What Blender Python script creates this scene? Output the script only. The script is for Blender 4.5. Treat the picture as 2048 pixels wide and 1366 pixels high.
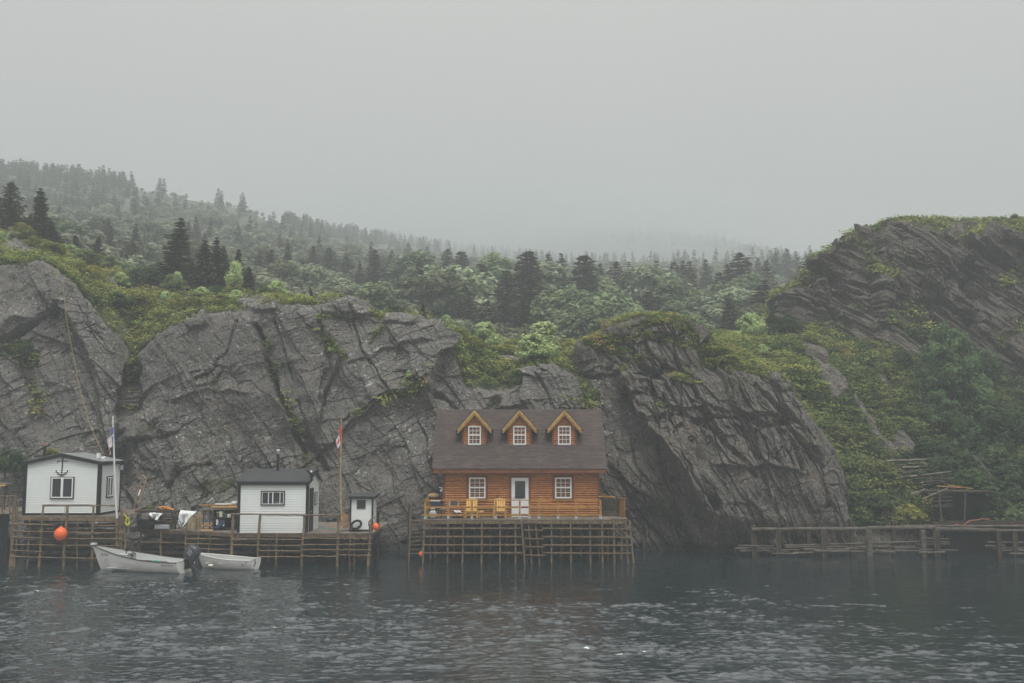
import bpy, math, random
import numpy as np
from mathutils import Vector, Matrix

for _o in list(bpy.data.objects):
    bpy.data.objects.remove(_o)
random.seed(7)
RNG = np.random.default_rng(11)
SC = bpy.context.scene
COL = SC.collection

# ---------------------------------------------------------------- camera
FPX = 1991.1                      # focal length in pixels of the 2048 px wide photograph (35 mm lens)
HOR = 886.0                       # horizon row
CAMZ = 6.0
TH = math.atan((HOR - 683.0) / FPX)
CT, ST = math.cos(TH), math.sin(TH)
cam_d = bpy.data.cameras.new('camera')
cam_d.lens = 35.0; cam_d.sensor_width = 36.0
cam_d.clip_start = 0.5; cam_d.clip_end = 4000
cam = bpy.data.objects.new('camera', cam_d)
cam.location = (0, 0, CAMZ)
cam.rotation_euler = (math.pi / 2 + TH, 0, 0)
COL.objects.link(cam)
SC.camera = cam

# ---------------------------------------------------------------- world (overcast sky)
SUN_EL, SUN_AZ = math.radians(67), math.radians(165)     # azimuth clockwise from +Y: behind the camera
W = bpy.data.worlds.new('World'); SC.world = W; W.use_nodes = True
nt = W.node_tree; nt.nodes.clear()
wo = nt.nodes.new('ShaderNodeOutputWorld'); bg = nt.nodes.new('ShaderNodeBackground')
sky = nt.nodes.new('ShaderNodeTexSky'); sky.sky_type = 'NISHITA'; sky.sun_disc = False
sky.sun_elevation = SUN_EL; sky.sun_rotation = SUN_AZ
sky.air_density = 1.0; sky.dust_density = 5.0
tc = nt.nodes.new('ShaderNodeTexCoord'); sx = nt.nodes.new('ShaderNodeSeparateXYZ')
nt.links.new(tc.outputs['Generated'], sx.inputs[0])
ramp = nt.nodes.new('ShaderNodeValToRGB')          # overcast cloud deck: brighter overhead
SKY_K = 1.0
def skc(v): return (v * 1.045, v * 0.99, v * 0.95, 1)
ramp.color_ramp.elements[0].position = 0.0; ramp.color_ramp.elements[0].color = skc(0.50)
ramp.color_ramp.elements[1].position = 1.0; ramp.color_ramp.elements[1].color = skc(1.55)
e = ramp.color_ramp.elements.new(0.25); e.color = skc(0.50)
e = ramp.color_ramp.elements.new(0.42); e.color = skc(0.60)
nt.links.new(sx.outputs['Z'], ramp.inputs[0])
cn = nt.nodes.new('ShaderNodeTexNoise'); cn.inputs['Scale'].default_value = 1.6; cn.inputs['Detail'].default_value = 3
nt.links.new(tc.outputs['Generated'], cn.inputs['Vector'])
mr = nt.nodes.new('ShaderNodeMapRange'); mr.inputs['From Min'].default_value = .3; mr.inputs['From Max'].default_value = .7
mr.inputs['To Min'].default_value = 10.4; mr.inputs['To Max'].default_value = 11.3
nt.links.new(cn.outputs['Fac'], mr.inputs['Value'])
vm = nt.nodes.new('ShaderNodeVectorMath'); vm.operation = 'SCALE'
nt.links.new(ramp.outputs['Color'], vm.inputs[0]); nt.links.new(mr.outputs['Result'], vm.inputs['Scale'])
mx = nt.nodes.new('ShaderNodeMix'); mx.data_type = 'RGBA'; mx.inputs['Factor'].default_value = 0.93
nt.links.new(sky.outputs[0], mx.inputs['A']); nt.links.new(vm.outputs[0], mx.inputs['B'])
nt.links.new(mx.outputs['Result'], bg.inputs['Color']); bg.inputs['Strength'].default_value = 0.1
nt.links.new(bg.outputs[0], wo.inputs['Surface'])

sd = bpy.data.lights.new('sun', 'SUN'); sd.energy = 3.6; sd.angle = math.radians(28); sd.color = (1, .985, .95); sd.specular_factor = .35
sun = bpy.data.objects.new('sun', sd); COL.objects.link(sun)
_d = Vector((math.sin(SUN_AZ) * math.cos(SUN_EL), math.cos(SUN_AZ) * math.cos(SUN_EL), math.sin(SUN_EL)))
sun.rotation_euler = _d.to_track_quat('Z', 'Y').to_euler()

SC.view_settings.view_transform = 'Standard'; SC.view_settings.look = 'None'
SC.view_settings.exposure = 0.0; SC.view_settings.gamma = 1.0
SC.cycles.use_denoising = True
SC.cycles.max_bounces = 6; SC.cycles.diffuse_bounces = 3; SC.cycles.glossy_bounces = 3
SC.cycles.transmission_bounces = 2; SC.cycles.transparent_max_bounces = 6; SC.cycles.volume_bounces = 2
SC.cycles.sample_clamp_indirect = 4.0

# haze box (the scene's air); sky stays outside
HAZE_DENSITY = 0.0022
HAZE_COLOR = (0.69, 0.75, 0.77)

# ---------------------------------------------------------------- helpers
def P(px, py, Y):
    dx = (px - 1024.0) / FPX; dy = (683.0 - py) / FPX
    k = Y / (CT - dy * ST)
    return Vector((dx * k, Y, CAMZ + (ST + dy * CT) * k))
def PN(px, py, Y):
    dx = (px - 1024.0) / FPX; dy = (683.0 - py) / FPX
    k = Y / (CT - dy * ST)
    return np.stack([dx * k, Y + 0 * k, CAMZ + (ST + dy * CT) * k], -1)
def pix(q):
    x = q[:, 0]; y = q[:, 1]; z = q[:, 2] - CAMZ
    d = y * CT + z * ST; u = -y * ST + z * CT
    return 1024 + FPX * x / d, 683 - FPX * u / d
def sst(a, b, x):
    t = np.clip((x - a) / (b - a), 0, 1); return t * t * (3 - 2 * t)

def tag(o, label=None, cat=None, group=None, kind=None):
    if label: o['label'] = label
    if cat: o['category'] = cat
    if group: o['group'] = group
    if kind: o['kind'] = kind
    return o
ORG = {}
def thing(name, loc, label, cat, group=None):
    o = bpy.data.objects.new(name, None); o.location = loc; o.empty_display_size = .2
    COL.objects.link(o); ORG[o.name] = Vector(loc); tag(o, label, cat, group); return o

class MB:
    def __init__(s): s.v = []; s.f = []; s.m = []; s.sm = []
    def add(s, vs, fs, m=0, smooth=False):
        b = len(s.v); s.v.extend([tuple(v) for v in vs])
        for f in fs: s.f.append([b + i for i in f]); s.m.append(m); s.sm.append(smooth)
        return s
    def box(s, x0, x1, y0, y1, z0, z1, m=0):
        return s.add([(x, y, z) for x in (x0, x1) for y in (y0, y1) for z in (z0, z1)],
                     [(0, 1, 3, 2), (4, 6, 7, 5), (0, 4, 5, 1), (2, 3, 7, 6), (0, 2, 6, 4), (1, 5, 7, 3)], m)
    def beam(s, p0, p1, w, h=None, m=0, up=(0, 0, 1)):
        h = h or w; p0 = Vector(p0); p1 = Vector(p1); d = (p1 - p0).normalized(); up = Vector(up)
        if abs(d.dot(up)) > .95: up = Vector((0, 1, 0))
        a = d.cross(up).normalized() * w / 2; b = a.normalized().cross(d) * h / 2
        vs = [p + i * a + j * b for p in (p0, p1) for i, j in ((-1, -1), (1, -1), (1, 1), (-1, 1))]
        return s.add(vs, [(0, 1, 2, 3), (7, 6, 5, 4), (0, 4, 5, 1), (1, 5, 6, 2), (2, 6, 7, 3), (3, 7, 4, 0)], m)
    def tube(s, path, r, n=8, m=0, cap=True, smooth=True):
        path = [Vector(p) for p in path]; K = len(path)
        rs = r if isinstance(r, (list, tuple)) else [r] * K
        vs = []; ref = None
        for i, p in enumerate(path):
            d = (path[min(i + 1, K - 1)] - path[max(i - 1, 0)]).normalized()
            if ref is None: ref = Vector((0, 0, 1)) if abs(d.z) < .9 else Vector((1, 0, 0))
            a = d.cross(ref).normalized(); b = a.cross(d).normalized(); ref = b
            for k in range(n):
                t = 2 * math.pi * k / n; vs.append(p + rs[i] * (math.cos(t) * a + math.sin(t) * b))
        fs = [(i * n + k, i * n + (k + 1) % n, (i + 1) * n + (k + 1) % n, (i + 1) * n + k) for i in range(K - 1) for k in range(n)]
        s.add(vs, fs, m, smooth)
        if cap: s.add(vs[:n], [tuple(range(n))[::-1]], m); s.add(vs[-n:], [tuple(range(n))], m)
        return s
    def pole(s, p0, p1, r, r1=None, wob=.02, k=6, n=7, m=0):
        p0 = Vector(p0); p1 = Vector(p1); r1 = r1 or r * .85
        path = []; rs = []
        for i in range(k + 1):
            t = i / k; q = p0.lerp(p1, t)
            if 0 < i < k: q = q + Vector((random.uniform(-wob, wob), random.uniform(-wob, wob), random.uniform(-wob, wob) * .5))
            path.append(q); rs.append((r + (r1 - r) * t) * random.uniform(.9, 1.1))
        return s.tube(path, rs, n, m)
    def sphere(s, c, r, m=0, nu=20, nv=12, sc=(1, 1, 1)):
        c = Vector(c); vs = []
        for j in range(nv + 1):
            a = math.pi * j / nv
            for i in range(nu):
                b = 2 * math.pi * i / nu
                vs.append(c + Vector((r * sc[0] * math.sin(a) * math.cos(b), r * sc[1] * math.sin(a) * math.sin(b), r * sc[2] * math.cos(a))))
        return s.add(vs, [(j * nu + i, (j + 1) * nu + i, (j + 1) * nu + (i + 1) % nu, j * nu + (i + 1) % nu) for j in range(nv) for i in range(nu)], m, True)
    def extr(s, poly, axis, a0, a1, m=0):
        # poly: list of 2-D points in the two other axes, extruded along axis ('x','y','z')
        def mk(p, a):
            return {'x': (a, p[0], p[1]), 'y': (p[0], a, p[1]), 'z': (p[0], p[1], a)}[axis]
        n = len(poly); vs = [mk(p, a0) for p in poly] + [mk(p, a1) for p in poly]
        return s.add(vs, [tuple(range(n)), tuple(range(2 * n - 1, n - 1, -1))] + [(i, (i + 1) % n, n + (i + 1) % n, n + i) for i in range(n)], m)
    def build(s, name, mats, parent=None, origin=None, bevel=0):
        if not isinstance(mats, (list, tuple)): mats = [mats]
        o3 = ORG[parent.name] if parent is not None else Vector(origin or (0, 0, 0))
        me = bpy.data.meshes.new(name)
        me.from_pydata([(v[0] - o3[0], v[1] - o3[1], v[2] - o3[2]) for v in s.v], [], s.f)
        for m in mats: me.materials.append(m)
        me.polygons.foreach_set('material_index', s.m); me.polygons.foreach_set('use_smooth', s.sm)
        me.update()
        o = bpy.data.objects.new(name, me); COL.objects.link(o)
        if parent is not None: o.parent = parent
        else: o.location = o3
        ORG[o.name] = o3.copy()
        if bevel:
            b = o.modifiers.new('bevel', 'BEVEL'); b.width = bevel; b.segments = 1; b.limit_method = 'ANGLE'
        return o

def mesh_np(name, V, F, mats, smooth=True, attrs=None, mi=None, link=True):
    me = bpy.data.meshes.new(name)
    V = np.asarray(V, np.float32); F = np.asarray(F, np.int32); n, k = F.shape
    me.vertices.add(len(V)); me.vertices.foreach_set('co', V.ravel())
    me.loops.add(n * k); me.loops.foreach_set('vertex_index', F.ravel())
    me.polygons.add(n); me.polygons.foreach_set('loop_start', np.arange(0, n * k, k, dtype=np.int32))
    me.polygons.foreach_set('use_smooth', np.full(n, smooth))
    for m in (mats if isinstance(mats, (list, tuple)) else [mats]): me.materials.append(m)
    if mi is not None: me.polygons.foreach_set('material_index', np.asarray(mi, np.int32))
    for a, (dom, val) in (attrs or {}).items():
        t = me.attributes.new(a, 'FLOAT', dom); t.data.foreach_set('value', np.asarray(val, np.float32))
    me.update(calc_edges=True)
    if not link: return me
    o = bpy.data.objects.new(name, me); COL.objects.link(o); ORG[o.name] = Vector((0, 0, 0)); return o

# ---- numpy noise
def _h(*a):
    h = np.uint32(2166136261) * np.ones(np.broadcast(*a).shape, np.uint32)
    for x in a:
        h = (h ^ np.asarray(x).astype(np.int64).astype(np.uint32)) * np.uint32(16777619)
        h ^= h >> np.uint32(13); h = h * np.uint32(0x5bd1e995); h ^= h >> np.uint32(15)
    return h.astype(np.float64) / 4294967295.0
def vnoise(x, y, z, seed=0):
    xi, yi, zi = np.floor(x), np.floor(y), np.floor(z)
    fx, fy, fz = x - xi, y - yi, z - zi
    fx, fy, fz = [t * t * t * (t * (t * 6 - 15) + 10) for t in (fx, fy, fz)]
    r = 0
    for i in (0, 1):
        for j in (0, 1):
            for k in (0, 1):
                w = (fx if i else 1 - fx) * (fy if j else 1 - fy) * (fz if k else 1 - fz)
                r = r + w * _h(xi + i, yi + j, zi + k, seed)
    return r * 2 - 1
def fbm(x, y, z, seed=0, o=4):
    r = 0; a = 1; f = 1; s = 0
    for i in range(o):
        r = r + a * vnoise(x * f + 7.3 * i, y * f + 3.1 * i, z * f, seed + i); s += a; a *= .5; f *= 2.03
    return r / s
def worley(a, b, seed=0):
    ai, bi = np.floor(a), np.floor(b)
    f1 = np.full(a.shape, 9.); f2 = np.full(a.shape, 9.); hid = np.zeros(a.shape); gx = np.zeros(a.shape); gy = np.zeros(a.shape)
    for i in (-1, 0, 1):
        for j in (-1, 0, 1):
            ca, cb = ai + i, bi + j
            dx = ca + .1 + .8 * _h(ca, cb, seed) - a; dy = cb + .1 + .8 * _h(ca, cb, seed + 1) - b
            d = np.maximum(np.abs(dx) * 1.05 + .25 * np.abs(dy), np.abs(dy)) * .6 + .4 * np.sqrt(dx * dx + dy * dy)
            c = d < f1
            f2 = np.where(c, f1, np.minimum(f2, d)); f1 = np.where(c, d, f1)
            hid = np.where(c, _h(ca, cb, seed + 2), hid); gx = np.where(c, dx, gx); gy = np.where(c, dy, gy)
    return f1, f2, hid, gx, gy
# ---------------------------------------------------------------- materials
def new_mat(name):
    m = bpy.data.materials.new(name); m.use_nodes = True; t = m.node_tree; t.nodes.clear()
    out = t.nodes.new('ShaderNodeOutputMaterial'); b = t.nodes.new('ShaderNodeBsdfPrincipled')
    t.links.new(b.outputs[0], out.inputs['Surface']); return m, t, b, out
class NT:
    """tiny node helper"""
    def __init__(s, t): s.t = t
    def n(s, typ, **kw):
        x = s.t.nodes.new(typ)
        for k, v in kw.items(): setattr(x, k, v)
        return x
    def put(s, sock, v):
        if hasattr(v, 'is_output') or isinstance(v, bpy.types.NodeSocket): s.t.links.new(v, sock)
        else: sock.default_value = v
    def coord(s, kind='Object'):
        return s.n('ShaderNodeTexCoord').outputs[kind]
    def map(s, vec, scale=(1, 1, 1), rot=(0, 0, 0), loc=(0, 0, 0)):
        m = s.n('ShaderNodeMapping'); s.put(m.inputs[0], vec); m.inputs['Scale'].default_value = scale
        m.inputs['Rotation'].default_value = rot; m.inputs['Location'].default_value = loc; return m.outputs[0]
    def noise(s, vec, scale, detail=4, rough=.55, dist=0):
        x = s.n('ShaderNodeTexNoise'); s.put(x.inputs['Vector'], vec); x.inputs['Scale'].default_value = scale
        x.inputs['Detail'].default_value = detail; x.inputs['Roughness'].default_value = rough
        x.inputs['Distortion'].default_value = dist; return x.outputs['Fac']
    def voro(s, vec, scale, feature='F1', out='Distance', rnd=1):
        x = s.n('ShaderNodeTexVoronoi', feature=feature); s.put(x.inputs['Vector'], vec)
        x.inputs['Scale'].default_value = scale; x.inputs['Randomness'].default_value = rnd; return x.outputs[out]
    def math(s, op, a, b=0, c=0, clamp=False):
        x = s.n('ShaderNodeMath', operation=op, use_clamp=clamp); s.put(x.inputs[0], a); s.put(x.inputs[1], b)
        if len(x.inputs) > 2: s.put(x.inputs[2], c)
        return x.outputs[0]
    def rng(s, v, a, b, c=0, d=1, smooth=True):
        x = s.n('ShaderNodeMapRange'); x.interpolation_type = 'SMOOTHSTEP' if smooth else 'LINEAR'
        s.put(x.inputs['Value'], v)
        for k, q in zip(('From Min', 'From Max', 'To Min', 'To Max'), (a, b, c, d)): x.inputs[k].default_value = q
        return x.outputs['Result']
    def mix(s, f, a, b, mode='MIX'):
        x = s.n('ShaderNodeMix', data_type='RGBA', blend_type=mode); s.put(x.inputs['Factor'], f)
        s.put(x.inputs['A'], a if not isinstance(a, tuple) or len(a) == 4 else a + (1,))
        s.put(x.inputs['B'], b if not isinstance(b, tuple) or len(b) == 4 else b + (1,)); return x.outputs['Result']
    def ramp(s, v, stops):
        x = s.n('ShaderNodeValToRGB'); s.put(x.inputs[0], v); els = x.color_ramp.elements
        while len(els) < len(stops): els.new(.5)
        for e_, (p, c) in zip(els, stops): e_.position = p; e_.color = c + (1,)
        return x.outputs[0]
    def bump(s, h, strength, dist, normal=None):
        x = s.n('ShaderNodeBump'); s.put(x.inputs['Height'], h); x.inputs['Strength'].default_value = strength
        x.inputs['Distance'].default_value = dist
        if normal is not None: s.t.links.new(normal, x.inputs['Normal'])
        return x.outputs[0]
    def attr(s, name): return s.n('ShaderNodeAttribute', attribute_name=name).outputs['Fac']
    def sep(s, v):
        x = s.n('ShaderNodeSeparateXYZ'); s.put(x.inputs[0], v); return x.outputs
    def rnd(s): return s.n('ShaderNodeObjectInfo').outputs['Random']

def simple(name, col, rough=.7, var=.15, scale=6, metal=0, bump=0, stretch=(1, 1, 1), spec=.3):
    m, t, b, _ = new_mat(name); N = NT(t)
    v = N.map(N.coord(), stretch); n = N.noise(v, scale, 4)
    c = N.mix(n, tuple(x * (1 - var) for x in col), tuple(min(1, x * (1 + var)) for x in col))
    n2 = N.rng(N.noise(v, scale * .23, 3), .35, .7)
    c = N.mix(N.math('MULTIPLY', n2, var), c, tuple(x * .5 for x in col))
    N.put(b.inputs['Base Color'], c); b.inputs['Roughness'].default_value = rough
    b.inputs['Metallic'].default_value = metal; b.inputs['Specular IOR Level'].default_value = spec
    if bump: N.put(b.inputs['Normal'], N.bump(n, 1, bump))
    return m

def rock_material(name, phi, c1, c2, red, lich_amt, red_amt=.5, slab=0.0):
    m, t, b, _ = new_mat(name); N = NT(t); co = N.coord()
    R = (0, math.radians(phi), 0)         # rotate so X runs along the bedding
    wv = N.map(co, (1, 1, 1), R)
    wn = N.n('ShaderNodeTexNoise'); N.put(wn.inputs['Vector'], co); wn.inputs['Scale'].default_value = .8; wn.inputs['Detail'].default_value = 3
    ad = N.n('ShaderNodeVectorMath', operation='MULTIPLY_ADD'); N.put(ad.inputs[0], wn.outputs['Color']); ad.inputs[1].default_value = (.8, .5, .8); N.put(ad.inputs[2], wv)
    bed = N.map(ad.outputs[0], (.5, 1, 1.5))
    n1 = N.noise(bed, 1.1, 6, .65); n2 = N.noise(co, .5, 4); n3 = N.noise(bed, 7, 5, .7)
    c = N.mix(N.rng(n1, .3, .7), c1, c2)
    c = N.mix(N.math('MULTIPLY', N.rng(N.noise(bed, .55, 4), .52, .68), red_amt), c, red)
    c = N.mix(N.rng(n2, .42, .66, 0, .55), c, tuple(x * .55 for x in c1))
    c = N.mix(N.rng(n3, .35, .75, 0, .5), c, tuple(x * 1.5 for x in c2))
    gr = N.noise(co, 7.5, 6, .75); c = N.mix(N.rng(gr, .36, .66, 0, .8), N.mix(.5, c, tuple(x * .45 for x in c1)), N.mix(.4, c, tuple(min(1, x * 1.7) for x in c2)))
    # joints and hairline cracks, sunk by the bump alone
    j1 = N.voro(N.map(ad.outputs[0], (.5, .6, 1.35)), 1.25, 'DISTANCE_TO_EDGE')
    j2 = N.voro(N.map(ad.outputs[0], (.8, .9, 2.2)), 3.4, 'DISTANCE_TO_EDGE')
    # pale lichen: small specks in patches, and larger blotches
    lp = N.rng(N.noise(co, .42, 4, .6), .43, .58)
    sp = N.rng(N.voro(co, 4.0), .34, .20); sp = N.math('MULTIPLY', sp, N.rng(N.noise(co, 2.6, 3), .45, .6))
    sp2 = N.rng(N.voro(N.map(co, (1, 1, 1), (0, 0, 0), (3, 3, 3)), 10), .30, .15)
    sp2 = N.math('MULTIPLY', sp2, N.rng(N.noise(co, 5, 2), .5, .6))
    l = N.math('MAXIMUM', N.math('MULTIPLY', sp, lp), N.math('MULTIPLY', sp2, N.rng(N.noise(co, .8, 3), .4, .6)))
    bl = N.rng(N.noise(bed, 2.2, 6, .7), .56, .66); l = N.math('MAXIMUM', l, N.math('MULTIPLY', bl, N.rng(n2, .50, .62)))
    c = N.mix(N.math('MULTIPLY', l, lich_amt), c, (.46, .47, .43))
    # moss from vertex mask
    veg = N.math('ADD', N.attr('veg'), N.math('MULTIPLY', N.math('SUBTRACT', N.noise(co, 2.5, 5, .65), .5), 1.1))
    vm_ = N.rng(veg, .42, .58)
    vc = N.ramp(N.noise(co, 1.7, 5, .7), [(.3, (.030, .040, .014)), (.5, (.060, .072, .020)), (.62, (.105, .105, .028)), (.72, (.11, .075, .03))])
    c = N.mix(vm_, c, vc)
    # tidal band: wet dark weed at the waterline
    z = N.sep(co)[2]; tide = N.rng(N.math('ADD', z, N.math('MULTIPLY', N.noise(co, 1.5, 4), -.5)), .45, .0)
    c = N.mix(N.math('MULTIPLY', tide, .85), c, (.022, .022, .018))
    N.put(b.inputs['Base Color'], c)
    N.put(b.inputs['Roughness'], N.rng(n2, .3, .7, .55, .9)); b.inputs['Specular IOR Level'].default_value = .35
    h = N.math('ADD', N.math('MULTIPLY', n1, .5), N.math('MULTIPLY', n3, .22))
    h = N.math('ADD', h, N.math('MULTIPLY', N.rng(j1, 0, .045), .40 - .30 * slab))
    h = N.math('ADD', h, N.math('MULTIPLY', N.rng(j2, 0, .06), .12 - .08 * slab))
    h = N.math('ADD', h, N.math('MULTIPLY', gr, .5))
    N.put(b.inputs['Normal'], N.bump(h, 1.0, .22))
    return m
M = {}
M['cliff'] = rock_material('cliff_rock', 17, (.083, .079, .073), (.214, .204, .188), (.16, .11, .085), .95, .35, .6)
M['buttress'] = rock_material('buttress_rock', -69, (.062, .058, .052), (.190, .174, .152), (.17, .112, .082), .45, .7)
M['crag'] = rock_material('crag_rock', -42, (.060, .053, .046), (.140, .121, .103), (.12, .08, .06), .25, .5)

GREEN_K = 2.1
def foliage_mat(name, stops, hue=.25, trans=.3, flower=None):
    m = bpy.data.materials.new(name); m.use_nodes = True; t = m.node_tree; t.nodes.clear(); N = NT(t)
    out = N.n('ShaderNodeOutputMaterial')
    c = N.ramp(N.attr('tint'), [(q_, tuple(v_ * GREEN_K for v_ in c_)) for q_, c_ in stops])
    r = N.rnd(); hs = N.n('ShaderNodeHueSaturation'); N.put(hs.inputs['Color'], c)
    N.put(hs.inputs['Value'], N.rng(r, 0, 1, 1 - hue, 1 + hue, False))
    N.put(hs.inputs['Hue'], N.rng(N.math('FRACT', N.math('MULTIPLY', r, 7.3)), 0, 1, .5 - .022 * hue / .25, .5 + .012 * hue / .25, False))
    c = hs.outputs[0]
    if flower: c = N.mix(N.rng(N.attr('tint'), .985, .99), c, flower)
    d = N.n('ShaderNodeBsdfDiffuse'); N.put(d.inputs['Color'], c)
    tr = N.n('ShaderNodeBsdfTranslucent'); N.put(tr.inputs['Color'], c)
    ms = N.n('ShaderNodeMixShader'); ms.inputs[0].default_value = trans
    t.links.new(d.outputs[0], ms.inputs[1]); t.links.new(tr.outputs[0], ms.inputs[2]); t.links.new(ms.outputs[0], out.inputs['Surface'])
    return m
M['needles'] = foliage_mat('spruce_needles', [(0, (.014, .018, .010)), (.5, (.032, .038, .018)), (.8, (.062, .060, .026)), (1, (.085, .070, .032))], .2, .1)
M['needles_brown'] = foliage_mat('brown_spruce_needles', [(0, (.026, .025, .018)), (.5, (.055, .047, .033)), (1, (.095, .074, .048))], .25, .1)
M['leaf_green'] = foliage_mat('green_leaves', [(0, (.034, .046, .020)), (.5, (.082, .106, .045)), (.97, (.150, .178, .075)), (1, (.16, .19, .08))], .2, .35)
M['leaf_pale'] = foliage_mat('pale_leaves', [(0, (.08, .11, .05)), (.5, (.22, .285, .125)), (.97, (.36, .44, .21)), (1, (.36, .44, .21))], .15, .35, (.55, .60, .44))
M['leaf_sage'] = foliage_mat('sage_scrub', [(0, (.050, .055, .040)), (.5, (.105, .115, .080)), (1, (.18, .19, .135))], .15, .3)  # grey and lightened: distance haze painted into the leaf colour
M['wood_green'] = foliage_mat('wood_green_leaves', [(0, (.034, .046, .026)), (.5, (.088, .115, .062)), (1, (.155, .19, .106))], .2, .3)  # wood leaves: greyer copies of the near leaves, haze mixed into their colour
M['wood_pale'] = foliage_mat('wood_pale_leaves', [(0, (.050, .064, .040)), (.5, (.135, .165, .102)), (.97, (.22, .26, .165)), (1, (.23, .27, .17))], .15, .3, (.24, .26, .20))
M['wood_olive'] = foliage_mat('wood_olive_leaves', [(0, (.030, .034, .022)), (.5, (.070, .078, .045)), (1, (.125, .132, .080))], .2, .3)
M['leaf_fresh'] = foliage_mat('fresh_green_leaves', [(0, (.026, .046, .022)), (.5, (.060, .100, .046)), (1, (.11, .165, .075))], .1, .4)
M['leaf_olive'] = foliage_mat('olive_leaves', [(0, (.040, .046, .016)), (.5, (.105, .115, .034)), (1, (.20, .20, .055))], .2, .3)
M['leaf_dark'] = foliage_mat('dark_leaves', [(0, (.014, .024, .013)), (.5, (.032, .052, .024)), (1, (.062, .092, .038))], .2, .3)
M['mat_green'] = foliage_mat('juniper_mat', [(0, (.014, .020, .008)), (.3, (.040, .056, .017)), (.6, (.095, .122, .036)), (.87, (.175, .185, .055)), (1, (.15, .105, .042))], 0, .25)
M['mat_dark'] = foliage_mat('shade_tinted_juniper_mat', [(0, (.010, .018, .009)), (.4, (.026, .042, .017)), (.8, (.068, .088, .030)), (1, (.095, .10, .034))], 0, .25)  # dark copy of the juniper colours, shade of the right slope painted in
M['bark'] = simple('bark', (.075, .062, .05), .9, .3, 14, bump=.02, stretch=(1, 1, .3))
M['birch'] = simple('pale_bark', (.20, .19, .16), .8, .3, 10)

# ---------------------------------------------------------------- terrain
ROWY = {}
def macro_grid(cols, nx, rows_n, smooth=2):
    """cols: [(px, [(py, Y), ...])]; returns positions (nt, nx, 3), column px, row parameter"""
    xs = np.array([c[0] for c in cols], float); K = len(cols[0][1])
    py = np.array([[r[0] for r in c[1]] for c in cols], float); Y = np.array([[r[1] for r in c[1]] for c in cols], float)
    sx_ = np.linspace(xs[0], xs[-1], nx)
    pyi = np.stack([np.interp(sx_, xs, py[:, k]) for k in range(K)]); Yi = np.stack([np.interp(sx_, xs, Y[:, k]) for k in range(K)])
    tt = np.concatenate([np.linspace(k, k + 1, n, endpoint=False) for k, n in enumerate(rows_n)] + [[K - 1]])
    k0 = np.clip(np.floor(tt).astype(int), 0, K - 2); fr = (tt - k0)[:, None]
    W0 = PN(sx_[None, :], pyi, Yi)
    G = W0[k0] * (1 - fr)[..., None] + W0[k0 + 1] * fr[..., None]
    for _ in range(smooth):
        G[1:-1] = (G[:-2] + 2 * G[1:-1] + G[2:]) / 4
        G[:, 1:-1] = (G[:, :-2] + 2 * G[:, 1:-1] + G[:, 2:]) / 4
    return G, sx_, tt, W0
def grid_normals(G):
    du = np.gradient(G, axis=1); dv = np.gradient(G, axis=0); n = np.cross(du, dv)
    n /= np.linalg.norm(n, axis=-1, keepdims=True) + 1e-9; return n
def grid_faces(nt_, nx):
    i = np.arange(nt_ - 1)[:, None] * nx + np.arange(nx - 1)[None, :]; i = i.ravel()
    return np.stack([i, i + 1, i + nx + 1, i + nx], 1)
def seg_dist(px, py, line):
    d = np.full(px.shape, 1e9)
    for (x0, y0), (x1, y1) in zip(line[:-1], line[1:]):
        vx, vy = x1 - x0, y1 - y0; t = np.clip(((px - x0) * vx + (py - y0) * vy) / (vx * vx + vy * vy), 0, 1)
        d = np.minimum(d, np.hypot(px - x0 - t * vx, py - y0 - t * vy))
    return d
def rockdisp(q, phi, seed, A=1.0, blocks=1.0, mod=None, phi2=None, ck=1.0):
    phi2 = phi if phi2 is None else phi2
    x, y, z = q[:, 0], q[:, 1], q[:, 2]; c, s = math.cos(math.radians(phi)), math.sin(math.radians(phi))
    a = x * c + z * s; b = -x * s + z * c + .4 * y
    w1 = fbm(x * .22, y * .22, z * .22, seed, 3); w2 = fbm(x * .9, y * .9, z * .9, seed + 9, 3)
    b = b + .75 * w1 + .12 * w2; a = a + .8 * fbm(x * .25, y * .25, z * .25, seed + 5, 2)
    d = .75 * w1 + .10 * w2
    for w, amp, L in ((2.1, .42, 9.), (.8, .24, 4.), (.27, .05, 2.)):
        k = b / w; i = np.floor(k); fr = k - i; j = np.floor(a / L + 5 * _h(i, 0, seed))
        hh = _h(i, j, seed + 3); sg = np.where(_h(i, 1, seed) > .35, 1, -1)
        d = d + amp * ((hh - .5) + .55 * sg * (fr - .5)) * A
    m = 1 if mod is None else mod
    c2, s2 = math.cos(math.radians(phi2)), math.sin(math.radians(phi2))
    a2 = x * c2 + z * s2 + .5 * w1 * 2; b2 = -x * s2 + z * c2 + .4 * y + .9 * w1
    for La, Lb, amp, cr, til, aa, bb in ((4.4, 1.7, .40, .42, .9, a, b), (2.1, .75, .22, .30, 1.0, a, b), (1.3, .42, .10, .10, 1.1, a2, b2), (.5, .2, .04, .02, 1.0, a2, b2)):
        f1, f2, hid, gx, gy = worley(aa / La + .06 * w2, bb / Lb + .03 * w2, seed + 20 + int(La * 10))
        ckm = ck * (.15 + 1.1 * sst(-.1, .45, fbm(x * .35, y * .35, z * .35, seed + 44, 2))); e_ = f2 - f1; h2_ = (hid * 7.13) % 1; h3_ = (hid * 13.7) % 1
        d = d + (amp * (hid - .5) + amp * til * (gx * (h2_ - .5) * 2 + gy * (h3_ - .35) * 2) - cr * ckm * (1 - sst(0, .065 if La > 2 else .10, e_)) * (hid * .8 + .4)) * blocks * m
    d = d + .03 * fbm(x * 4, y * 4, z * 4, seed + 30, 3)
    return d

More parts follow.
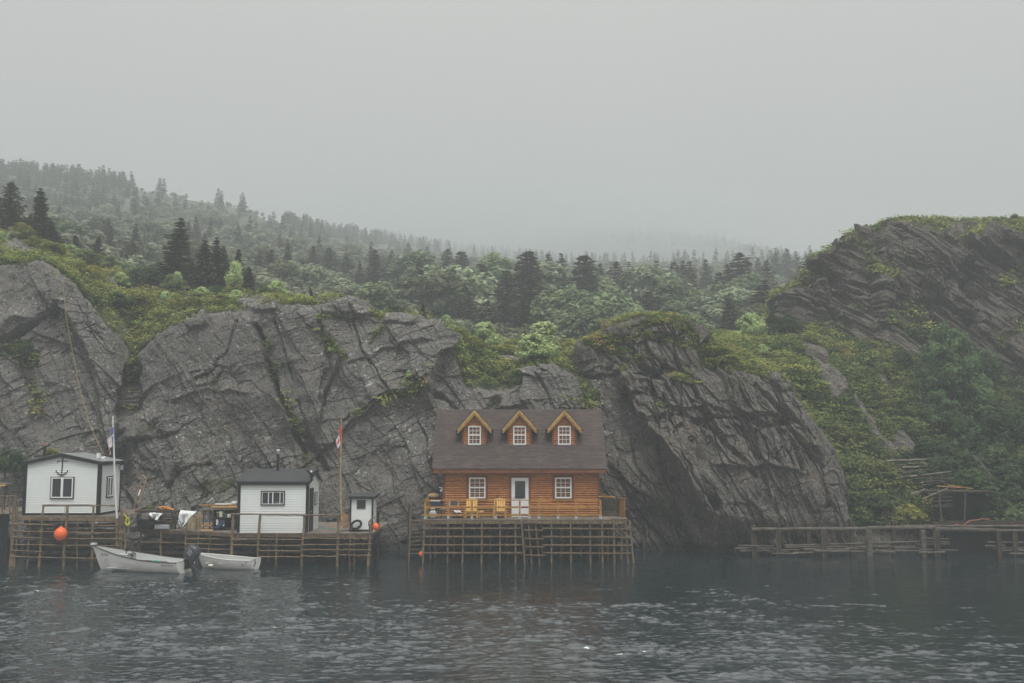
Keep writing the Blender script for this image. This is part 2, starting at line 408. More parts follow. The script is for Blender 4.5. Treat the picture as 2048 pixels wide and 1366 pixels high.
def make_sheet(name, mat, cols, nx, rows_n, phi, seed, A=1, blocks=1, phi2=None, ck=1.0, clefts=(), steps=(), ledges=(), vegpatch=(), rockpatch=(), veg_from=99., veg_noise=.5, top_from=2.6, soft_veg=0, top_amp=.55, ledge=.62):
    G, sx_, tt, W0 = macro_grid(cols, nx, rows_n, 3)
    nt_ = len(tt); q = G.reshape(-1, 3); n = grid_normals(G).reshape(-1, 3)
    T = np.repeat(tt, nx); px, py = pix(q)
    low = fbm(q[:, 0] * .3, q[:, 1] * .3, q[:, 2] * .3, seed + 50, 3)
    d = rockdisp(q, phi, seed, A, blocks, .45 + .9 * sst(-.3, .4, low), phi2, ck)
    jx = 16 * fbm(q[:, 0] * .55, q[:, 1] * .55, q[:, 2] * .55, seed + 70, 5); jd = sst(-.45, .25, fbm(q[:, 0] * .7, q[:, 1] * .7, q[:, 2] * .7, seed + 72, 3))
    front = 1 - sst(top_from + .35, top_from + .6, T)
    F_ = np.zeros(len(q))
    for line, w, dep in clefts:
        ds = seg_dist(px + jx, py + .6 * jx, line); wv_ = w * (.35 + .65 * jd); F_ -= dep * (.25 + .75 * jd) * (1 - sst(.15, 1, ds / wv_))
    for line, h, L in steps:       # sharp-edged shelves: ground left (L<0) or right (L>0) of the line stands proud
        ys = np.array([p[1] for p in line], float); xs = np.array([p[0] for p in line], float)
        s_ = px + jx * .8 - np.interp(py, ys, xs); win = sst(ys[0] - 25, ys[0] + 15, py) * (1 - sst(ys[-1] - 20, ys[-1] + 30, py))
        if L < 0: F_ += h * win * np.exp(np.minimum(s_, 0) / abs(L)) * (1 - sst(-1, 3, s_))
        else: F_ += h * win * np.exp(-np.maximum(s_, 0) / L) * sst(-3, 1, s_)
    for line, h, L in ledges:      # overhangs: everything above the line stands proud
        xs = np.array([p_[0] for p_ in line], float); ys = np.array([p_[1] for p_ in line], float)
        s_ = np.interp(px, xs, ys) - (py + jx * .7); win = sst(xs[0] - 15, xs[0] + 25, px) * (1 - sst(xs[-1] - 25, xs[-1] + 15, px))
        F_ += h * win * (.3 + .7 * jd) * np.exp(-np.maximum(s_, 0) / L) * sst(-2, 2, s_)
    veg = sst(veg_from - .1, veg_from + .25, T) * .8
    veg = veg + veg_noise * fbm(q[:, 0] * .45, q[:, 1] * .45, q[:, 2] * .9, seed + 90, 4) * (veg > 0)
    for line, w, amt in vegpatch:
        veg = np.maximum(veg, amt * (1 - sst(w * .5, w * 1.1, seg_dist(px + 2 * jx, py + jx, line))))
    rp = np.zeros(len(q))
    for line, w in rockpatch:
        r_ = 1 - sst(w * .55, w, seg_dist(px + 1.5 * jx, py + jx, line)); veg = veg - 1.4 * r_; rp = np.maximum(rp, r_)
    vg = sst(.35, .6, veg)
    amp = np.where(T > top_from, top_amp, 1.0) * (1 - .6 * vg * (1 - rp))
    q2 = q + n * (d * amp + F_ * front + .35 * rp * (T > top_from) + .12 * vg * fbm(q[:, 0] * 1.3, q[:, 1] * 1.3, q[:, 2], seed + 95, 3))[:, None]
    G2 = q2.reshape(nt_, nx, 3); n2 = grid_normals(G2).reshape(-1, 3)
    # moss settles on ledges
    led = sst(.55, .85, n2[:, 2]) * sst(.0, .35, fbm(q[:, 0] * .7, q[:, 1] * .7, q[:, 2] * .7, seed + 99, 3) + .08)
    veg = np.clip(np.maximum(veg, led * ledge), 0, 1)
    o = mesh_np(name, q2, grid_faces(nt_, nx), mat, False, {'veg': ('POINT', veg)})
    tag(o, kind='structure')
    return dict(o=o, q=q2, n=n2, veg=veg, G=G2, nx=nx, nt=nt_, T=T, W0=W0, sx=sx_)
def ground_z(sh, px, Y):
    i = int(np.clip(round((px - sh['sx'][0]) / (sh['sx'][-1] - sh['sx'][0]) * (sh['nx'] - 1)), 0, sh['nx'] - 1))
    col = sh['G'][:, i]; k = np.argsort(col[:, 1], kind='stable')
    return float(np.interp(Y, col[k, 1], col[k, 2]))

WB = 1135
def C(px, base, *rest):      # column: below water, waterline, then control rows
    yb = 886 + FPX * CAMZ / base
    return (px, [(yb + 30, base - .4), (yb, base)] + list(rest))
cols = [
 C(-260, 57, (900, 58.6), (530, 60.5), (505, 64), (450, 78), (435, 108)),
 C(0,    57, (900, 58.6), (530, 60.5), (508, 64), (470, 78), (455, 108)),
 C(85,   57, (900, 58.4), (525, 60.2), (515, 64), (492, 78), (482, 108)),
 C(130,  57, (900, 58.3), (552, 60.0), (533, 64), (512, 78), (500, 108)),
 C(180,  57, (900, 58.4), (612, 60.2), (570, 65), (535, 80), (520, 108)),
 C(235,  57, (900, 58.8), (684, 60.6), (610, 65), (550, 82), (533, 108)),
 C(268,  57, (900, 59.2), (738, 61.2), (650, 65), (565, 82), (540, 108)),
 C(300,  57, (900, 58.8), (692, 60.8), (650, 65), (570, 82), (545, 108)),
 C(340,  57, (900, 58.4), (660, 60.3), (632, 64), (575, 82), (552, 108)),
 C(400,  57, (900, 58.0), (637, 60.0), (615, 64), (585, 80), (566, 108)),
 C(500,  57, (900, 57.8), (624, 59.8), (606, 64), (598, 80), (585, 108)),
 C(560,  57, (900, 57.8), (617, 59.6), (604, 64), (600, 80), (597, 108)),
 C(600,  57, (900, 57.8), (608, 59.6), (603, 64), (604, 80), (606, 108)),
 C(640,  57, (900, 58.0), (624, 60.0), (617, 64), (618, 80), (620, 108)),
 C(700,  57, (900, 58.2), (606, 60.4), (610, 64), (622, 80), (635, 108)),
 C(760,  57, (900, 58.0), (640, 60.4), (641, 64), (645, 80), (650, 108)),
 C(830,  57, (900, 57.6), (646, 60.0), (648, 64), (658, 80), (665, 108)),
 C(890,  57, (900, 57.4), (658, 59.6), (662, 64), (668, 80), (675, 108)),
 C(910,  57, (900, 57.6), (700, 59.6), (675, 64), (672, 78), (678, 108)),
 C(935,  57, (900, 58.0), (770, 59.4), (697, 65), (676, 78), (680, 108)),
 C(980,  57, (900, 58.0), (792, 59.4), (722, 65), (688, 78), (688, 108)),
 C(1040, 57, (900, 58.0), (775, 59.4), (728, 64), (700, 76), (692, 108)),
 C(1060, 57, (900, 58.0), (744, 59.4), (726, 64), (706, 76), (696, 108)),
 C(1110, 57, (900, 58.0), (730, 59.4), (722, 64), (706, 76), (696, 108)),
 C(1160, 57, (900, 58.2), (765, 59.6), (722, 64), (694, 74), (684, 108)),
 C(1240, 57.5, (900, 58.6), (750, 60.2), (700, 64), (676, 74), (672, 108)),
 C(1500, 60, (900, 61.5), (760, 63), (705, 67), (680, 76), (670, 108)),
]
cliff = make_sheet('rocky_cliff', M['cliff'], cols, 1400, [4, 150, 230, 24, 60, 40], -65, 3, A=.75, blocks=.7, phi2=17, ck=.6,
    clefts=[([(262, 735), (256, 800), (240, 880), (250, 960)], 26, 1.6),
            ([(20, 680), (60, 655), (100, 625)], 22, .8), ([(20, 1130), (740, 1130)], 66, 2.6), ([(850, 1130), (1255, 1130)], 80, 3.0),
            ([(505, 650), (530, 700), (548, 760), (580, 850), (605, 900)], 9, 1.0),
            ([(590, 800), (612, 870), (640, 930)], 20, 1.2), ([(660, 700), (652, 760), (648, 810)], 17, .9),
            ([(860, 762), (790, 800), (715, 848), (640, 900), (600, 930)], 5, .5),
            ([(700, 612), (715, 700), (765, 760), (785, 790)], 4, .35), ([(470, 640), (455, 700), (430, 740), (395, 760)], 6, .35),
            ([(545, 640), (570, 700), (585, 760)], 6, .5), ([(990, 800), (940, 850)], 14, .6),
            ([(860, 785), (900, 800), (930, 830)], 9, .7), ([(330, 970), (360, 940), (420, 930)], 8, .5)],
    ledges=[([(-60, 700), (20, 680), (70, 645), (125, 612)], 1.3, 60), ([(205, 905), (260, 888), (345, 868)], .7, 50), ([(560, 960), (640, 905), (715, 850), (790, 802), (870, 760)], .45, 40),
            ([(330, 800), (420, 780), (500, 790)], .3, 30), ([(690, 730), (770, 700), (870, 690)], .3, 40), ([(60, 800), (140, 780)], .35, 30), ([(860, 850), (1000, 815), (1060, 812)], .4, 30)],
    steps=[([(632, 625), (680, 690), (676, 730), (650, 790), (640, 850)], 1.0, -60),
           ([(885, 655), (906, 690), (885, 720), (868, 765), (862, 800)], 1.1, -80),
           ([(105, 560), (130, 620), (170, 700), (200, 800), (215, 900)], .8, 60),
           ([(500, 645), (535, 720), (556, 800), (590, 870)], .5, -60),
           ([(1052, 745), (1048, 800), (1052, 850)], .8, 50)],
    vegpatch=[([(268, 690), (262, 720)], 22, .9), ([(640, 640), (665, 690), (680, 715)], 10, .85), ([(690, 850), (760, 815), (850, 765)], 5, .8),
              ([(545, 720), (565, 800), (590, 860)], 6, .7), ([(40, 700), (60, 720)], 26, .8), ([(60, 760), (90, 830)], 14, .6),
              ([(760, 655), (735, 680)], 8, .7), ([(430, 985), (470, 975)], 20, .6), ([(1165, 730), (1190, 790), (1180, 830)], 16, .7), ([(600, 900), (620, 990)], 12, .6)],
    rockpatch=[([(20, 490), (60, 497)], 16), ([(470, 596), (540, 590)], 11), ([(650, 618), (700, 614), (730, 622)], 16),
               ([(780, 640), (870, 648)], 12), ([(490, 612), (540, 610)], 7), ([(385, 650), (410, 640)], 9), ([(235, 575), (260, 570)], 10), ([(1000, 712), (1040, 722)], 10), ([(960, 672), (990, 690)], 9)],
    veg_from=3.0)

cols = [
 C(1090, 60, (900, 61.5), (790, 62.5), (780, 66), (770, 72)),
 C(1150, 58.5, (900, 60), (720, 61.5), (705, 64), (712, 70)),
 C(1180, 57.5, (900, 59.2), (680, 60.8), (674, 63), (690, 68)),
 C(1240, 56.6, (900, 58.4), (650, 60.4), (638, 63), (656, 68)),
 C(1290, 56, (900, 57.9), (636, 60.2), (630, 63), (650, 68)),
 C(1350, 55.8, (900, 57.6), (634, 60.2), (629, 62), (650, 67)),
 C(1400, 55.8, (900, 57.4), (688, 59.8), (662, 62.5), (676, 67)),
 C(1480, 55.6, (900, 57.1), (742, 59.2), (702, 63), (706, 67)),
 C(1520, 55.6, (900, 57.0), (752, 59.0), (728, 62), (736, 66)),
 C(1560, 55.6, (900, 57.0), (782, 58.8), (752, 61), (766, 66)),
 C(1620, 55.6, (920, 56.8), (836, 58.2), (832, 60), (850, 65)),
 C(1650, 55.6, (960, 56.5), (900, 57.6), (905, 60), (930, 65)),
 C(1690, 55.8, (1070, 56.0), (1042, 57.0), (1050, 60), (1070, 65)),
 C(1730, 57, (1080, 57.6), (1075, 59), (1085, 61), (1090, 65)),
]
butt = make_sheet('rocky_buttress', M['buttress'], cols, 860, [4, 160, 230, 44, 30], -78, 41, A=1.1, blocks=1.5, phi2=-76,
    ledges=[([(1290, 860), (1400, 830), (1500, 850), (1580, 840)], .5, 30), ([(1420, 950), (1520, 940), (1600, 960)], .5, 30), ([(1180, 760), (1260, 740)], .4, 25)],
    clefts=[([(1395, 640), (1420, 700), (1450, 760)], 7, .6), ([(1260, 690), (1300, 770), (1310, 800)], 10, .7),
            ([(1300, 800), (1420, 880), (1500, 960)], 9, .5), ([(1420, 1010), (1445, 1080)], 22, 1.3), ([(1500, 780), (1560, 850), (1600, 950)], 5, .5),
            ([(1380, 860), (1480, 850), (1560, 880)], 8, .5)],
    steps=[([(1250, 760), (1300, 860), (1345, 930), (1378, 1000), (1420, 1060)], 2.3, 150),
           ([(1415, 700), (1450, 800), (1500, 900), (1530, 1000)], .5, 60),
           ([(1180, 690), (1210, 740), (1250, 800)], .6, -40)],
    vegpatch=[([(1190, 690), (1250, 662), (1300, 640), (1350, 640), (1400, 690), (1440, 720)], 15, .9), ([(1420, 725), (1490, 740), (1530, 748)], 20, .95),
              ([(1300, 668), (1370, 690), (1420, 700)], 12, .7), ([(1230, 700), (1290, 720)], 18, .55), ([(1355, 770), (1390, 778)], 7, .8), ([(1330, 1000), (1345, 1015)], 14, .6)],
    rockpatch=[([(1210, 665), (1260, 655)], 10), ([(1365, 640), (1400, 680)], 9), ([(1310, 665), (1340, 668)], 8)],
    veg_from=3.3, top_from=2.7)

cols = [
 C(1330, 62, (900, 66), (720, 72), (690, 80), (672, 100)),
 C(1420, 60, (900, 64), (735, 68), (700, 74), (682, 90)),
 C(1500, 58, (900, 61.5), (740, 65), (690, 74), (672, 90)),
 C(1560, 57.5, (900, 60.5), (745, 64.5), (668, 76), (655, 86)),
 C(1620, 57, (930, 59.5), (760, 64.5), (655, 78), (645, 86)),
 C(1690, 56.8, (980, 58.5), (800, 65), (655, 78), (640, 86)),
 C(1760, 56.8, (960, 59.5), (800, 66), (680, 76), (640, 86)),
 C(1830, 56.8, (960, 60.0), (830, 66), (720, 74), (660, 84)),
 C(1900, 57.5, (960, 61.5), (860, 67), (740, 74), (680, 82)),
 C(1980, 58, (960, 62.0), (860, 67), (760, 74), (700, 82)),
 C(2060, 57, (960, 61.0), (850, 66), (770, 73), (720, 82)),
 C(2330, 57, (950, 61.0), (830, 66), (760, 73), (720, 82)),
]
slope = make_sheet('green_hillside', M['buttress'], cols, 420, [4, 60, 70, 60, 20], -60, 77, A=.8, blocks=.7,
    rockpatch=[([(1612, 690), (1650, 740), (1668, 775)], 17), ([(1700, 800), (1740, 860), (1790, 900)], 7), ([(1735, 730), (1770, 770)], 9),
               ([(1640, 740), (1660, 790)], 8), ([(1820, 900), (1790, 870)], 14), ([(1775, 1030), (1840, 1045)], 16), ([(1565, 770), (1590, 800)], 8), ([(1720, 1090), (1900, 1095)], 24)],
    veg_from=1.15, veg_noise=.3, top_from=1.2)
crag = None
cols = [
 (1500, [(700, 80), (690, 82), (680, 84), (690, 88), (700, 100)]),
 (1540, [(700, 78), (660, 80), (640, 83), (645, 88), (660, 100)]),
 (1552, [(700, 77), (650, 79), (590, 82), (585, 88), (600, 100)]),
 (1600, [(700, 76), (640, 78.5), (572, 81), (565, 87), (590, 100)]),
 (1632, [(700, 75), (630, 78.5), (545, 82), (540, 88), (570, 100)]),
 (1645, [(710, 75), (630, 78), (520, 82), (512, 88), (560, 100)]),
 (1700, [(740, 74), (630, 77.5), (488, 82), (482, 88), (530, 100)]),
 (1750, [(760, 73.5), (630, 77), (464, 82), (460, 88), (500, 100)]),
 (1772, [(780, 73), (630, 76), (448, 81), (446, 88), (480, 100)]),
 (1850, [(800, 73), (640, 75.5), (450, 80), (440, 90), (470, 105)]),
 (1930, [(830, 73), (650, 75.5), (480, 79), (446, 90), (470, 105)]),
 (2048, [(840, 72), (650, 75), (475, 79), (440, 90), (460, 105)]),
 (2330, [(840, 71), (650, 74), (460, 79), (420, 92), (440, 105)]),
]
crag = make_sheet('dark_crag', M['crag'], cols, 520, [70, 110, 40, 20], -54, 123, A=1.0, blocks=1.9, phi2=-55, top_from=1.85, top_amp=1.0, ledge=.45,
    clefts=[([(1632, 560), (1660, 620), (1700, 660)], 12, .8), ([(1770, 480), (1800, 560), (1850, 640)], 10, .7), ([(1930, 560), (1960, 650)], 16, .9)],
    steps=[([(1740, 470), (1760, 540), (1790, 600)], 1.0, -80), ([(1640, 520), (1660, 600)], .8, -50)],
    vegpatch=[([(1575, 576), (1625, 556)], 5, .8), ([(1660, 512), (1720, 482)], 6, .8), ([(1730, 500), (1750, 540), (1790, 545)], 16, .7), ([(1790, 640), (1850, 660), (1830, 620)], 20, .75),
              ([(1900, 456), (2048, 470)], 8, .85), ([(2000, 560), (2048, 545)], 14, .6), ([(2000, 690), (2048, 640)], 10, .6), ([(1700, 610), (1740, 620)], 10, .5), ([(1860, 720), (1950, 800)], 30, .7)],
    rockpatch=[([(1985, 480), (2048, 495)], 12), ([(1900, 470), (1950, 462)], 6)],
    veg_from=1.97, veg_noise=.25)

# upland wood floor and far hills
M['hill'] = None
def hill_mat(name):
    m, t, b, _ = new_mat(name); N = NT(t); co = N.coord()
    c = N.ramp(N.noise(co, .05, 6, .65), [(.3, (.07, .075, .05)), (.46, (.10, .105, .07)), (.56, (.14, .135, .10)), (.64, (.21, .195, .175))])
    c = N.mix(N.rng(N.noise(co, .9, 4), .3, .7), c, (.045, .058, .026))
    N.put(b.inputs['Base Color'], c); b.inputs['Roughness'].default_value = .95
    N.put(b.inputs['Normal'], N.bump(N.noise(co, .6, 6, .7), 1, .9)); return m
M['hill'] = hill_mat('hill_ground')
hcols = [
 (-300, [(700, 92), (500, 104), (470, 130), (430, 180), (385, 250), (338, 330), (345, 380)]),
 (0,    [(700, 92), (505, 104), (480, 130), (440, 180), (395, 250), (350, 330), (360, 380)]),
 (250,  [(700, 92), (550, 104), (525, 130), (480, 180), (430, 250), (378, 330), (390, 380)]),
 (400,  [(700, 92), (580, 104), (550, 130), (505, 180), (452, 250), (402, 330), (415, 380)]),
 (500,  [(700, 92), (600, 104), (568, 130), (520, 180), (468, 250), (420, 330), (440, 380)]),
 (545,  [(700, 92), (610, 104), (578, 130), (530, 180), (480, 250), (446, 350), (460, 400)]),
 (650,  [(700, 92), (635, 104), (600, 130), (545, 180), (500, 280), (468, 420), (478, 480)]),
 (800,  [(720, 92), (668, 104), (625, 130), (565, 180), (522, 300), (488, 540), (500, 620)]),
 (950,  [(730, 92), (690, 104), (645, 130), (582, 180), (535, 290), (505, 620), (512, 700)]),
 (1100, [(740, 92), (700, 104), (655, 130), (592, 180), (548, 270), (522, 560), (525, 640)]),
 (1300, [(730, 92), (690, 104), (655, 130), (598, 180), (555, 250), (532, 420), (535, 500)]),
 (1500, [(720, 92), (680, 104), (650, 130), (600, 180), (560, 240), (530, 340), (540, 400)]),
 (1700, [(720, 92), (670, 104), (640, 130), (600, 180), (560, 240), (530, 320), (545, 380)]),
 (2350, [(720, 92), (660, 104), (630, 130), (600, 180), (560, 240), (535, 320), (545, 380)]),
]
def ridgeY(px): return float(np.interp(px, [c[0] for c in hcols], [c[1][5][1] for c in hcols]))
def plain_sheet(name, mat, cols, nx, rows_n, amp, seed):
    G, sx_, tt, W0 = macro_grid(cols, nx, rows_n, 3); q = G.reshape(-1, 3)
    q = q + np.array([0, 0, 1.]) * (amp * fbm(q[:, 0] * .05, q[:, 1] * .05, 0 * q[:, 0], seed, 5))[:, None]
    o = mesh_np(name, q, grid_faces(len(tt), nx), mat, True); tag(o, kind='structure')
    return dict(o=o, G=q.reshape(len(tt), nx, 3), nx=nx, nt=len(tt), sx=sx_, q=q)
hill = plain_sheet('wooded_hill', M['hill'], hcols, 300, [4, 20, 40, 50, 60, 8], 1.6, 5)
fcols = [(px, [(580, 620), (y1, d_ * .86), (y2, d_), (y2 + 12, d_ * 1.12)]) for px, y1, y2, d_ in
         [(600, 540, 530, 1000), (850, 525, 505, 1000), (980, 512, 486, 980), (1070, 505, 474, 900), (1150, 500, 468, 820), (1250, 500, 463, 760), (1350, 500, 468, 740), (1430, 502, 478, 730), (1500, 512, 492, 720), (1580, 528, 512, 715), (1700, 545, 530, 715), (2100, 560, 545, 715)]]
farhill = plain_sheet('misty_far_hill', M['hill'], fcols, 160, [20, 30, 6], 3.0, 9)
# lower ground and harbour bed that everything stands on
g = MB(); g.add([(-1200, -400, -2.2), (1200, -400, -2.2), (1200, 1000, -2.2), (-1200, 1000, -2.2)], [(0, 1, 2, 3)])
tag(g.build('harbour_bed', M['hill']), kind='structure')
# ---------------------------------------------------------------- vegetation
def quads_from(c, n, u, su, sv):
    """centres c, unit normal-ish n, in-plane direction u, half sizes -> vertices/faces"""
    v = np.cross(n, u); v /= np.linalg.norm(v, axis=1, keepdims=True) + 1e-9
    u = u / (np.linalg.norm(u, axis=1, keepdims=True) + 1e-9)
    su = np.broadcast_to(su, (len(c),))[:, None]; sv = np.broadcast_to(sv, (len(c),))[:, None]
    V = np.stack([c - u * su - v * sv * .6, c + u * su * .15 - v * sv, c + u * su, c - u * su * .1 + v * sv], 1)
    return V.reshape(-1, 3), np.arange(len(c) * 4).reshape(-1, 4)
def unit(rng, n):
    a = rng.normal(size=(n, 3)); return a / np.linalg.norm(a, axis=1, keepdims=True)

def crown_mesh(name, mat, rng, R, H, nl, leaves, size, base=.25, squash=1.0, flower=0, stems=True, trunk_mat=None, airy=.5, lobe=(.22, .42)):
    """lumpy broadleaf crown: leaf clumps on several lobes; returns crown mesh and trunk mesh"""
    L = []
    for i in range(nl):
        h = rng.uniform(0, 1) ** .8; ang = rng.uniform(0, 2 * math.pi)
        rr = R * math.sqrt(max(.05, 1 - (h * 1.02) ** 2.2)) * rng.uniform(.35, .8)
        zc = H * (base + (1 - base) * (.12 + .72 * h))
        L.append((rr * math.cos(ang), rr * math.sin(ang), zc, R * rng.uniform(*lobe)))
    L.append((0, 0, H * (1 - .16), R * .36)); L.append((0, 0, H * (base + (1 - base) * .45), R * (.5 if lobe[1] > .4 else .38)))
    L = np.array(L)
    w = L[:, 3] ** 2; idx = rng.choice(len(L), leaves, p=w / w.sum())
    dr = unit(rng, leaves); rad = L[idx, 3] * (rng.uniform(.55, 1.08, leaves) + .16 * rng.normal(size=leaves) * airy)
    c = L[idx, :3] + dr * rad[:, None] * np.array([1, 1, .8 * squash])
    # clumping
    nz = fbm(c[:, 0] * 2.2 / R * 2, c[:, 1] * 2.2 / R * 2, c[:, 2] * 2.2 / R * 2, int(rng.integers(1000)), 2)
    keep = (nz > -.20) & (c[:, 2] > .02 * H); c = c[keep]; dr = dr[keep]; idx = idx[keep]; nz = nz[keep]
    n = dr * .9 + unit(rng, len(c)) * .65 + np.array([0, -.12, .6]); n /= np.linalg.norm(n, axis=1, keepdims=True)
    u = unit(rng, len(c)); s = size * rng.uniform(.6, 1.3, len(c))
    V, F = quads_from(c, n, np.cross(n, u), s, s * .55)
    lobet = rng.uniform(-.14, .14, len(L))
    tint = np.clip(.42 + lobet[idx] + .35 * nz + rng.normal(size=len(c)) * .13 + .1 * (c[:, 2] / H - .5), 0, .97)
    if flower:
        fl = (rng.uniform(size=len(c)) < flower) & (dr[:, 2] > .0); tint[fl] = 1.0
    me = mesh_np(name, V, F, mat, False, {'tint': ('FACE', tint)}, link=False)
    tb = MB(); tr = .035 * H if stems else .03 * H
    tb.tube([(0, 0, -.3), (.04 * R, .02 * R, H * base * .8), (0, .02, H * .62)], [tr, tr * .8, tr * .3], 7)
    for i in rng.choice(len(L), min(6, len(L)), replace=False):
        x, y, z, r = L[i]; z0 = H * base * rng.uniform(.2, .9)
        tb.tube([(0, 0, z0), (x * .5, y * .5, z0 + (z - z0) * .55), (x, y, z)], [tr * .55, tr * .4, tr * .15], 5)
    tm = tb.build('t', trunk_mat or M['bark']); me2 = tm.data; bpy.data.objects.remove(tm)
    return me, me2

def spruce_mesh(mat, rng, H, R, wh, br, sprays, size, ragged=.25, bare=.06):
    C_, N_, U_, S_, T_ = [], [], [], [], []
    lean = rng.normal(size=2) * .01 * H
    ph = rng.uniform(0, 6.28)
    for k in range(wh):
        t = (k + rng.uniform(-.3, .3)) / wh; t = min(max(t, 0), .985); z = H * (bare + (1 - bare) * t)
        Lm = R * (1 - t) ** .82 * (1 - .35 * max(0, .12 - t) / .12) * rng.uniform(1 - ragged, 1 + ragged * .6) + .02 * H * (1 - t) + .035
        nb = max(3, int(br * (1 - .4 * t)))
        a0 = rng.uniform(0, 6.28)
        for j in range(nb):
            a = a0 + j * 6.283 / nb + rng.normal() * .25
            L = Lm * (1 + .22 * math.sin(a * 2 + ph + k * .3)) * rng.uniform(.65, 1.12)
            m = max(2, int(sprays * (L / R) + 2)); s = np.linspace(.12, 1, m) + rng.normal(size=m) * .03
            droop = -.10 - .28 * (1 - t); zz = z + L * (droop * s + .30 * s ** 2.4) + .02 * rng.normal(size=m)
            d = np.array([math.cos(a), math.sin(a), 0]); side = np.array([-math.sin(a), math.cos(a), 0])
            for sg in (-1, 1, 0):
                off = sg * (.10 + .32 * L * .5 * (s * (1.15 - s) * 2.2)) * .55
                c = d[None] * (L * s)[:, None] + side[None] * off[:, None]; c[:, 2] = zz - .05 * abs(sg) * L + .015 * rng.normal(size=m)
                C_.append(c); U_.append(np.tile(d + side * sg * .8 + np.array([0, 0, -.12]), (m, 1)) + .25 * rng.normal(size=(m, 3)))
                nn = np.tile(np.array([0, 0, 1.]), (m, 1)) + rng.normal(size=(m, 3)) * .38; N_.append(nn / np.linalg.norm(nn, axis=1, keepdims=True))
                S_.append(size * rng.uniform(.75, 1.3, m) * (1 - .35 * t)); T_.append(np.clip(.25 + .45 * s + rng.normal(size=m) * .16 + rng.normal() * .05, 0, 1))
    c = np.concatenate(C_); s = np.concatenate(S_)
    c[:, 0] += lean[0] * c[:, 2] / H * 6; c[:, 1] += lean[1] * c[:, 2] / H * 6
    # leader tip
    V, F = quads_from(c, np.concatenate(N_), np.concatenate(U_), s, s * .5)
    me = mesh_np('spruce_crown', V, F, mat, False, {'tint': ('FACE', np.concatenate(T_))}, link=False)
    tb = MB(); tb.tube([(0, 0, -.4), (lean[0] * 3, lean[1] * 3, H * .5), (lean[0] * 6, lean[1] * 6, H * 1.0)], [.016 * H + .02, .010 * H + .01, .006], 7)
    tm = tb.build('t', M['bark']); me2 = tm.data; bpy.data.objects.remove(tm)
    return me, me2
r_ = np.random.default_rng(5)
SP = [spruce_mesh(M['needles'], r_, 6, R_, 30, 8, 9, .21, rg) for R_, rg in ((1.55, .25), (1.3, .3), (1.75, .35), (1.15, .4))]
SPB = [spruce_mesh(M['needles_brown'], r_, 6, R_, 26, 7, 8, .24, rg) for R_, rg in ((1.35, .25), (1.15, .35), (1.5, .3))]
SPM = [spruce_mesh(M['needles'], r_, 6, R_, 22, 6, 6, .30, rg) for R_, rg in ((1.3, .25), (1.1, .35))]
SPT = [spruce_mesh(M['needles'], r_, 6, R_, 12, 5, 3, .5, rg) for R_, rg in ((1.25, .3), (1.0, .35), (1.5, .3))]
BL = {k: [crown_mesh('leaf_crown', M[m_], r_, R_, H_, nl, n_, sz, ba, 1, fl, lobe=(.16, .3) if k == 'fresh' else (.2, .42)) for R_, H_, nl, n_, sz, ba, fl in v] for k, m_, v in (
    ('green', 'leaf_green', [(1.5, 2.6, 14, 6500, .085, .12, 0), (1.2, 2.4, 10, 5200, .08, .12, 0)]),
    ('pale', 'leaf_pale', [(1.5, 2.7, 14, 6500, .085, .1, .09), (1.2, 2.2, 10, 5000, .08, .1, .09)]),
    ('olive', 'leaf_olive', [(1.6, 1.9, 14, 6500, .075, .02, 0), (1.3, 1.5, 11, 5000, .075, .02, 0)]),
    ('fresh', 'leaf_fresh', [(1.25, 2.7, 30, 8500, .075, .06, 0), (1.35, 2.6, 34, 8500, .075, .06, 0)]),
    ('dark', 'leaf_dark', [(1.6, 2.2, 14, 6500, .085, .05, 0), (1.3, 1.7, 10, 5000, .08, .05, 0)]))}
BT = {k: [crown_mesh('leaf_crown', M[m_], r_, R_, H_, nl, n_, sz, ba, 1, fl, trunk_mat=M['birch']) for R_, H_, nl, n_, sz, ba, fl in v] for k, m_, v in (
    ('green', 'wood_green', [(2.6, 5.2, 20, 6500, .19, .18, 0), (2.2, 5.6, 16, 5600, .18, .22, 0)]),
    ('pale', 'wood_pale', [(2.8, 4.8, 20, 6500, .19, .12, .05), (2.3, 4.2, 16, 5600, .19, .12, .05)]),
    ('olive', 'wood_olive', [(2.6, 4.2, 18, 5600, .19, .1, 0), (2.2, 3.4, 14, 4600, .19, .1, 0)]))}
def plant(name, meshes, base_h, loc, h, label, cat, group, sx=1.0, part='crown', rz=None):
    o = thing(name, loc, label, cat, group)
    s = h / base_h; o.scale = (s * sx, s * sx, s); o.rotation_euler.z = random.uniform(0, 6.28) if rz is None else rz
    for me, nm in zip(meshes, (part, 'trunk')):
        c = bpy.data.objects.new(nm, me); COL.objects.link(c); c.parent = o
    return o
def surf(sh, px, Y): return ground_z(sh, px, Y)
def base_at(sh, px, Y, dz=-.1):
    p = P(px, 700, Y); return (p.x, Y, surf(sh, px, Y) + dz)

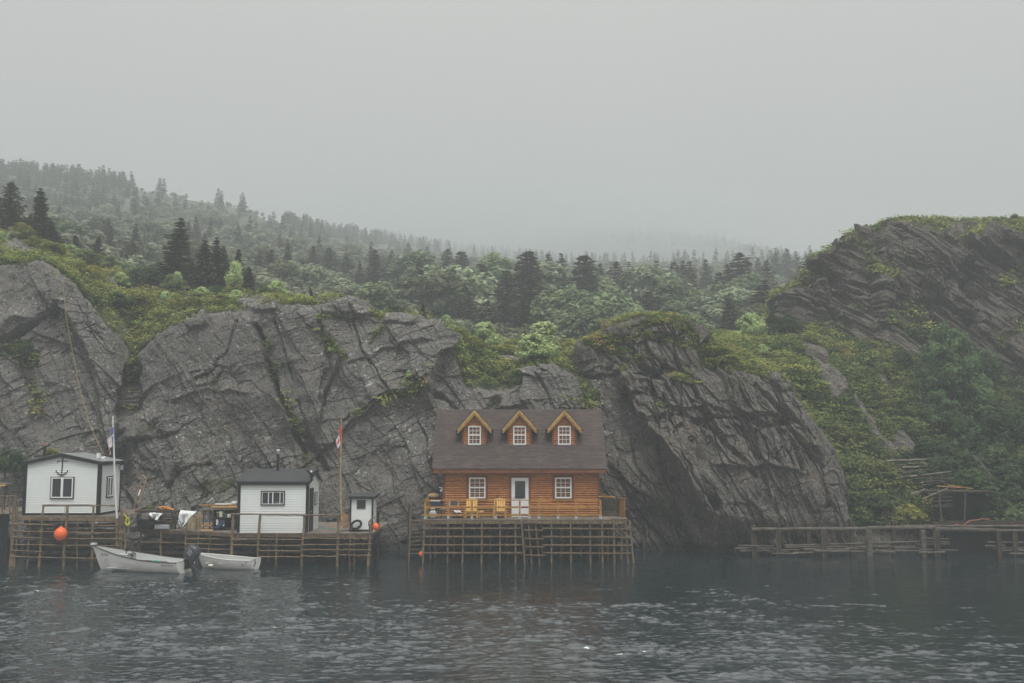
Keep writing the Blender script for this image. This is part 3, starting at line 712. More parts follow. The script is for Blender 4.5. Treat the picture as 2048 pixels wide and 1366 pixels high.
# spruces one can tell apart:  sheet, px, top row, base row (measured), depth, kind, width factor, label
def place_tree(name, bank, base_h, sh, px, top, Y, label, cat, group, wf=1.0, part='crown'):
    b = base_at(sh, px, Y); h = max(.6, P(px, top, Y).z - b[2]); wf = wf * (1.4 if name == 'spruce' else 1.0); i = random.randrange(len(bank))
    return plant(name, bank[i], base_h, b, h, label, cat, group, wf, part)
G_SP = 'spruces standing on the cliff tops'
for px, top, Y, wf, lab in [
    (6, 362, 80, 1.0, 'dark spruce cut by the left edge of the photo above the rope cliff'),
    (70, 374, 78, 1.0, 'tall dark spruce second from the left edge on the grassy cliff shoulder'),
    (98, 440, 79, 1.2, 'short dark spruce leaning against the tall one on the left shoulder'),
    (42, 425, 82, .8, 'thin scraggly spruce between the two leftmost tall spruces'),
    (148, 470, 84, 1.1, 'low dark spruce right of the left cliff shoulder, its top at the misty hill'),
    (180, 468, 88, .9, 'slim half faded spruce next to the low one beyond the left shoulder'),
    (338, 432, 80, 1.12, 'largest dark spruce with shelf-like boughs above the left cliffs'),
    (400, 476, 79, 1.0, 'left spruce of the dense clump right of the largest spruce'),
    (428, 476, 80, .9, 'middle pointed spruce of the dense clump above the cliff'),
    (450, 492, 81, .7, 'narrow spruce rising behind the dense clump above the cliff'),
    (468, 496, 79, .75, 'sparse one-sided spruce at the right of the dense clump'),
    (495, 535, 77, 1.35, 'small round-shouldered spruce at the right foot of the dense clump'),
    (370, 520, 79, 1.2, 'short filling spruce between the largest spruce and the dense clump'),
    (626, 574, 66, .8, 'tiny dark spruce beside the white flowering bush on the rock ridge'),
    (847, 607, 64, .75, 'tiny lone spruce standing on the bare slab left of the green gully')]:
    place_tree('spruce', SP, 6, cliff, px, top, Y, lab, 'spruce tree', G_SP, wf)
random.seed(21)
G_MID = 'spruces of the misty wood behind the cliffs'
for px, top, Y, wf in [(210, 480, 112, 1), (250, 478, 115, 1.1), (268, 484, 112, 1.1), (232, 500, 110, 1), (512, 502, 135, .9), (545, 502, 135, 1.1), (600, 522, 128, 1), (622, 492, 150, .9), (650, 492, 150, 1), (700, 505, 150, 1),
    (746, 494, 130, 1), (830, 520, 125, 1), (890, 494, 150, 1), (915, 498, 150, 1), (937, 500, 155, 1), (945, 560, 108, 1), (985, 525, 120, 1.25), (1048, 496, 118, 1.3), (1075, 500, 125, 1), (1098, 505, 140, .8),
    (1020, 540, 112, 1.1), (1060, 555, 108, 1.2), (1000, 580, 104, 1.1), (960, 600, 104, 1.1), (1035, 600, 100, 1.2), (1130, 506, 150, .8), (1168, 502, 122, 1.35), (1218, 522, 130, .9), (1205, 525, 140, .9), (1258, 520, 160, .8), (1240, 550, 130, .9), (1300, 560, 118, 1),
    (1342, 522, 140, .9), (1360, 530, 150, .7), (1380, 518, 150, .9), (1395, 520, 150, .9), (1418, 515, 165, .8), (1466, 506, 135, 1.25), (1440, 540, 125, 1), (1300, 585, 108, 1.1), (1270, 600, 106, 1), (1475, 595, 96, 1), (1500, 515, 190, .8), (1520, 512, 190, .7), (1540, 517, 150, .9),
    (1560, 503, 220, .8), (1578, 497, 220, .9), (1600, 500, 240, .7), (1590, 530, 160, 1), (1320, 520, 170, .8), (1440, 625, 95, .9), (1410, 620, 97, 1), (1505, 570, 105, 1.2), (1530, 580, 102, 1.2), (1545, 560, 108, 1), (905, 540, 118, 1), (930, 520, 135, .9),
    (670, 500, 160, .9), (560, 470, 190, .9), (720, 520, 140, .8), (870, 510, 145, .8), (775, 500, 160, .8)]:
    brown = px > 480 and random.random() < .62
    place_tree('spruce', SPB if brown else SPM, 6, hill, px + random.uniform(-3, 3), top, Y, 'hazy brownish spruce in the misty wood behind the cliffs' if brown else 'hazy grey-green spruce in the misty wood behind the cliffs', 'spruce tree', G_MID + (' with brown needles' if brown else ''), wf)
for _ in range(75):
    Y = random.uniform(120, 235); px = random.uniform(-60, 1640); h = random.uniform(3.5, 7)
    if px > 1150 and Y > 190: continue
    b = base_at(hill, px, Y)
    brown = random.random() < .45
    plant('spruce', random.choice(SPB if brown else SPM), 6, b, h, 'small faded brownish spruce scattered on the wooded slope' if brown else 'small faded grey-green spruce scattered on the wooded slope', 'spruce tree', 'faded spruces on the slope' + (' with brown needles' if brown else ''), random.uniform(.8, 1.2))

# broadleaf trees and bushes
for sh, kind, px, top, Y, wf, lab, big in [
    (cliff, 'pale', 1085, 628, 63.5, 1.3, 'pale green rounded bush standing alone in the gully above the log house', 0),
    (cliff, 'pale', 1072, 668, 62.8, 1.3, 'small pale bush right in front of the rounded one above the log house', 0),
    (cliff, 'pale', 893, 624, 67, 1.1, 'pale bush with creamy blossom at the left rim of the green gully', 0),
    (cliff, 'pale', 972, 646, 70, 1.2, 'low creamy flowering bush in the middle of the green gully', 0),
    (cliff, 'pale', 575, 578, 72, 1.5, 'white flowering low bush on the rock ridge above the cliff', 0),
    (cliff, 'pale', 600, 590, 68, 1.2, 'small pale bush right below the white flowering one on the ridge', 0),
    (cliff, 'pale', 328, 584, 70, .9, 'upright white blossoming bush amid the dark shrubs of the left cliff top', 0),
    (cliff, 'olive', 262, 580, 67, 1.4, 'large dome-shaped yellow-green bush above the notch of the left cliffs', 0),
    (cliff, 'green', 345, 548, 76, 1.2, 'bright green bush right in front of the largest spruce', 0),
    (cliff, 'pale', 350, 535, 78, .8, 'thin pale blossoming sapling before the largest spruce', 0),
    (cliff, 'pale', 465, 525, 76, .7, 'narrow light green sapling in front of the dense spruce clump', 0),
    (cliff, 'dark', 300, 530, 80, 1.5, 'dark green spreading bush left of the bright one under the largest spruce', 0),
    (cliff, 'pale', 250, 532, 84, 1.3, 'pale low bush behind the dome-shaped one on the left cliff top', 0),
    (cliff, 'dark', 430, 565, 74, 1.6, 'dark bush spreading beneath the dense spruce clump', 0),
    (cliff, 'olive', 475, 566, 73, 1.2, 'olive rounded bush at the right end of the dark undergrowth', 0),
    (cliff, 'olive', 390, 590, 67, 1.5, 'low olive bush along the left cliff edge', 0),
    (cliff, 'olive', 330, 620, 64.5, 1.5, 'olive bush above the curved top of the big slab', 0),
    (cliff, 'green', 240, 640, 64, 1.5, 'green bush filling the notch between the two left cliffs', 0),
    (cliff, 'olive', 440, 585, 66, 1.4, 'yellowish low bush behind the bare cliff edge', 0),
    (cliff, 'olive', 545, 592, 64, 1.4, 'yellow-green tussock bush on the ridge left of the pointed rock', 0),
    (cliff, 'dark', 785, 608, 70, 1.4, 'small dark bush behind the bare central slabs', 0),
    (cliff, 'green', 730, 612, 76, 1.6, 'soft green bush behind the rounded grey slab', 0),
    (cliff, 'green', 15, 470, 72, 1.3, 'bright green bush at the left edge below the leftmost spruce', 0),
    (cliff, 'olive', 60, 470, 72, 1.6, 'yellow-green bush in front of the tall spruce on the left shoulder', 0),
    (cliff, 'green', 110, 490, 70, 1.2, 'light green bush right of the pale boulder on the left shoulder', 0),
    (cliff, 'green', 112, 520, 64, 1.4, 'fresh green bush where the yellow rope is tied', 0),
    (cliff, 'olive', 160, 545, 68, 1.5, 'olive bush on the slope right of the rope', 0),
    (cliff, 'olive', 205, 560, 70, 1.4, 'mid-sized olive bush left of the dome-shaped one', 0),
    (cliff, 'olive', 940, 672, 66, 1.5, 'olive bush in the left half of the green gully', 0),
    (cliff, 'olive', 1010, 690, 67, 1.6, 'low olive bush left of the rounded pale bush', 0),
    (cliff, 'green', 1175, 725, 62.5, .9, 'small green bush beside the buttress above the log house', 0),
    (slope, 'pale', 1500, 628, 78, 1.1, 'pale round bush at the foot of the dark crag', 0),
    (slope, 'dark', 1575, 632, 75, 1.3, 'dark green bush where the crag meets the slope', 0),
    (slope, 'olive', 1440, 660, 78, 1.6, 'olive bush left of the round pale one behind the buttress', 0),
    (slope, 'fresh', 1892, 640, 69, .8, 'tall bright green leafy tree in front of the dark crag', 2),
    (slope, 'fresh', 1872, 775, 65.5, .95, 'wide leafy tree on the slope just below the tall bright one', 2),
    (slope, 'dark', 1800, 690, 72, 1.2, 'dark leafy tree left of the tall bright one', 2),
    (slope, 'dark', 1960, 680, 72, 1.0, 'dark leafy tree right of the tall bright one', 2),
    (slope, 'dark', 1790, 790, 66, 1.2, 'dark shrub thicket left of the wide leafy tree', 2),
    (slope, 'dark', 1950, 800, 65, 1.2, 'dark shrub thicket right of the wide leafy tree', 2),
    (slope, 'dark', 1700, 800, 64.5, 1.4, 'dark bush below the strip of bare rock on the green slope', 0),
    (slope, 'dark', 1850, 860, 62, 1.3, 'shady bush just above the heap of poles', 0),
    (slope, 'fresh', 1935, 700, 68.5, .8, 'leafy tree leaning close on the right of the tall bright one', 2),
    (slope, 'fresh', 1925, 830, 64, .9, 'low leafy tree at the right foot of the wide one', 2),
    (slope, 'dark', 1842, 740, 69, .9, 'slender dark leafy tree between the crag and the wide leafy tree', 2),
    (slope, 'dark', 1905, 900, 60.5, 1.5, 'shady bush directly over the lean-to roof', 0),
    (slope, 'dark', 1740, 880, 61.5, 1.5, 'dark bush left of the heap of poles', 0),
    (slope, 'dark', 1985, 870, 62, 1.5, 'dark bush right of the steep fan of poles', 0),
    (slope, 'olive', 1800, 1000, 57.6, 1.6, 'mounded olive bush left of the lean-to by the water', 0),
    (slope, 'dark', 1735, 985, 58.0, 1.6, 'mounded dark bush behind the left half of the log wharf', 0),
    (slope, 'dark', 2030, 985, 57.5, 1.5, 'dark bush at the right edge behind the log wharf', 0),
    (slope, 'dark', 2010, 930, 59.5, 1.3, 'large dark bush right of the lean-to at the waterside', 0),
    (slope, 'dark', 2045, 880, 61, 1.5, 'dark bush cut by the right edge above the waterside', 0),
    (slope, 'dark', 1975, 965, 58.6, 1.0, 'small dark bush touching the lean-to roof', 0),
    (slope, 'pale', 1523, 690, 69, 1.0, 'small pale sprig bush on the moss behind the buttress', 0),
    (crag, 'green', 2042, 425, 86, 1.2, 'bush on the top of the crag at the right edge', 0),
    (crag, 'pale', 1818, 520, 78.5, .5, 'slender pale blossoming sapling clinging to the crag face', 0),
    (crag, 'dark', 1680, 478, 82.5, .8, 'small bush on the skyline of the crag', 0)]:
    bank = BL[kind]
    nm = 'leafy_tree' if big == 2 else 'bush'
    place_tree(nm, bank, 2.6 if kind in ('green', 'pale', 'fresh') else (1.9 if kind == 'olive' else 2.2), sh, px, top, Y, lab, 'tree' if big == 2 else 'bush', 'bushes and leafy trees near the harbour', wf, 'crown' if big == 2 else 'foliage')
random.seed(55)
for _ in range(95):          # thicket filling the tops of the cliffs
    if _ < 68:
        px = random.uniform(-30, 560); Y = random.uniform(63.5, 84)
        if px < 130 and Y < 68: continue
        reg = 'left'
    else: px = random.uniform(905, 1150); Y = random.uniform(63, 80); reg = 'gully'
    kind = random.choice(['olive', 'olive', 'green', 'dark', 'pale'] if reg == 'left' else ['olive', 'dark', 'olive', 'olive'])
    b_ = base_at(cliff, px, Y); i = random.randrange(2)
    lab = {'left': 'one of the %s bushes crowding the left cliff top', 'gully': 'one of the %s bushes crowding the gully above the log house'}[reg] % {'olive': 'olive', 'green': 'mid-green', 'dark': 'dark green', 'pale': 'pale green'}[kind]
    plant('bush', BL[kind][i], 2.4, b_, random.uniform(.7, 1.5), lab, 'bush', lab.replace('one of the ', ''), random.uniform(1.1, 1.6), 'foliage')
# small bushes rooted in the cliff faces
def face_bush(px, py, Y, h, kind, lab):
    p = P(px, py, Y); k = BL[kind][0]; plant('bush', k, 2.4, (p.x, p.y, p.z - h * .5), h, lab, 'bush', 'small bushes rooted in the rock face', 1, 'foliage')
face_bush(55, 700, 59.2, 1.2, 'dark', 'dark fern-like bush on the cliff face left of the rope')
face_bush(12, 920, 56.9, 1.7, 'dark', 'dark green bush beside the left hut at the foot of the cliff')
face_bush(537, 690, 58.9, .7, 'green', 'bright green sprig in the cleft of the slab cliff')
face_bush(818, 752, 58.6, .6, 'pale', 'pale sprig growing from the crack above the flag')
face_bush(1332, 1008, 56.2, .8, 'dark', 'small dark bush low on the buttress right of the log house')
face_bush(300, 1015, 56.4, .5, 'olive', 'grass tuft growing beside the wooden ladder')
face_bush(100, 905, 57.8, .9, 'olive', 'yellow grassy tuft behind the stovepipe of the left hut')
random.seed(33)
# leafy trees of the wood, largest near the lip
for px, top, Y, kind, wf in [(830, 498, 140, 'green', 1.5), (850, 520, 128, 'pale', 1.4), (920, 545, 112, 'pale', 1.3), (990, 505, 135, 'green', 1.3), (760, 562, 106, 'green', 1.5), (620, 537, 120, 'pale', 1.3), (675, 548, 118, 'pale', 1.3),
    (1120, 572, 104, 'green', 1.1), (1095, 580, 103, 'green', .9), (1150, 568, 104, 'green', 1.0), (1210, 575, 103, 'green', 1.5), (1245, 600, 98, 'green', 1.4), (1180, 610, 97, 'green', 1.4), (1130, 620, 96, 'green', 1.2), (1290, 540, 130, 'pale', 1.4),
    (1350, 555, 118, 'green', 1.5), (1350, 600, 106, 'green', 1.5), (1400, 585, 112, 'pale', 1.3), (1470, 568, 118, 'pale', 1.4), (1500, 540, 130, 'green', 1.3), (1430, 610, 103, 'pale', 1.2), (1390, 625, 98, 'green', 1.2), (1090, 535, 125, 'pale', 1.2),
    (1060, 640, 94, 'olive', 1.4), (990, 640, 96, 'olive', 1.4), (870, 560, 110, 'olive', 1.5), (700, 590, 104, 'olive', 1.6), (810, 600, 102, 'olive', 1.6), (560, 560, 112, 'olive', 1.5), (510, 560, 112, 'green', 1.3), (640, 590, 105, 'olive', 1.4), (1450, 560, 120, 'green', 1.2), (1520, 600, 100, 'olive', 1.3), (1200, 545, 125, 'green', 1.2), (1020, 660, 92, 'olive', 1.3)]:
    place_tree('leafy_tree', BT[kind], {'green': 5.4, 'pale': 4.5, 'olive': 3.8}[kind], hill, px, top, Y, {'green': 'hazy soft green broadleaf tree in the wood behind the cliffs', 'pale': 'hazy pale blossoming broadleaf tree in the wood behind the cliffs', 'olive': 'hazy olive broadleaf thicket in the wood behind the cliffs'}[kind], 'tree', kind + ' broadleaf trees of the misty wood', wf)
for _ in range(230):
    Y = 95 + 150 * random.random() ** 1.2; px = random.uniform(-60, 1660); kind = random.choice(['green', 'pale', 'olive', 'olive', 'green'])
    b = base_at(hill, px, Y, -.3)
    plant('leafy_tree', random.choice(BT[kind]), {'green': 5.4, 'pale': 4.5, 'olive': 3.8}[kind], b, random.uniform(2.2, 4.4), {'green': 'small soft green leafy tree filling the wooded slope', 'pale': 'small pale leafy tree filling the wooded slope', 'olive': 'small olive leafy tree filling the wooded slope'}[kind], 'tree', 'small ' + kind + ' leafy trees filling the slope', random.uniform(1.0, 1.6))

# far wood: past what one could count, one mass per hill
def far_wood(name, label, sh, n, y0, y1, banks, hr, x0, x1, dens=None, seed=1):
    rng = np.random.default_rng(seed); VV, FF, TT = [], [], []; base = 0
    src = []
    for me in banks:
        me = me[0]; v = np.empty(len(me.vertices) * 3, np.float32); me.vertices.foreach_get('co', v)
        t = np.empty(len(me.polygons), np.float32); me.attributes['tint'].data.foreach_get('value', t); src.append((v.reshape(-1, 3), t))
    k = 0
    while k < n:
        px = rng.uniform(x0, x1); Y = rng.uniform(y0, y1) * (1 if y0 > 10 else ridgeY(px))
        if dens is not None and rng.uniform() > dens(px, Y): continue
        k += 1
        x = (px - 1024) / FPX * Y / CT; z = ground_z(sh, px, Y)
        v, t = src[rng.integers(len(src))]; h = rng.uniform(*hr) / 6; a = rng.uniform(0, 6.28)
        R = np.array([[math.cos(a), math.sin(a), 0], [-math.sin(a), math.cos(a), 0], [0, 0, 1]]) * h
        w = v @ R + np.array([x, Y, z - .3]); VV.append(w); TT.append(np.clip(t + rng.normal() * .1, 0, 1)); FF.append(np.arange(len(w)).reshape(-1, 4) + base); base += len(w)
    o = mesh_np(name, np.concatenate(VV), np.concatenate(FF), M['needles'], False, {'tint': ('FACE', np.concatenate(TT))})
    tag(o, label, 'forest', kind='stuff')
LT = [crown_mesh('leaf_crown', M['leaf_green'], r_, 3.0, 6, 9, 420, .62, .05)]
far_wood('far_spruce_forest', 'faded spruce forest along the crest of the left misty hill', hill, 900, .68, 1.03, SPT, (3.5, 7.5), -120, 1680,
         lambda px, Y: (1.0 if Y > .9 * ridgeY(px) and (px < 260 or px > 560) else .12) * (1 if px < 230 or px > 540 else .22) * (1 if px < 900 else (.45 if px < 1100 else .22)), 3)
far_wood('faint_far_forest', 'faint forest almost lost in fog on the rear hill', farhill, 260, 640, 800, SPT, (4, 8), 1000, 1750, None, 4)

# leafy undergrowth of the far slope, one mass
def leaf_wood(name, label, sh, n, y0, y1, x0, x1, seed):
    rng = np.random.default_rng(seed); px = rng.uniform(x0, x1, n); Y = y0 + (y1 - y0) * rng.uniform(size=n) ** 1.3
    VV, TT = [], []
    me = LT[0][0]; v = np.empty(len(me.vertices) * 3, np.float32); me.vertices.foreach_get('co', v); v = v.reshape(-1, 3)
    t = np.empty(len(me.polygons), np.float32); me.attributes['tint'].data.foreach_get('value', t)
    for i in range(n):
        x = (px[i] - 1024) / FPX * Y[i] / CT; z = ground_z(sh, px[i], Y[i]); h = rng.uniform(1.6, 3.6) / 6 * (.55 if Y[i] > 280 and 240 < px[i] < 545 else 1); a = rng.uniform(0, 6.28); wf = rng.uniform(1, 1.7)
        w = np.stack([(v[:, 0] * math.cos(a) - v[:, 1] * math.sin(a)) * h * wf + x, (v[:, 0] * math.sin(a) + v[:, 1] * math.cos(a)) * h * wf + Y[i], v[:, 2] * h + z - .3], 1)
        VV.append(w); TT.append(np.clip(t + rng.normal() * .2, 0, 1))
    V = np.concatenate(VV); o = mesh_np(name, V, np.arange(len(V)).reshape(-1, 4), M['leaf_sage'], False, {'tint': ('FACE', np.concatenate(TT))})
    tag(o, label, 'forest', kind='stuff')
leaf_wood('scrub_wood', 'hazy broadleaf scrub covering the slope behind the cliffs', hill, 2300, 100, 340, -120, 1680, 8)
leaf_wood('faint_scrub_wood', 'faint scrub almost lost in fog on the rear hill', farhill, 500, 625, 800, 950, 1700, 9)

# ground cover: creeping juniper and crowberry, low tufts spread over the mossy ground
def cover(name, label, sh, mat, n, thr, size, rows, seed, blades=7, zlift=.03, hf=.10, region=None):
    rng = np.random.default_rng(seed); G = sh['G']; nt_, nx = sh['nt'], sh['nx']
    q = G[:-1, :-1].reshape(-1, 3); area = np.linalg.norm(np.cross(G[1:, :-1] - G[:-1, :-1], G[:-1, 1:] - G[:-1, :-1]), axis=-1).ravel()
    veg = sh['veg'].reshape(nt_, nx)[:-1, :-1].ravel(); T = sh['T'].reshape(nt_, nx)[:-1, :-1].ravel()
    px, py = pix(q)
    w = area * np.clip((veg - thr) / .25, 0, 1) * ((T >= rows[0]) & (T <= rows[1])) * ((px > -220) & (px < 2310)) * (60 / q[:, 1]) ** 1.2
    w *= .35 + 1.3 * sst(-.35, .3, fbm(q[:, 0] * .9, q[:, 1] * .9, q[:, 2] * .9, seed, 3))
    if region is not None: w *= region(px, py)
    i = rng.choice(len(q), n, p=w / w.sum()); c0 = q[i] + rng.normal(size=(n, 3)) * .05
    nn = sh['n'].reshape(nt_, nx, 3)[:-1, :-1].reshape(-1, 3)[i]
    tn = .5 + .42 * fbm(c0[:, 0] * .33, c0[:, 1] * .33, c0[:, 2] * .33, seed + 1, 3) + .22 * fbm(c0[:, 0] * 1.6, c0[:, 1] * 1.6, c0[:, 2] * 1.6, seed + 2, 2) + rng.normal(size=n) * .05
    md = sst(-.35, .45, fbm(c0[:, 0] * 1.5, c0[:, 1] * 1.5, c0[:, 2] * 3.0, seed + 4, 2)); hgt = hf * (.2 + 2.6 * md); tn = tn + .55 * (md - .5)  # tint follows mound height, painting highlights on tops and shade in gaps
    c = np.repeat(c0, blades, 0); m = len(c); nr = np.repeat(nn, blades, 0)
    sc = np.repeat((c0[:, 1] / 60) ** .7, blades)
    c = c + rng.normal(size=(m, 3)) * (size * 1.1 * sc)[:, None] * np.array([1.5, 1, .35]) + nr * (zlift + np.repeat(hgt, blades) * rng.uniform(.3, 1.15, m))[:, None]
    n3 = unit(rng, m) * .55 + nr * .35 + np.array([0, -.1, .8]); n3 /= np.linalg.norm(n3, axis=1, keepdims=True)
    u = unit(rng, m) * .8 + np.array([.5, 0, 0]); s = size * rng.uniform(.6, 1.3, m) * sc
    V, F = quads_from(c, n3, np.cross(n3, np.cross(u, n3)), s, s * .4)
    o = mesh_np(name, V, F, mat, False, {'tint': ('FACE', np.clip(np.repeat(tn, blades) + rng.normal(size=m) * .08, 0, 1))})
    tag(o, label, 'ground cover', kind='stuff')
cover('ground_cover', 'yellow-green creeping juniper and moss on the left cliff tops', cliff, M['mat_green'], 60000, .42, .095, (2.0, 6), 61, hf=.16)
cover('ground_cover', 'rusty yellow moss and heath capping the buttress', butt, M['mat_green'], 14000, .42, .07, (2.0, 5.4), 62, hf=.07)
cover('ground_cover', 'green creeping juniper covering the right hillside', slope, M['mat_green'], 42000, .36, .10, (1.05, 5), 63, region=lambda px, py: 1 - .93 * sst(1640, 1800, px + .3 * (py - 700)))
cover('ground_cover', 'undergrowth on the right hillside with shade painted into its green', slope, M['mat_dark'], 34000, .36, .11, (1.05, 5), 66, hf=.2, region=lambda px, py: .30 + sst(1600, 1780, px + .3 * (py - 700)))
cover('ground_cover', 'mossy heath on the ledges and top of the dark crag', crag, M['mat_green'], 12000, .45, .12, (.3, 4), 64)
# ---------------------------------------------------------------- things people made
def X(px, Y, py=1000): return P(px, py, Y).x
def Z(py, Y): return P(1024, py, Y).z
def wood_mat(name, c1, c2, sc=(1, 1, 1), knots=0, course=0, rough=.75, weather=.3):
    m, t, b, _ = new_mat(name); N = NT(t); co = N.coord()
    g_ = N.noise(N.map(co, sc), 9, 5, .65); c = N.mix(N.rng(g_, .3, .7), c1, c2)
    c = N.mix(N.math('MULTIPLY', N.rng(N.noise(co, 2.1, 4), .45, .7), weather), c, tuple(x * .45 for x in c1))
    if course:
        sp = N.sep(co); ci = N.math('FLOOR', N.math('DIVIDE', sp[2], course))
        cb = N.n('ShaderNodeCombineXYZ'); N.put(cb.inputs[0], N.math('FLOOR', N.math('ADD', N.math('MULTIPLY', sp[0], .45), N.math('MULTIPLY', ci, .37)))); N.put(cb.inputs[2], ci)
        wn_ = N.n('ShaderNodeTexWhiteNoise'); N.put(wn_.inputs[0], cb.outputs[0])
        c = N.mix(N.rng(wn_.outputs['Value'], 0, 1, 0, .45, False), c, tuple(x * .55 for x in c1))
    if knots:
        k = N.voro(N.map(co, (1, 1, 2.0)), knots); c = N.mix(N.math('MULTIPLY', N.rng(k, .17, .06), .8), c, (.05, .015, .008))
    N.put(b.inputs['Base Color'], c); b.inputs['Roughness'].default_value = rough; b.inputs['Specular IOR Level'].default_value = .25
    N.put(b.inputs['Normal'], N.bump(g_, .5, .01)); return m
M['log'] = wood_mat('stained_log_siding', (.33, .120, .036), (.60, .270, .092), (.5, 1, 3), 2.6, .118)
M['trim_red'] = wood_mat('red_brown_trim', (.15, .052, .026), (.23, .080, .036), (1, 1, .4))
M['rail_gold'] = wood_mat('golden_rail', (.30, .145, .03), (.46, .24, .055), (.4, 1, 1), weather=.45)
M['barge'] = wood_mat('golden_barge_board', (.42, .26, .09), (.62, .40, .15), (.6, 1, .6), weather=.25)
M['grey_wood'] = wood_mat('weathered_post', (.105, .078, .055), (.215, .16, .112), (1, 1, .25), weather=.5)
M['pole'] = wood_mat('weathered_pole', (.105, .08, .052), (.25, .185, .112), (1, 1, .3), weather=.5)
M['drift'] = wood_mat('grey_driftwood', (.12, .105, .088), (.29, .26, .22), (.25, 1, 1), weather=.5)
M['worn_pole'] = wood_mat('peeling_pole', (.26, .14, .07), (.50, .40, .24), (1, 1, .5), weather=.2)
M['wharf_log'] = wood_mat('dark_wharf_log', (.055, .048, .040), (.135, .118, .098), (.25, 1, 1), weather=.5)
M['dark_wood'] = wood_mat('dark_stained_wood', (.035, .028, .020), (.075, .058, .038), (1, 1, .3), weather=.5)
M['plank'] = wood_mat('deck_plank', (.15, .125, .10), (.26, .22, .18), (.3, 1, 1), weather=.4)
M['fresh'] = wood_mat('fresh_lumber', (.50, .30, .11), (.66, .43, .19), (.3, 1, 1), weather=.15)
M['chair'] = wood_mat('yellow_chair_wood', (.55, .33, .09), (.70, .46, .16), (1, 1, .3), weather=.1)
M['ply'] = wood_mat('plywood', (.34, .21, .11), (.46, .30, .17), (1, 1, .4), weather=.25)
M['black'] = simple('black_paint', (.014, .015, .017), .55, .2, 3)
M['white'] = simple('white_paint', (.62, .63, .62), .5, .03, 2, spec=.4)
M['clap'] = simple('white_clapboard', (.73, .77, .75), .55, .05, 3, bump=.002)
M['vinyl'] = simple('white_window_frame', (.74, .77, .77), .35, .02, 3)
M['felt'] = None
def shingle(name, c1, c2, rh=.135, bw=.33, xy=False):
    m, t, b, _ = new_mat(name); N = NT(t); sp = N.sep(N.coord())
    cb = N.n('ShaderNodeCombineXYZ'); N.put(cb.inputs[0], sp[1] if xy else sp[0]); N.put(cb.inputs[1], N.math('MULTIPLY', sp[2], 1.42))
    br = N.n('ShaderNodeTexBrick'); N.put(br.inputs['Vector'], cb.outputs[0])
    br.inputs['Color1'].default_value = c1 + (1,); br.inputs['Color2'].default_value = c2 + (1,); br.inputs['Mortar'].default_value = tuple(x * .4 for x in c1) + (1,)
    br.inputs['Scale'].default_value = 1; br.inputs['Mortar Size'].default_value = .008; br.inputs['Brick Width'].default_value = bw; br.inputs['Row Height'].default_value = rh
    n = N.noise(N.coord(), 1.3, 4); c = N.mix(N.rng(n, .35, .65, 0, .5), br.outputs['Color'], tuple(x * .75 for x in c1))
    c = N.mix(N.rng(N.noise(N.coord(), 40, 2), .3, .7, 0, .35), c, tuple(x * 1.4 for x in c2))
    N.put(b.inputs['Base Color'], c); b.inputs['Roughness'].default_value = .85
    N.put(b.inputs['Normal'], N.bump(N.math('ADD', N.math('SUBTRACT', 1, br.outputs['Fac']), N.noise(N.coord(), 60, 2)), .6, .012)); return m
M['shingle'] = shingle('brown_shingles', (.032, .023, .021), (.090, .064, .056))
M['shingle_side'] = shingle('brown_shingles_side', (.032, .023, .021), (.090, .064, .056), xy=True)
M['dark_shingle'] = shingle('dark_shingles', (.030, .033, .036), (.052, .056, .060), .13, .3)
M['roof_grey'] = simple('grey_roof_felt', (.20, .215, .21), .7, .15, 3)
m, t, b, _ = new_mat('dark_glass'); b.inputs['Base Color'].default_value = (.018, .022, .022, 1); b.inputs['Roughness'].default_value = .06; b.inputs['Specular IOR Level'].default_value = .7; M['glass'] = m
m, t, b, _ = new_mat('frosted_glass'); b.inputs['Base Color'].default_value = (.075, .10, .095, 1); b.inputs['Roughness'].default_value = .25; M['frost'] = m
M['steel'] = simple('galvanised_steel', (.45, .50, .50), .4, .1, 8, metal=.3)
M['stove'] = simple('sooty_steel', (.03, .028, .026), .5, .3, 8, metal=.5)
M['rust'] = simple('rusty_steel', (.20, .075, .045), .8, .3, 10)
M['orange'] = simple('orange_buoy', (.85, .15, .045), .4, .08, 3)
M['yellow_rope'] = simple('yellow_rope', (.62, .58, .03), .6, .2, 30)
M['tan_rope'] = simple('ochre_rope', (.30, .23, .08), .8, .2, 30)
M['teal'] = simple('teal_rope', (.03, .30, .24), .7, .2, 30)
M['rubber'] = simple('black_rubber', (.016, .016, .017), .6, .2, 8)
M['hull'] = simple('white_boat_hull', (.70, .70, .67), .35, .06, 2, spec=.5)
M['hull_in'] = simple('pale_grey_boat_inside', (.42, .44, .43), .6, .12, 4)
M['gun'] = simple('dark_gunwale', (.045, .032, .032), .5, .2, 6)
M['bottom'] = simple('blue_green_antifouling', (.06, .14, .15), .6, .2, 4)
M['cowl'] = simple('charcoal_outboard_cowl', (.045, .050, .062), .35, .1, 5)
M['red'] = simple('flag_red', (.62, .04, .03), .7, .08, 5)
M['flag_white'] = simple('flag_white', (.66, .66, .70), .8, .05, 5)
M['flag_blue'] = simple('flag_blue', (.10, .12, .36), .8, .08, 5)
M['gold'] = simple('flag_gold', (.6, .40, .08), .8, .1, 5)
M['tarp'] = simple('white_sheet', (.66, .68, .68), .7, .10, 3, bump=.02)
M['blue'] = simple('navy_plastic', (.025, .035, .085), .4, .1, 5)
M['blue2'] = simple('blue_plastic', (.03, .10, .30), .4, .1, 5)
M['grey_box'] = simple('pale_grey_plastic', (.33, .35, .38), .5, .08, 5)
M['pail'] = simple('cream_plastic', (.62, .60, .48), .45, .1, 5)
M['gas'] = simple('white_gas_tank', (.70, .72, .71), .35, .05, 5)
M['brown_cloth'] = simple('brown_canvas', (.10, .065, .062), .85, .12, 6)
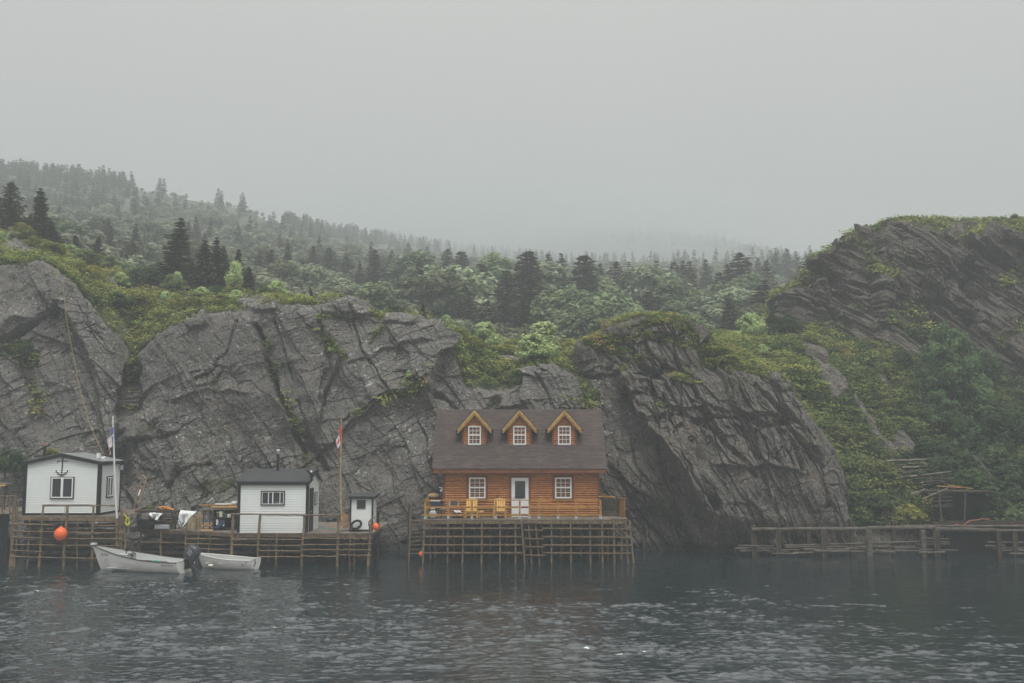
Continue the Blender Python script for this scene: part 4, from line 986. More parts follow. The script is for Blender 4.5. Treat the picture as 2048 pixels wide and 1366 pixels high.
M['fire'] = simple('split_firewood', (.62, .30, .08), .85, .25, 9)
M['red_wood'] = simple('red_brown_rack', (.20, .045, .035), .7, .2, 9)
M['pink'] = simple('orange_hose', (.30, .12, .07), .6, .15, 20)

def planks(x0, x1, y0, y1, z, th=.05, w=.14, along='x'):
    mb = MB(); a, b_ = (y0, y1) if along == 'x' else (x0, x1); k = a
    while k < b_ - .02:
        e_ = min(k + w - .012, b_); dz = random.uniform(-.006, .006)
        if along == 'x': mb.box(x0 + random.uniform(-.04, .04), x1 + random.uniform(-.04, .04), k, e_, z - th + dz, z + dz)
        else: mb.box(k, e_, y0 + random.uniform(-.03, .03), y1, z - th + dz, z + dz)
        k += w
    return mb
def logs(ax, a0, a1, z0, z1, face, sgn, ch=.118, r=.052, gable=None):
    """half-round log courses on a plane; ax 'x': wall runs along x at y=face, bulging by sgn"""
    mb = MB(); z = z0
    while z < z1 - .02:
        zt = min(z + ch, z1); l0, l1 = (a0, a1) if gable is None else gable((z + zt) / 2)
        if l1 - l0 > .05:
            pr = [(face + sgn * r * math.sin(math.pi * (.04 + .92 * i / 6)), z + (zt - z) * i / 6) for i in range(7)]
            vs = []
            for l in (l0, l1):
                for p in pr: vs.append((l, p[0], p[1]) if ax == 'x' else (p[0], l, p[1]))
            mb.add(vs, [(i, i + 1, 8 + i, 7 + i) for i in range(6)], 0, True)
            mb.add([vs[0], vs[6], vs[13], vs[7]], [(0, 1, 2, 3)]); mb.add(vs[:7], [tuple(range(7))]); mb.add(vs[7:], [tuple(range(7))])
        z = zt
    return mb
def clap(ax, a0, a1, z0, z1, face, sgn, ch=.118, gable=None):
    mb = MB(); z = z0
    while z < z1 - .01:
        zt = min(z + ch, z1); l0, l1 = (a0, a1) if gable is None else gable((z + zt) / 2)
        if l1 - l0 > .04:
            vs = []
            for l in (l0, l1):
                for d, zz in ((.0, z), (.034, z), (.004, zt), (0, zt)):
                    vs.append((l, face + sgn * d, zz) if ax == 'x' else (face + sgn * d, l, zz))
            mb.add(vs, [(0, 1, 5, 4), (1, 2, 6, 5), (2, 3, 7, 6), (0, 3, 2, 1), (4, 5, 6, 7), (0, 4, 7, 3)])
        z = zt
    return mb
def frame(x0, x1, z0, z1, y0, y1, w, mb=None, m=0):
    mb = mb or MB()
    mb.box(x0, x0 + w, y0, y1, z0, z1, m); mb.box(x1 - w, x1, y0, y1, z0, z1, m)
    mb.box(x0 + w, x1 - w, y0, y1, z0, z0 + w, m); mb.box(x0 + w, x1 - w, y0, y1, z1 - w, z1, m); return mb

# ================= log house
YF = 52.7; YD = 51.0; ZD = Z(1038, YD)
xl, xr = X(888, YF), X(1197, YF); ze = Z(937, 52.25); zr = Z(819, 55.4); yr = 55.4; yb = 58.1
house = thing('log_house', ((xl + xr) / 2, 55.4, ZD), 'orange log house with brown shingle roof and three dormers standing on a stilted deck', 'house')
front_top = ze + (YF - 52.25) * (zr - ze) / (yr - 52.25)
logs('x', xl, xr, ZD, front_top - .02, YF, -1).build('front_wall', M['log'], house)
sl = (zr - ze) / (yr - 52.25)
def gy(z):
    top0 = front_top - .02
    if z < top0: return (YF, yb)
    d = (z - top0) / sl; return (YF + d, yb - d)
logs('y', YF + .001, yb, ZD, zr - .15, xl, -1, gable=gy).build('side_wall', M['log'], house)
logs('y', YF + .001, yb, ZD, zr - .15, xr, 1, gable=gy).build('side_wall', M['log'], house)
bk = MB(); bk.box(xl, xr, yb - .1, yb, ZD, front_top - .02); bk.build('back_wall', M['log'], house)
cb_ = MB()
for xx in (xl, xr): cb_.box(xx - .05, xx + .05 if xx == xr else xx + .06, YF - .065, YF + .1, ZD, front_top - .06)
cb_.box(xl + .06, xr - .05, YF - .06, YF - .002, front_top - .2, front_top - .06); cb_.build('corner_board', M['trim_red'], house)
# roof: two thick slopes
rx0, rx1 = X(864, 52.25, 938), X(1214.5, 52.25, 938)
rf = MB(); th = .13
def slope_slab(mb, x0, x1, y0, z0, y1, z1, th, m=0):
    vs = [(x, y, z - dz) for x in (x0, x1) for dz in (0, th) for y, z in ((y0, z0), (y1, z1))]
    mb.add(vs, [(0, 1, 5, 4), (2, 6, 7, 3), (0, 4, 6, 2), (1, 3, 7, 5), (0, 2, 3, 1), (4, 5, 7, 6)], m)
slope_slab(rf, rx0, rx1, 52.25, ze, yr, zr, .05)
slope_slab(rf, rx0, rx1, 2 * yr - 52.25, ze, yr + .001, zr, .05)
# slightly lifted shingle courses
nC = 34
for k in range(nC):
    t0, t1 = k / nC, (k + 1) / nC; y0_, y1_ = 52.25 + (yr - 52.25) * t0, 52.25 + (yr - 52.25) * t1; z0_, z1_ = ze + (zr - ze) * t0, ze + (zr - ze) * t1
    rf.add([(rx0, y0_, z0_ + .016), (rx1, y0_, z0_ + .016), (rx1, y1_, z1_ + .003), (rx0, y1_, z1_ + .003), (rx0, y0_, z0_ + .001), (rx1, y0_, z0_ + .001)], [(0, 1, 2, 3), (4, 5, 1, 0)])
roof = rf.build('roof', M['shingle'], house)
fa = MB(); fa.box(rx0 + .02, rx1 - .02, 52.27, 52.33, ze - .24, ze - .055)
fa.box(rx0 + .02, rx1 - .02, 52.33, YF - .03, ze - .12, ze - .08)
for xx in (rx0 + .01, rx1 - .06):
    slope_slab(fa, xx, xx + .05, 52.27, ze - .055, yr, zr - .055, .18); slope_slab(fa, xx, xx + .05, 2 * yr - 52.27, ze - .055, yr + .001, zr - .055, .18)
fa.build('fascia', M['trim_red'], roof)
def dh_window(par, x0, x1, z0, z1, Y, trim=.13, w=.07, label=None):
    mb = frame(x0, x1, z0, z1, Y - .10, Y - .02, w); zm = (z0 + z1) / 2 + .02
    mb.box(x0 + w, x1 - w, Y - .09, Y - .03, zm - .035, zm + .035)
    gw = (x1 - x0 - 2 * w) / 3
    for sash in ((z0 + w, zm - .035), (zm + .035, z1 - w)):
        for k in (1, 2): mb.box(x0 + w + gw * k - .011, x0 + w + gw * k + .011, Y - .07, Y - .045, sash[0], sash[1])
        zc = (sash[0] + sash[1]) / 2
        mb.box(x0 + w, x1 - w, Y - .072, Y - .047, zc - .011, zc + .011)
    fo = mb.build('window', M['vinyl'], par)
    if label: fo['label'] = label
    p_ = MB(); p_.box(x0 + w, x1 - w, Y - .042, Y - .036, z0 + w, z1 - w); p_.build('pane', M['glass'], fo)
    if trim: frame(x0 - trim, x1 + trim, z0 - trim, z1 + trim, Y - .075, Y - .037, trim - .003).build('window_trim', M['trim_red'], fo)
    return fo
for a, b_ in ((938, 971), (1110, 1143)): dh_window(house, X(a, YF), X(b_, YF), Z(996.5, YF), Z(955, YF), YF)
# door
dx0, dx1 = X(1023, YF), X(1057, YF); dz1 = Z(955.5, YF)
db = frame(dx0, dx1, ZD, dz1, YF - .10, YF - .02, .06); db.box(dx0 + .06, dx1 - .06, YF - .08, YF - .03, ZD + .03, dz1 - .06)
frame(dx0 + .16, dx1 - .16, ZD + .18, ZD + .88, YF - .088, YF - .078, .03, db)
door = db.build('door', M['vinyl'], house)
gx0, gx1, gz0, gz1 = X(1030, YF), X(1050.5, YF), Z(997, YF), Z(962, YF)
pb = MB(); pb.box(gx0, gx1, YF - .095, YF - .085, gz0, gz1); pb.build('door_pane', M['glass'], door)
orn = MB(); cx_, cz_ = (gx0 + gx1) / 2, (gz0 + gz1) / 2; hw, hh_ = (gx1 - gx0) / 2, (gz1 - gz0) / 2
for r1, r2 in ((.55, .66), (.25, .30)):
    orn.tube([(cx_ + hw * r1 * math.cos(a), YF - .1, cz_ + hh_ * r2 * math.sin(a)) for a in np.linspace(0, 2 * math.pi, 25)], .012, 5)
for sx_i in (-1, 1):
    for sz_i in (-1, 1):
        orn.tube([(cx_ + sx_i * hw * (.86 - .35 * math.cos(a)), YF - .1, cz_ + sz_i * hh_ * (.86 - .24 * math.sin(a))) for a in np.linspace(0, math.pi / 2, 7)], .014, 5)
frame(gx0 + .03, gx1 - .03, gz0 + .03, gz1 - .03, YF - .106, YF - .097, .02, orn)
orn.build('leaded_ornament', M['frost'], door)
hb = MB(); hb.sphere((dx0 + .13, YF - .13, ZD + 1.0), .035, nu=10, nv=6); hb.build('handle', M['steel'], door)
tb_ = MB()
for xx in (dx0 - .125, dx1 + .005): tb_.box(xx, xx + .12, YF - .075, YF - .037, ZD, dz1 + .1)
tb_.box(dx0 - .004, dx1 + .004, YF - .073, YF - .037, dz1 + .003, dz1 + .1); tb_.build('door_trim', M['trim_red'], door)
# dormers
YDo = 53.55
for k, cpx in enumerate((949.2, 1039.2, 1128.6)):
    cx = X(cpx, YDo, 870); hw = .655; za = Z(818, 53.3); zev = Z(858, 53.3); zb = Z(894, YDo)
    ow = .94; rs = (za - zev) / ow
    def gg(z, cx=cx, hw=hw, za=za, rs=rs):
        w_ = min(hw, max(0, (za - .12 - z) / rs)); return (cx - w_, cx + w_)
    dm = logs('x', cx - hw, cx + hw, zb, za - .1, YDo, -1, ch=.108, gable=gg)
    zc_ = zev + (ow - hw) * rs - .02
    for xx in (cx - hw + .01, cx + hw - .01): dm.box(xx - .01, xx + .01, YDo, yr + .3, zb - .2, zc_)
    dmo = dm.build('dormer', M['log'], house)
    tr = MB()
    for s_ in (-1, 1):
        xa, xb = sorted((cx + s_ * hw, cx + s_ * (hw - .10))); tr.box(xa, xb, YDo - .06, YDo + .02, zb, zc_ + .02)
    tr.box(cx - hw + .10, cx + hw - .10, YDo - .058, YDo - .002, zb, zb + .12); tr.build('corner_board', M['trim_red'], dmo)
    fl_ = MB(); fl_.box(cx - hw + .05, cx + hw - .03, YDo - .13, YDo - .06, zb - .035, zb + .0); fl_.build('flashing', M['steel'], dmo)
    dr = MB()
    yB = yr
    for s_ in (-1, 1):
        vs = [(cx, 53.22, za + .03), (cx + s_ * (ow + .06), 53.22, zev - .04), (cx + s_ * (ow + .06), yB - (zr - (zev - .04)) / sl + .25, zev - .04), (cx, yB + .2, za + .03)]
        dr.add(vs + [(v[0], v[1], v[2] - .05) for v in vs], [(0, 1, 2, 3), (7, 6, 5, 4), (0, 4, 5, 1), (1, 5, 6, 2), (2, 6, 7, 3)])
    dro = dr.build('dormer_roof', M['shingle_side'], dmo)
    bg_ = MB()
    for s_ in (-1, 1):
        for off, hgt, yy in ((.02, .125, 53.24), (.15, .125, 53.29)):
            p0 = (cx, za - off); p1 = (cx + s_ * ow, za - off - ow * rs)
            bg_.extr([(p0[0], p0[1]), (p1[0], p1[1]), (p1[0] - s_ * hgt * .5, p1[1] - hgt * .62), (p0[0], p0[1] - hgt * 1.45)], 'y', yy, yy + .045)
    bg_.build('barge_board', M['barge'], dmo)
    dh_window(dmo, cx - .345, cx + .345, Z(889.5, YDo), Z(852, YDo), YDo, trim=.0)
# small white lamp on the left corner
lb = MB(); lb.beam((xl - .05, YF + .3, Z(976, YF)), (xl - .28, YF + .25, Z(975, YF)), .07, .06); lb.tube([(xl - .12, YF + .25, Z(978, YF)), (xl - .16, YF + .2, Z(984, YF))], [.05, .09], 10)
lb.build('wall_lamp', M['vinyl'], house)

# ================= stilted deck of the log house
def Rail(mb, p0, p1, w, h): mb.beam(p0, p1, w, h)
deck = thing('wooden_deck', (X(1050, YD), 53.5, 0), 'square-timber stilted deck with golden railing carrying the log house', 'deck')
dxl, dxr = X(848, YD), X(1253, YD)
planks(dxl, dxr, YD, 58.5, ZD - .004).build('planks', M['plank'], deck)
mb = MB(); mb.box(dxl, dxr, YD + .02, YD + .08, ZD - .24, ZD - .058)
for k in range(14):
    xx = dxl + .2 + (dxr - dxl - .4) * k / 13; mb.box(xx, xx + .07, YD + .082, 58.4, ZD - .28, ZD - .058)
mb.build('joists', M['pole'], deck)
def post(pxt, pyt, pxb, pyb, Yt, w=.09, mat='grey_wood', par=deck, name='pile', zb=None, Yb=None):
    Yb = Yb or Yt; p0 = P(pxt, pyt, Yt); p1 = P(pxb, pyb, Yb); d = (p1 - p0); p1 = p0 + d * ((p0.z + .5) / max(.1, (p0.z - p1.z))) if zb is None else p1
    mb = MB(); mb.beam(p1, p0, w * random.uniform(.9, 1.12), w * random.uniform(.9, 1.1), up=(0, 1, 0)); return mb.build(name, M[mat], par, bevel=.012)
for a, b_ in ((849, 846), (896, 895), (927, 925), (964, 963), (1000, 1000), (1031, 1031), (1103, 1103), (1141, 1142), (1180, 1181), (1204, 1205), (1227, 1229), (1251, 1256), (1259, 1267)):
    post(a, 1041, b_, 1122, YD - .04)
for a, Yb_ in ((860, 52.6), (871, 53.6), (909, 54), (948, 55), (981, 53.5), (1016, 54.2), (1050, 55), (1085, 53.5), (1120, 53.6), (1126, 55), (1160, 54), (1197, 53.5), (1215, 54.6), (1242, 52.6)):
    p0 = P(a, 1046, Yb_); mb = MB(); mb.pole((p0.x, Yb_, -.6), (p0.x + random.uniform(-.08, .08), Yb_, ZD - .3), .06, .05, .05); mb.build('pile', M['pole'], deck)
for py in (1056.5, 1073, 1089.5, 1105.5):
    for a, b_, dy in ((847, 1046, 0), (1084, 1262, 1)):
        p0 = P(a, py, YD - .12); p1 = P(b_, py + dy, YD - .12); mb = MB(); mb.beam(p0, p1, .05, .07); mb.build('cross_rail', M['grey_wood'], deck)
# access steps in the middle of the face
for a, b_ in ((1043, 1049), (1056.5, 1063), (1070, 1078.5)):
    post(a, 1040, b_, 1120, YD - .24, .085, name='step_stringer')
for i, py in enumerate((1044, 1060, 1077, 1093, 1110)):
    p0 = P(1046 + i * 1.3, py, YD - .33); p1 = P(1084 + i * 1.7, py + .5, YD - .33); mb = MB(); mb.beam(p0, p1, .12, .05); mb.build('step', M['grey_wood'], deck)
# railing
posts = (850.5, 896.5, 944, 991.5, 1039.5, 1059, 1078, 1116, 1152.5, 1201)
for a in posts:
    p = P(a, 1036, YD + .06); mb = MB(); w_ = .095; zt = Z(1000.5, YD); mb.box(p.x - w_ / 2, p.x + w_ / 2, p.y - w_ / 2, p.y + w_ / 2, ZD + .03, zt - .04)
    po = mb.build('rail_post', M['rail_gold'], deck)
    br = MB(); br.box(p.x - .06, p.x + .06, p.y - .06, p.y + .06, ZD + .0, ZD + .13)
    for zz in (Z(1014.5, YD), Z(1030, YD)):
        br.box(p.x - .075, p.x + .075, p.y - .03, p.y + .03, zz - .045, zz + .035)
    br.build('bracket', M['steel'], po)
for py, h in ((1000.2, .04), (1014.5, .09), (1030, .09)):
    for i, (a, b_) in enumerate(zip(posts[:-1], posts[1:])):
        p0 = P(a + (.6 if py > 1002 else -.6), py, YD + .06); p1 = P(b_ - (.6 if py > 1002 else -.6), py, YD + .06); mb = MB()
        if py < 1002: mb.beam(p0, p1, .13, .04)
        else: mb.beam(p0, p1, .045, h)
        mb.build('rail', M['trim_red'] if i == 4 and py > 1002 else M['rail_gold'], deck)
# left side return of the railing
pl = P(850.5, 1036, YD + .06)
for yy in (52.6, 54.2):
    mb = MB(); mb.box(pl.x - .05, pl.x + .05, yy - .05, yy + .05, ZD, ZD + .95); mb.build('rail_post', M['rail_gold'], deck)
for dz in (.38, .78, .96):
    mb = MB(); mb.beam((pl.x, YD + .12, ZD + dz), (pl.x, 54.2, ZD + dz), .05, .07); mb.build('rail', M['rail_gold'], deck)
# board fence corner at the right end of the deck
fz = thing('board_fence', (X(1225, 52), 52, ZD), 'corner of dark and golden vertical boards at the right end of the log house deck', 'fence')
fb = MB()
xa, xb = X(1203, 53), X(1238, 53)
n = 11
for k in range(n):
    x0_ = xa + (xb - xa) * k / n; fb.box(x0_, x0_ + (xb - xa) / n - .015, 53.0, 53.03, ZD, Z(998, 53) + random.uniform(-.02, .02))
fb.build('back_boards', M['dark_wood'], fz)
sb = MB(); x1_, y1_, x2_, y2_ = X(1238, 53), 53.0, X(1250, 51.2), 51.25
for k in range(12):
    t0, t1 = k / 12, (k + .82) / 12; sb.beam(Vector((x1_ + (x2_ - x1_) * (t0 + t1) / 2, y1_ + (y2_ - y1_) * (t0 + t1) / 2, ZD + .02)), Vector((x1_ + (x2_ - x1_) * (t0 + t1) / 2, y1_ + (y2_ - y1_) * (t0 + t1) / 2, Z(999, 52.2))), .025, .12, up=(x2_ - x1_, y2_ - y1_, 0))
sb.build('side_boards', M['rail_gold'], fz)
cbm = MB(); cbm.beam((X(1197, 52.5), 52.6, Z(993, 52.6)), (X(1231, 52.5), 52.6, Z(993.5, 52.6)), .09, .07); cbm.beam((X(1200, 52.5), 53.06, Z(990.5, 52.6)), (X(1213, 52.5), 53.06, Z(990.5, 52.6)), .12, .03)
cbm.beam((x1_, y1_, Z(996, 53)), (x2_, y2_, Z(997, 51.4)), .09, .05); cbm.build('cap_rail', M['rail_gold'], fz)
mb = MB(); mb.box(X(1222, 51.1), X(1254, 51.1), 50.97, 51.5, ZD + .0, ZD + .035); tag(mb.build('loose_plank', M['drift'], None, (X(1240, 51.1), 51.2, ZD)), 'short bleached plank lying on the right corner of the house deck', 'plank')
# ladder by the left corner of the deck
lad = thing('water_ladder', (X(835, 52), 51.3, 0), 'dark wide-runged ladder going down to the water left of the house deck', 'ladder')
mb = MB(); mb.beam(P(818, 1112, 51.2) - Vector((0, 0, .3)), P(822, 1008, 51.2), .07, .09); mb.build('stile', M['pole'], lad)
mb = MB(); mb.beam(P(817, 1108, 51.5) - Vector((0, 0, .3)), P(819, 1012, 51.5), .12, .10); mb.build('stile', M['dark_wood'], lad)
for py in (1041, 1049, 1057, 1066, 1074, 1082, 1090, 1098.5, 1107):
    mb = MB(); mb.beam(P(820, py, 51.35), P(849, py - .5, 51.35), .07, .03 if py > 1042 else .06); mb.build('rung', M['pole'], lad)

# ================= things on the house deck
def adirondack(cx, cy, label):
    t_ = thing('garden_chair', (cx, cy, ZD), label, 'chair', 'yellow slatted garden chairs')
    for k in range(5):
        mb = MB(); x0_ = cx - .27 + k * .108; hz_ = .93 + .05 * (1 - abs(k - 2) / 2)
        mb.beam((x0_ + .05, cy + .02, ZD + .30), (x0_ + .05 + (k - 2) * .012, cy + .28, ZD + hz_), .098, .02, up=(0, 1, 0)); mb.build('back_slat', M['chair'], t_)
    mb = MB()
    for k in range(5): mb.beam((cx - .27, cy - .45 + k * .1, ZD + .36 - k * .02), (cx + .27, cy - .45 + k * .1, ZD + .36 - k * .02), .085, .02)
    mb.build('seat', M['chair'], t_)
    for s_ in (-1, 1):
        mb = MB(); mb.beam((cx + s_ * .33, cy - .5, ZD + .55), (cx + s_ * .33, cy + .25, ZD + .55), .11, .025); mb.build('armrest', M['chair'], t_)
        mb = MB(); mb.beam((cx + s_ * .3, cy - .42, ZD), (cx + s_ * .3, cy - .42, ZD + .54), .1, .03); mb.build('leg', M['chair'], t_)
        mb = MB(); mb.beam((cx + s_ * .28, cy + .35, ZD + .02), (cx + s_ * .28, cy - .4, ZD + .33), .025, .1); mb.build('leg', M['chair'], t_)
    return t_
adirondack(X(943.5, 52), 52.0, 'yellow slatted garden chair under the left ground floor window')
adirondack(X(999.5, 52), 52.0, 'yellow slatted garden chair just left of the white door')
bt = thing('low_bench', (X(975, 52.2), 52.2, ZD), 'long low dark bench between the two yellow garden chairs', 'bench')
mb = MB(); mb.box(X(948, 52.3), X(1003, 52.3), 52.1, 52.4, ZD + .36, ZD + .42); mb.build('seat', M['dark_wood'], bt)
for a in (952, 998):
    mb = MB(); mb.beam((X(a, 52.3), 52.15, ZD), (X(a, 52.3), 52.35, ZD + .36), .05, .06); mb.build('leg', M['dark_wood'], bt)
tb1 = thing('round_stool', (X(962, 51.7), 51.7, ZD), 'small orange wooden stool between the yellow garden chairs', 'stool')
mb = MB(); mb.tube([(X(962, 51.7), 51.7, ZD + .30), (X(962, 51.7), 51.7, ZD + .35)], .16, 14); mb.build('seat', M['chair'], tb1)
for k in range(3):
    a = k * 2.1; mb = MB(); mb.tube([(X(962, 51.7) + .14 * math.cos(a), 51.7 + .14 * math.sin(a), ZD), (X(962, 51.7) + .07 * math.cos(a), 51.7 + .07 * math.sin(a), ZD + .3)], .02, 6); mb.build('leg', M['chair'], tb1)
fc = thing('folding_chair', (X(908, 51.9), 51.9, ZD), 'brown canvas folding chair right of the blue cooler', 'chair')
cx = X(908, 51.9); mb = MB(); mb.box(cx - .19, cx + .19, 52.02, 52.05, ZD + .62, ZD + .84); mb.build('backrest', M['brown_cloth'], fc)
mb = MB(); mb.box(cx - .2, cx + .2, 51.6, 52.0, ZD + .40, ZD + .43); mb.build('seat', M['brown_cloth'], fc)
for s_ in (-1, 1):
    mb = MB(); mb.tube([(cx + s_ * .21, 51.6, ZD), (cx + s_ * .21, 52.03, ZD + .84)], .013, 6); mb.build('leg', M['steel'], fc)
    mb = MB(); mb.tube([(cx + s_ * .21, 52.1, ZD), (cx + s_ * .21, 51.62, ZD + .58)], .013, 6); mb.build('leg', M['steel'], fc)
co_ = thing('cooler_box', (X(871, 51.8), 51.8, ZD + .45), 'navy cooler box with white lid standing at the left deck corner', 'cooler')
cx = X(871, 51.8); mb = MB(); mb.box(cx - .23, cx + .23, 51.6, 52.0, ZD + .42, ZD + .84); mb.build('body', M['blue'], co_, bevel=.03)
mb = MB(); mb.box(cx - .25, cx + .25, 51.58, 52.02, ZD + .842, ZD + .90); mb.build('lid', M['vinyl'], co_, bevel=.02)
mb = MB(); mb.box(cx - .35, cx + .35, 51.5, 52.1, ZD + .38, ZD + .42)
for dx_ in (-.3, .3):
    for dy_ in (-.25, .25): mb.box(cx + dx_ - .02, cx + dx_ + .02, 51.8 + dy_ - .02, 51.8 + dy_ + .02, ZD, ZD + .38)
tag(mb.build('side_table', M['dark_wood'], None, (cx, 51.8, ZD)), 'low dark table under the navy cooler box', 'table')
gt = thing('gas_bottle', (X(865.5, 51.35), 51.4, ZD), 'squat white gas bottle behind the left deck railing', 'gas bottle')
cx = X(865.5, 51.35); mb = MB(); mb.tube([(cx, 51.4, ZD + .04), (cx, 51.4, ZD + .1), (cx, 51.4, ZD + .30), (cx, 51.4, ZD + .37), (cx, 51.4, ZD + .40)], [.14, .18, .18, .13, .05], 18); mb.build('tank', M['gas'], gt)
mb = MB(); mb.tube([(cx + .1 * math.cos(a), 51.4 + .1 * math.sin(a), ZD + .50) for a in np.linspace(.4, 5.9, 14)], .018, 6)
for a in (.6, 2.6, 4.6): mb.tube([(cx + .1 * math.cos(a), 51.4 + .1 * math.sin(a), ZD + .37), (cx + .1 * math.cos(a), 51.4 + .1 * math.sin(a), ZD + .50)], .012, 5)
mb.build('collar', M['gas'], gt)
bq = thing('barbecue', (X(866, 53), 53, ZD), 'old brown-hooded barbecue behind the cooler at the left side of the log house', 'barbecue')
cx = X(867, 53); mb = MB(); mb.sphere((cx, 53, ZD + 1.05), .3, nu=16, nv=8, sc=(1.1, .8, .55)); mb.build('hood', M['ply'], bq)
mb = MB(); mb.box(cx - .32, cx + .32, 52.8, 53.2, ZD + .85, ZD + 1.0); mb.build('firebox', M['stove'], bq)
for dx_ in (-.28, .28):
    mb = MB(); mb.box(cx + dx_ - .025, cx + dx_ + .025, 52.85, 53.15, ZD, ZD + .85); mb.build('leg', M['stove'], bq)
for k, (a, b_, zz, lab, mt) in enumerate(((858, 893, .06, 'bundle of pale sticks lying behind the lowest deck rail', 'drift'), (880, 905, .42, 'pale sticks leaning between the cooler and the folding chair', 'drift'))):
    mb = MB()
    for j in range(7): mb.pole((X(a + 2 * j, 51.7), 51.5 + .06 * j, ZD + zz + .02 * j), (X(b_ + j, 51.7), 51.6 + .05 * j, ZD + zz + .03 - .02 * (j % 3) + .1 * (k == 1)), .018, wob=.01)
    tag(mb.build('stick_bundle', M[mt], None, (X(a, 51.7), 51.6, ZD + zz)), lab, 'sticks')
sh_ = thing('garden_shoes', (X(914, 51.6), 51.6, ZD + .3), 'pair of white shoes on the deck beside the folding chair', 'shoes')
for k, dx_ in enumerate((0, .17)):
    cx = X(911, 51.6) + dx_; mb = MB(); mb.tube([(cx - .05, 51.6, ZD + .33), (cx, 51.58, ZD + .34), (cx + .07, 51.55, ZD + .29), (cx + .14, 51.52, ZD + .28)], [.06, .07, .05, .03], 10); mb.build('shoe', M['vinyl'], sh_)
mb = MB(); mb.box(X(905, 51.6), X(925, 51.6), 51.45, 51.75, ZD + .0, ZD + .27); tag(mb.build('foot_crate', M['dark_wood'], None, (X(914, 51.6), 51.6, ZD)), 'low dark crate under the white shoes', 'crate')

# ================= buoys
def buoy(px, py, Y, r, label, rope_top, grp='orange ball buoys'):
    c = P(px, py, Y); t_ = thing('buoy', c, label, 'buoy', grp)
    mb = MB(); mb.sphere(c, r, nu=28, nv=18, sc=(1, 1, 1.06)); mb.tube([c + Vector((0, 0, r * .95)), c + Vector((0, 0, r * 1.22))], [r * .3, r * .18], 10); mb.build('float', M['orange'], t_)
    mb = MB(); q = P(rope_top[0], rope_top[1], Y + .05); p0 = c + Vector((0, 0, r * 1.15)); mb.tube([p0, p0.lerp(q, .5) + Vector((.02, 0, 0)), q], .012, 6); mb.build('rope', M['drift' if rope_top[2] == 0 else 'teal'], t_)
    return t_
buoy(121.5, 1068, 49.2, .305, 'largest orange ball buoy hanging in front of the left hut deck', (131, 1012, 0))
buoy(751.5, 1053.5, 49.9, .17, 'mid-sized orange ball buoy hanging at the right end of the middle wharf', (749, 1035, 1))
buoy(842.5, 1108, 51.2, .13, 'smallest orange ball buoy floating at the left corner of the house deck', (844, 1094, 1))

# ================= left hut on its deck
Y1 = 50.0; z1 = Z(1032, 49.6)
w1 = thing('wooden_deck', (X(130, 50), 51, 0), 'pole-built wharf deck with thin rails under the left white hut', 'deck')
planks(X(24, 49.6), X(245, 49.6), 49.6, 54.5, z1).build('planks', M['plank'], w1)
mb = MB(); mb.beam(P(24, 1037, 49.55), P(252, 1040, 49.55), .10, .14); mb.build('edge_beam', M['pole'], w1)
for a, ta, b_, tb2, rr in ((32, 988, 24, 1122, .07), (27, 1005, 20, 1122, .06), (37, 1000, 30, 1120, .05), (60, 1034, 55, 1124, .04), (87, 1010, 78, 1118, .065), (135, 1012, 127, 1128, .075), (155, 1040, 154, 1110, .03), (187, 1012, 184, 1128, .07), (233, 1012, 236, 1120, .08), (243, 1020, 243, 1118, .08), (252, 1025, 250, 1118, .07), (240, 1040, 240, 1118, .05)):
    mb = MB(); p0 = P(b_, tb2, 49.45); p0.z = min(p0.z, -.3); mb.pole(p0, P(a, ta, 49.5), rr, rr * .75, .03); mb.build('pile', M['pole'], w1)
for a, b_, y0, y1 in ((24, 110, 1048, 1050), (24, 245, 1062, 1066), (23, 85, 1074, 1076), (22, 240, 1089, 1092), (130, 245, 1077, 1078), (21, 84, 1101, 1103), (20, 130, 1113, 1116), (120, 200, 1115, 1117), (185, 252, 1052, 1050)):
    mb = MB(); mb.pole(P(a, y0, 49.38), P(b_, y1, 49.38), .03, .026, .03, 8); mb.build('cross_rail', M['pole'], w1)
mb = MB(); mb.pole(P(85, 1011, 49.5), P(234, 1011, 49.5), .035, .03, .03, 10); mb.build('handrail', M['grey_wood'], w1)
for k in range(7):
    mb = MB(); zz = .25 + .28 * k; mb.pole((X(52, 53), 53 + (k % 2) * .3, zz), (X(245, 53), 53 + (k % 2) * .3, zz + .05), .11, .10, .05, 8); mb.build('crib_log', M['drift'], w1)
hut = thing('white_hut', (X(125, 51), 51.3, z1), 'white clapboard hut with black trim and an anchor on its gable', 'hut')
hx0, hx1 = X(48, Y1, 985), X(199, Y1, 985); zb1 = z1; zl = Z(928, Y1); za1 = Z(912, Y1); yb1 = 52.6
xm = X(125, Y1, 910)
def g1(z):
    if z < zl: return (hx0, hx1)
    t_ = (z - zl) / (za1 - zl); return (hx0 + (xm - hx0) * t_, hx1 + (xm - hx1) * t_)
clap('x', hx0, hx1, zb1 + .12, za1, Y1, -1, ch=.112, gable=g1).build('front_wall', M['clap'], hut)
clap('y', Y1, yb1, zb1 + .12, zl, hx1, 1, ch=.112).build('side_wall', M['clap'], hut)
clap('y', Y1, yb1, zb1 + .12, zl, hx0, -1, ch=.112).build('side_wall', M['clap'], hut)
mb = MB(); mb.box(hx0, hx1, yb1 - .06, yb1, zb1, zl); mb.build('back_wall', M['clap'], hut)
mb = MB(); tw = .13
for xx, s_ in ((hx0, -1), (hx1, 1)):
    a, b_ = sorted((xx + s_ * .035, xx - s_ * tw)); mb.box(a, b_, Y1 - .035, Y1 - .001, zb1, zl + .05)
mb.box(hx1 + .001, hx1 + .036, Y1 - .034, Y1 + .14, zb1, zl + .02); mb.box(hx1 + .001, hx1 + .036, yb1 - .14, yb1 + .02, zb1, zl + .02)
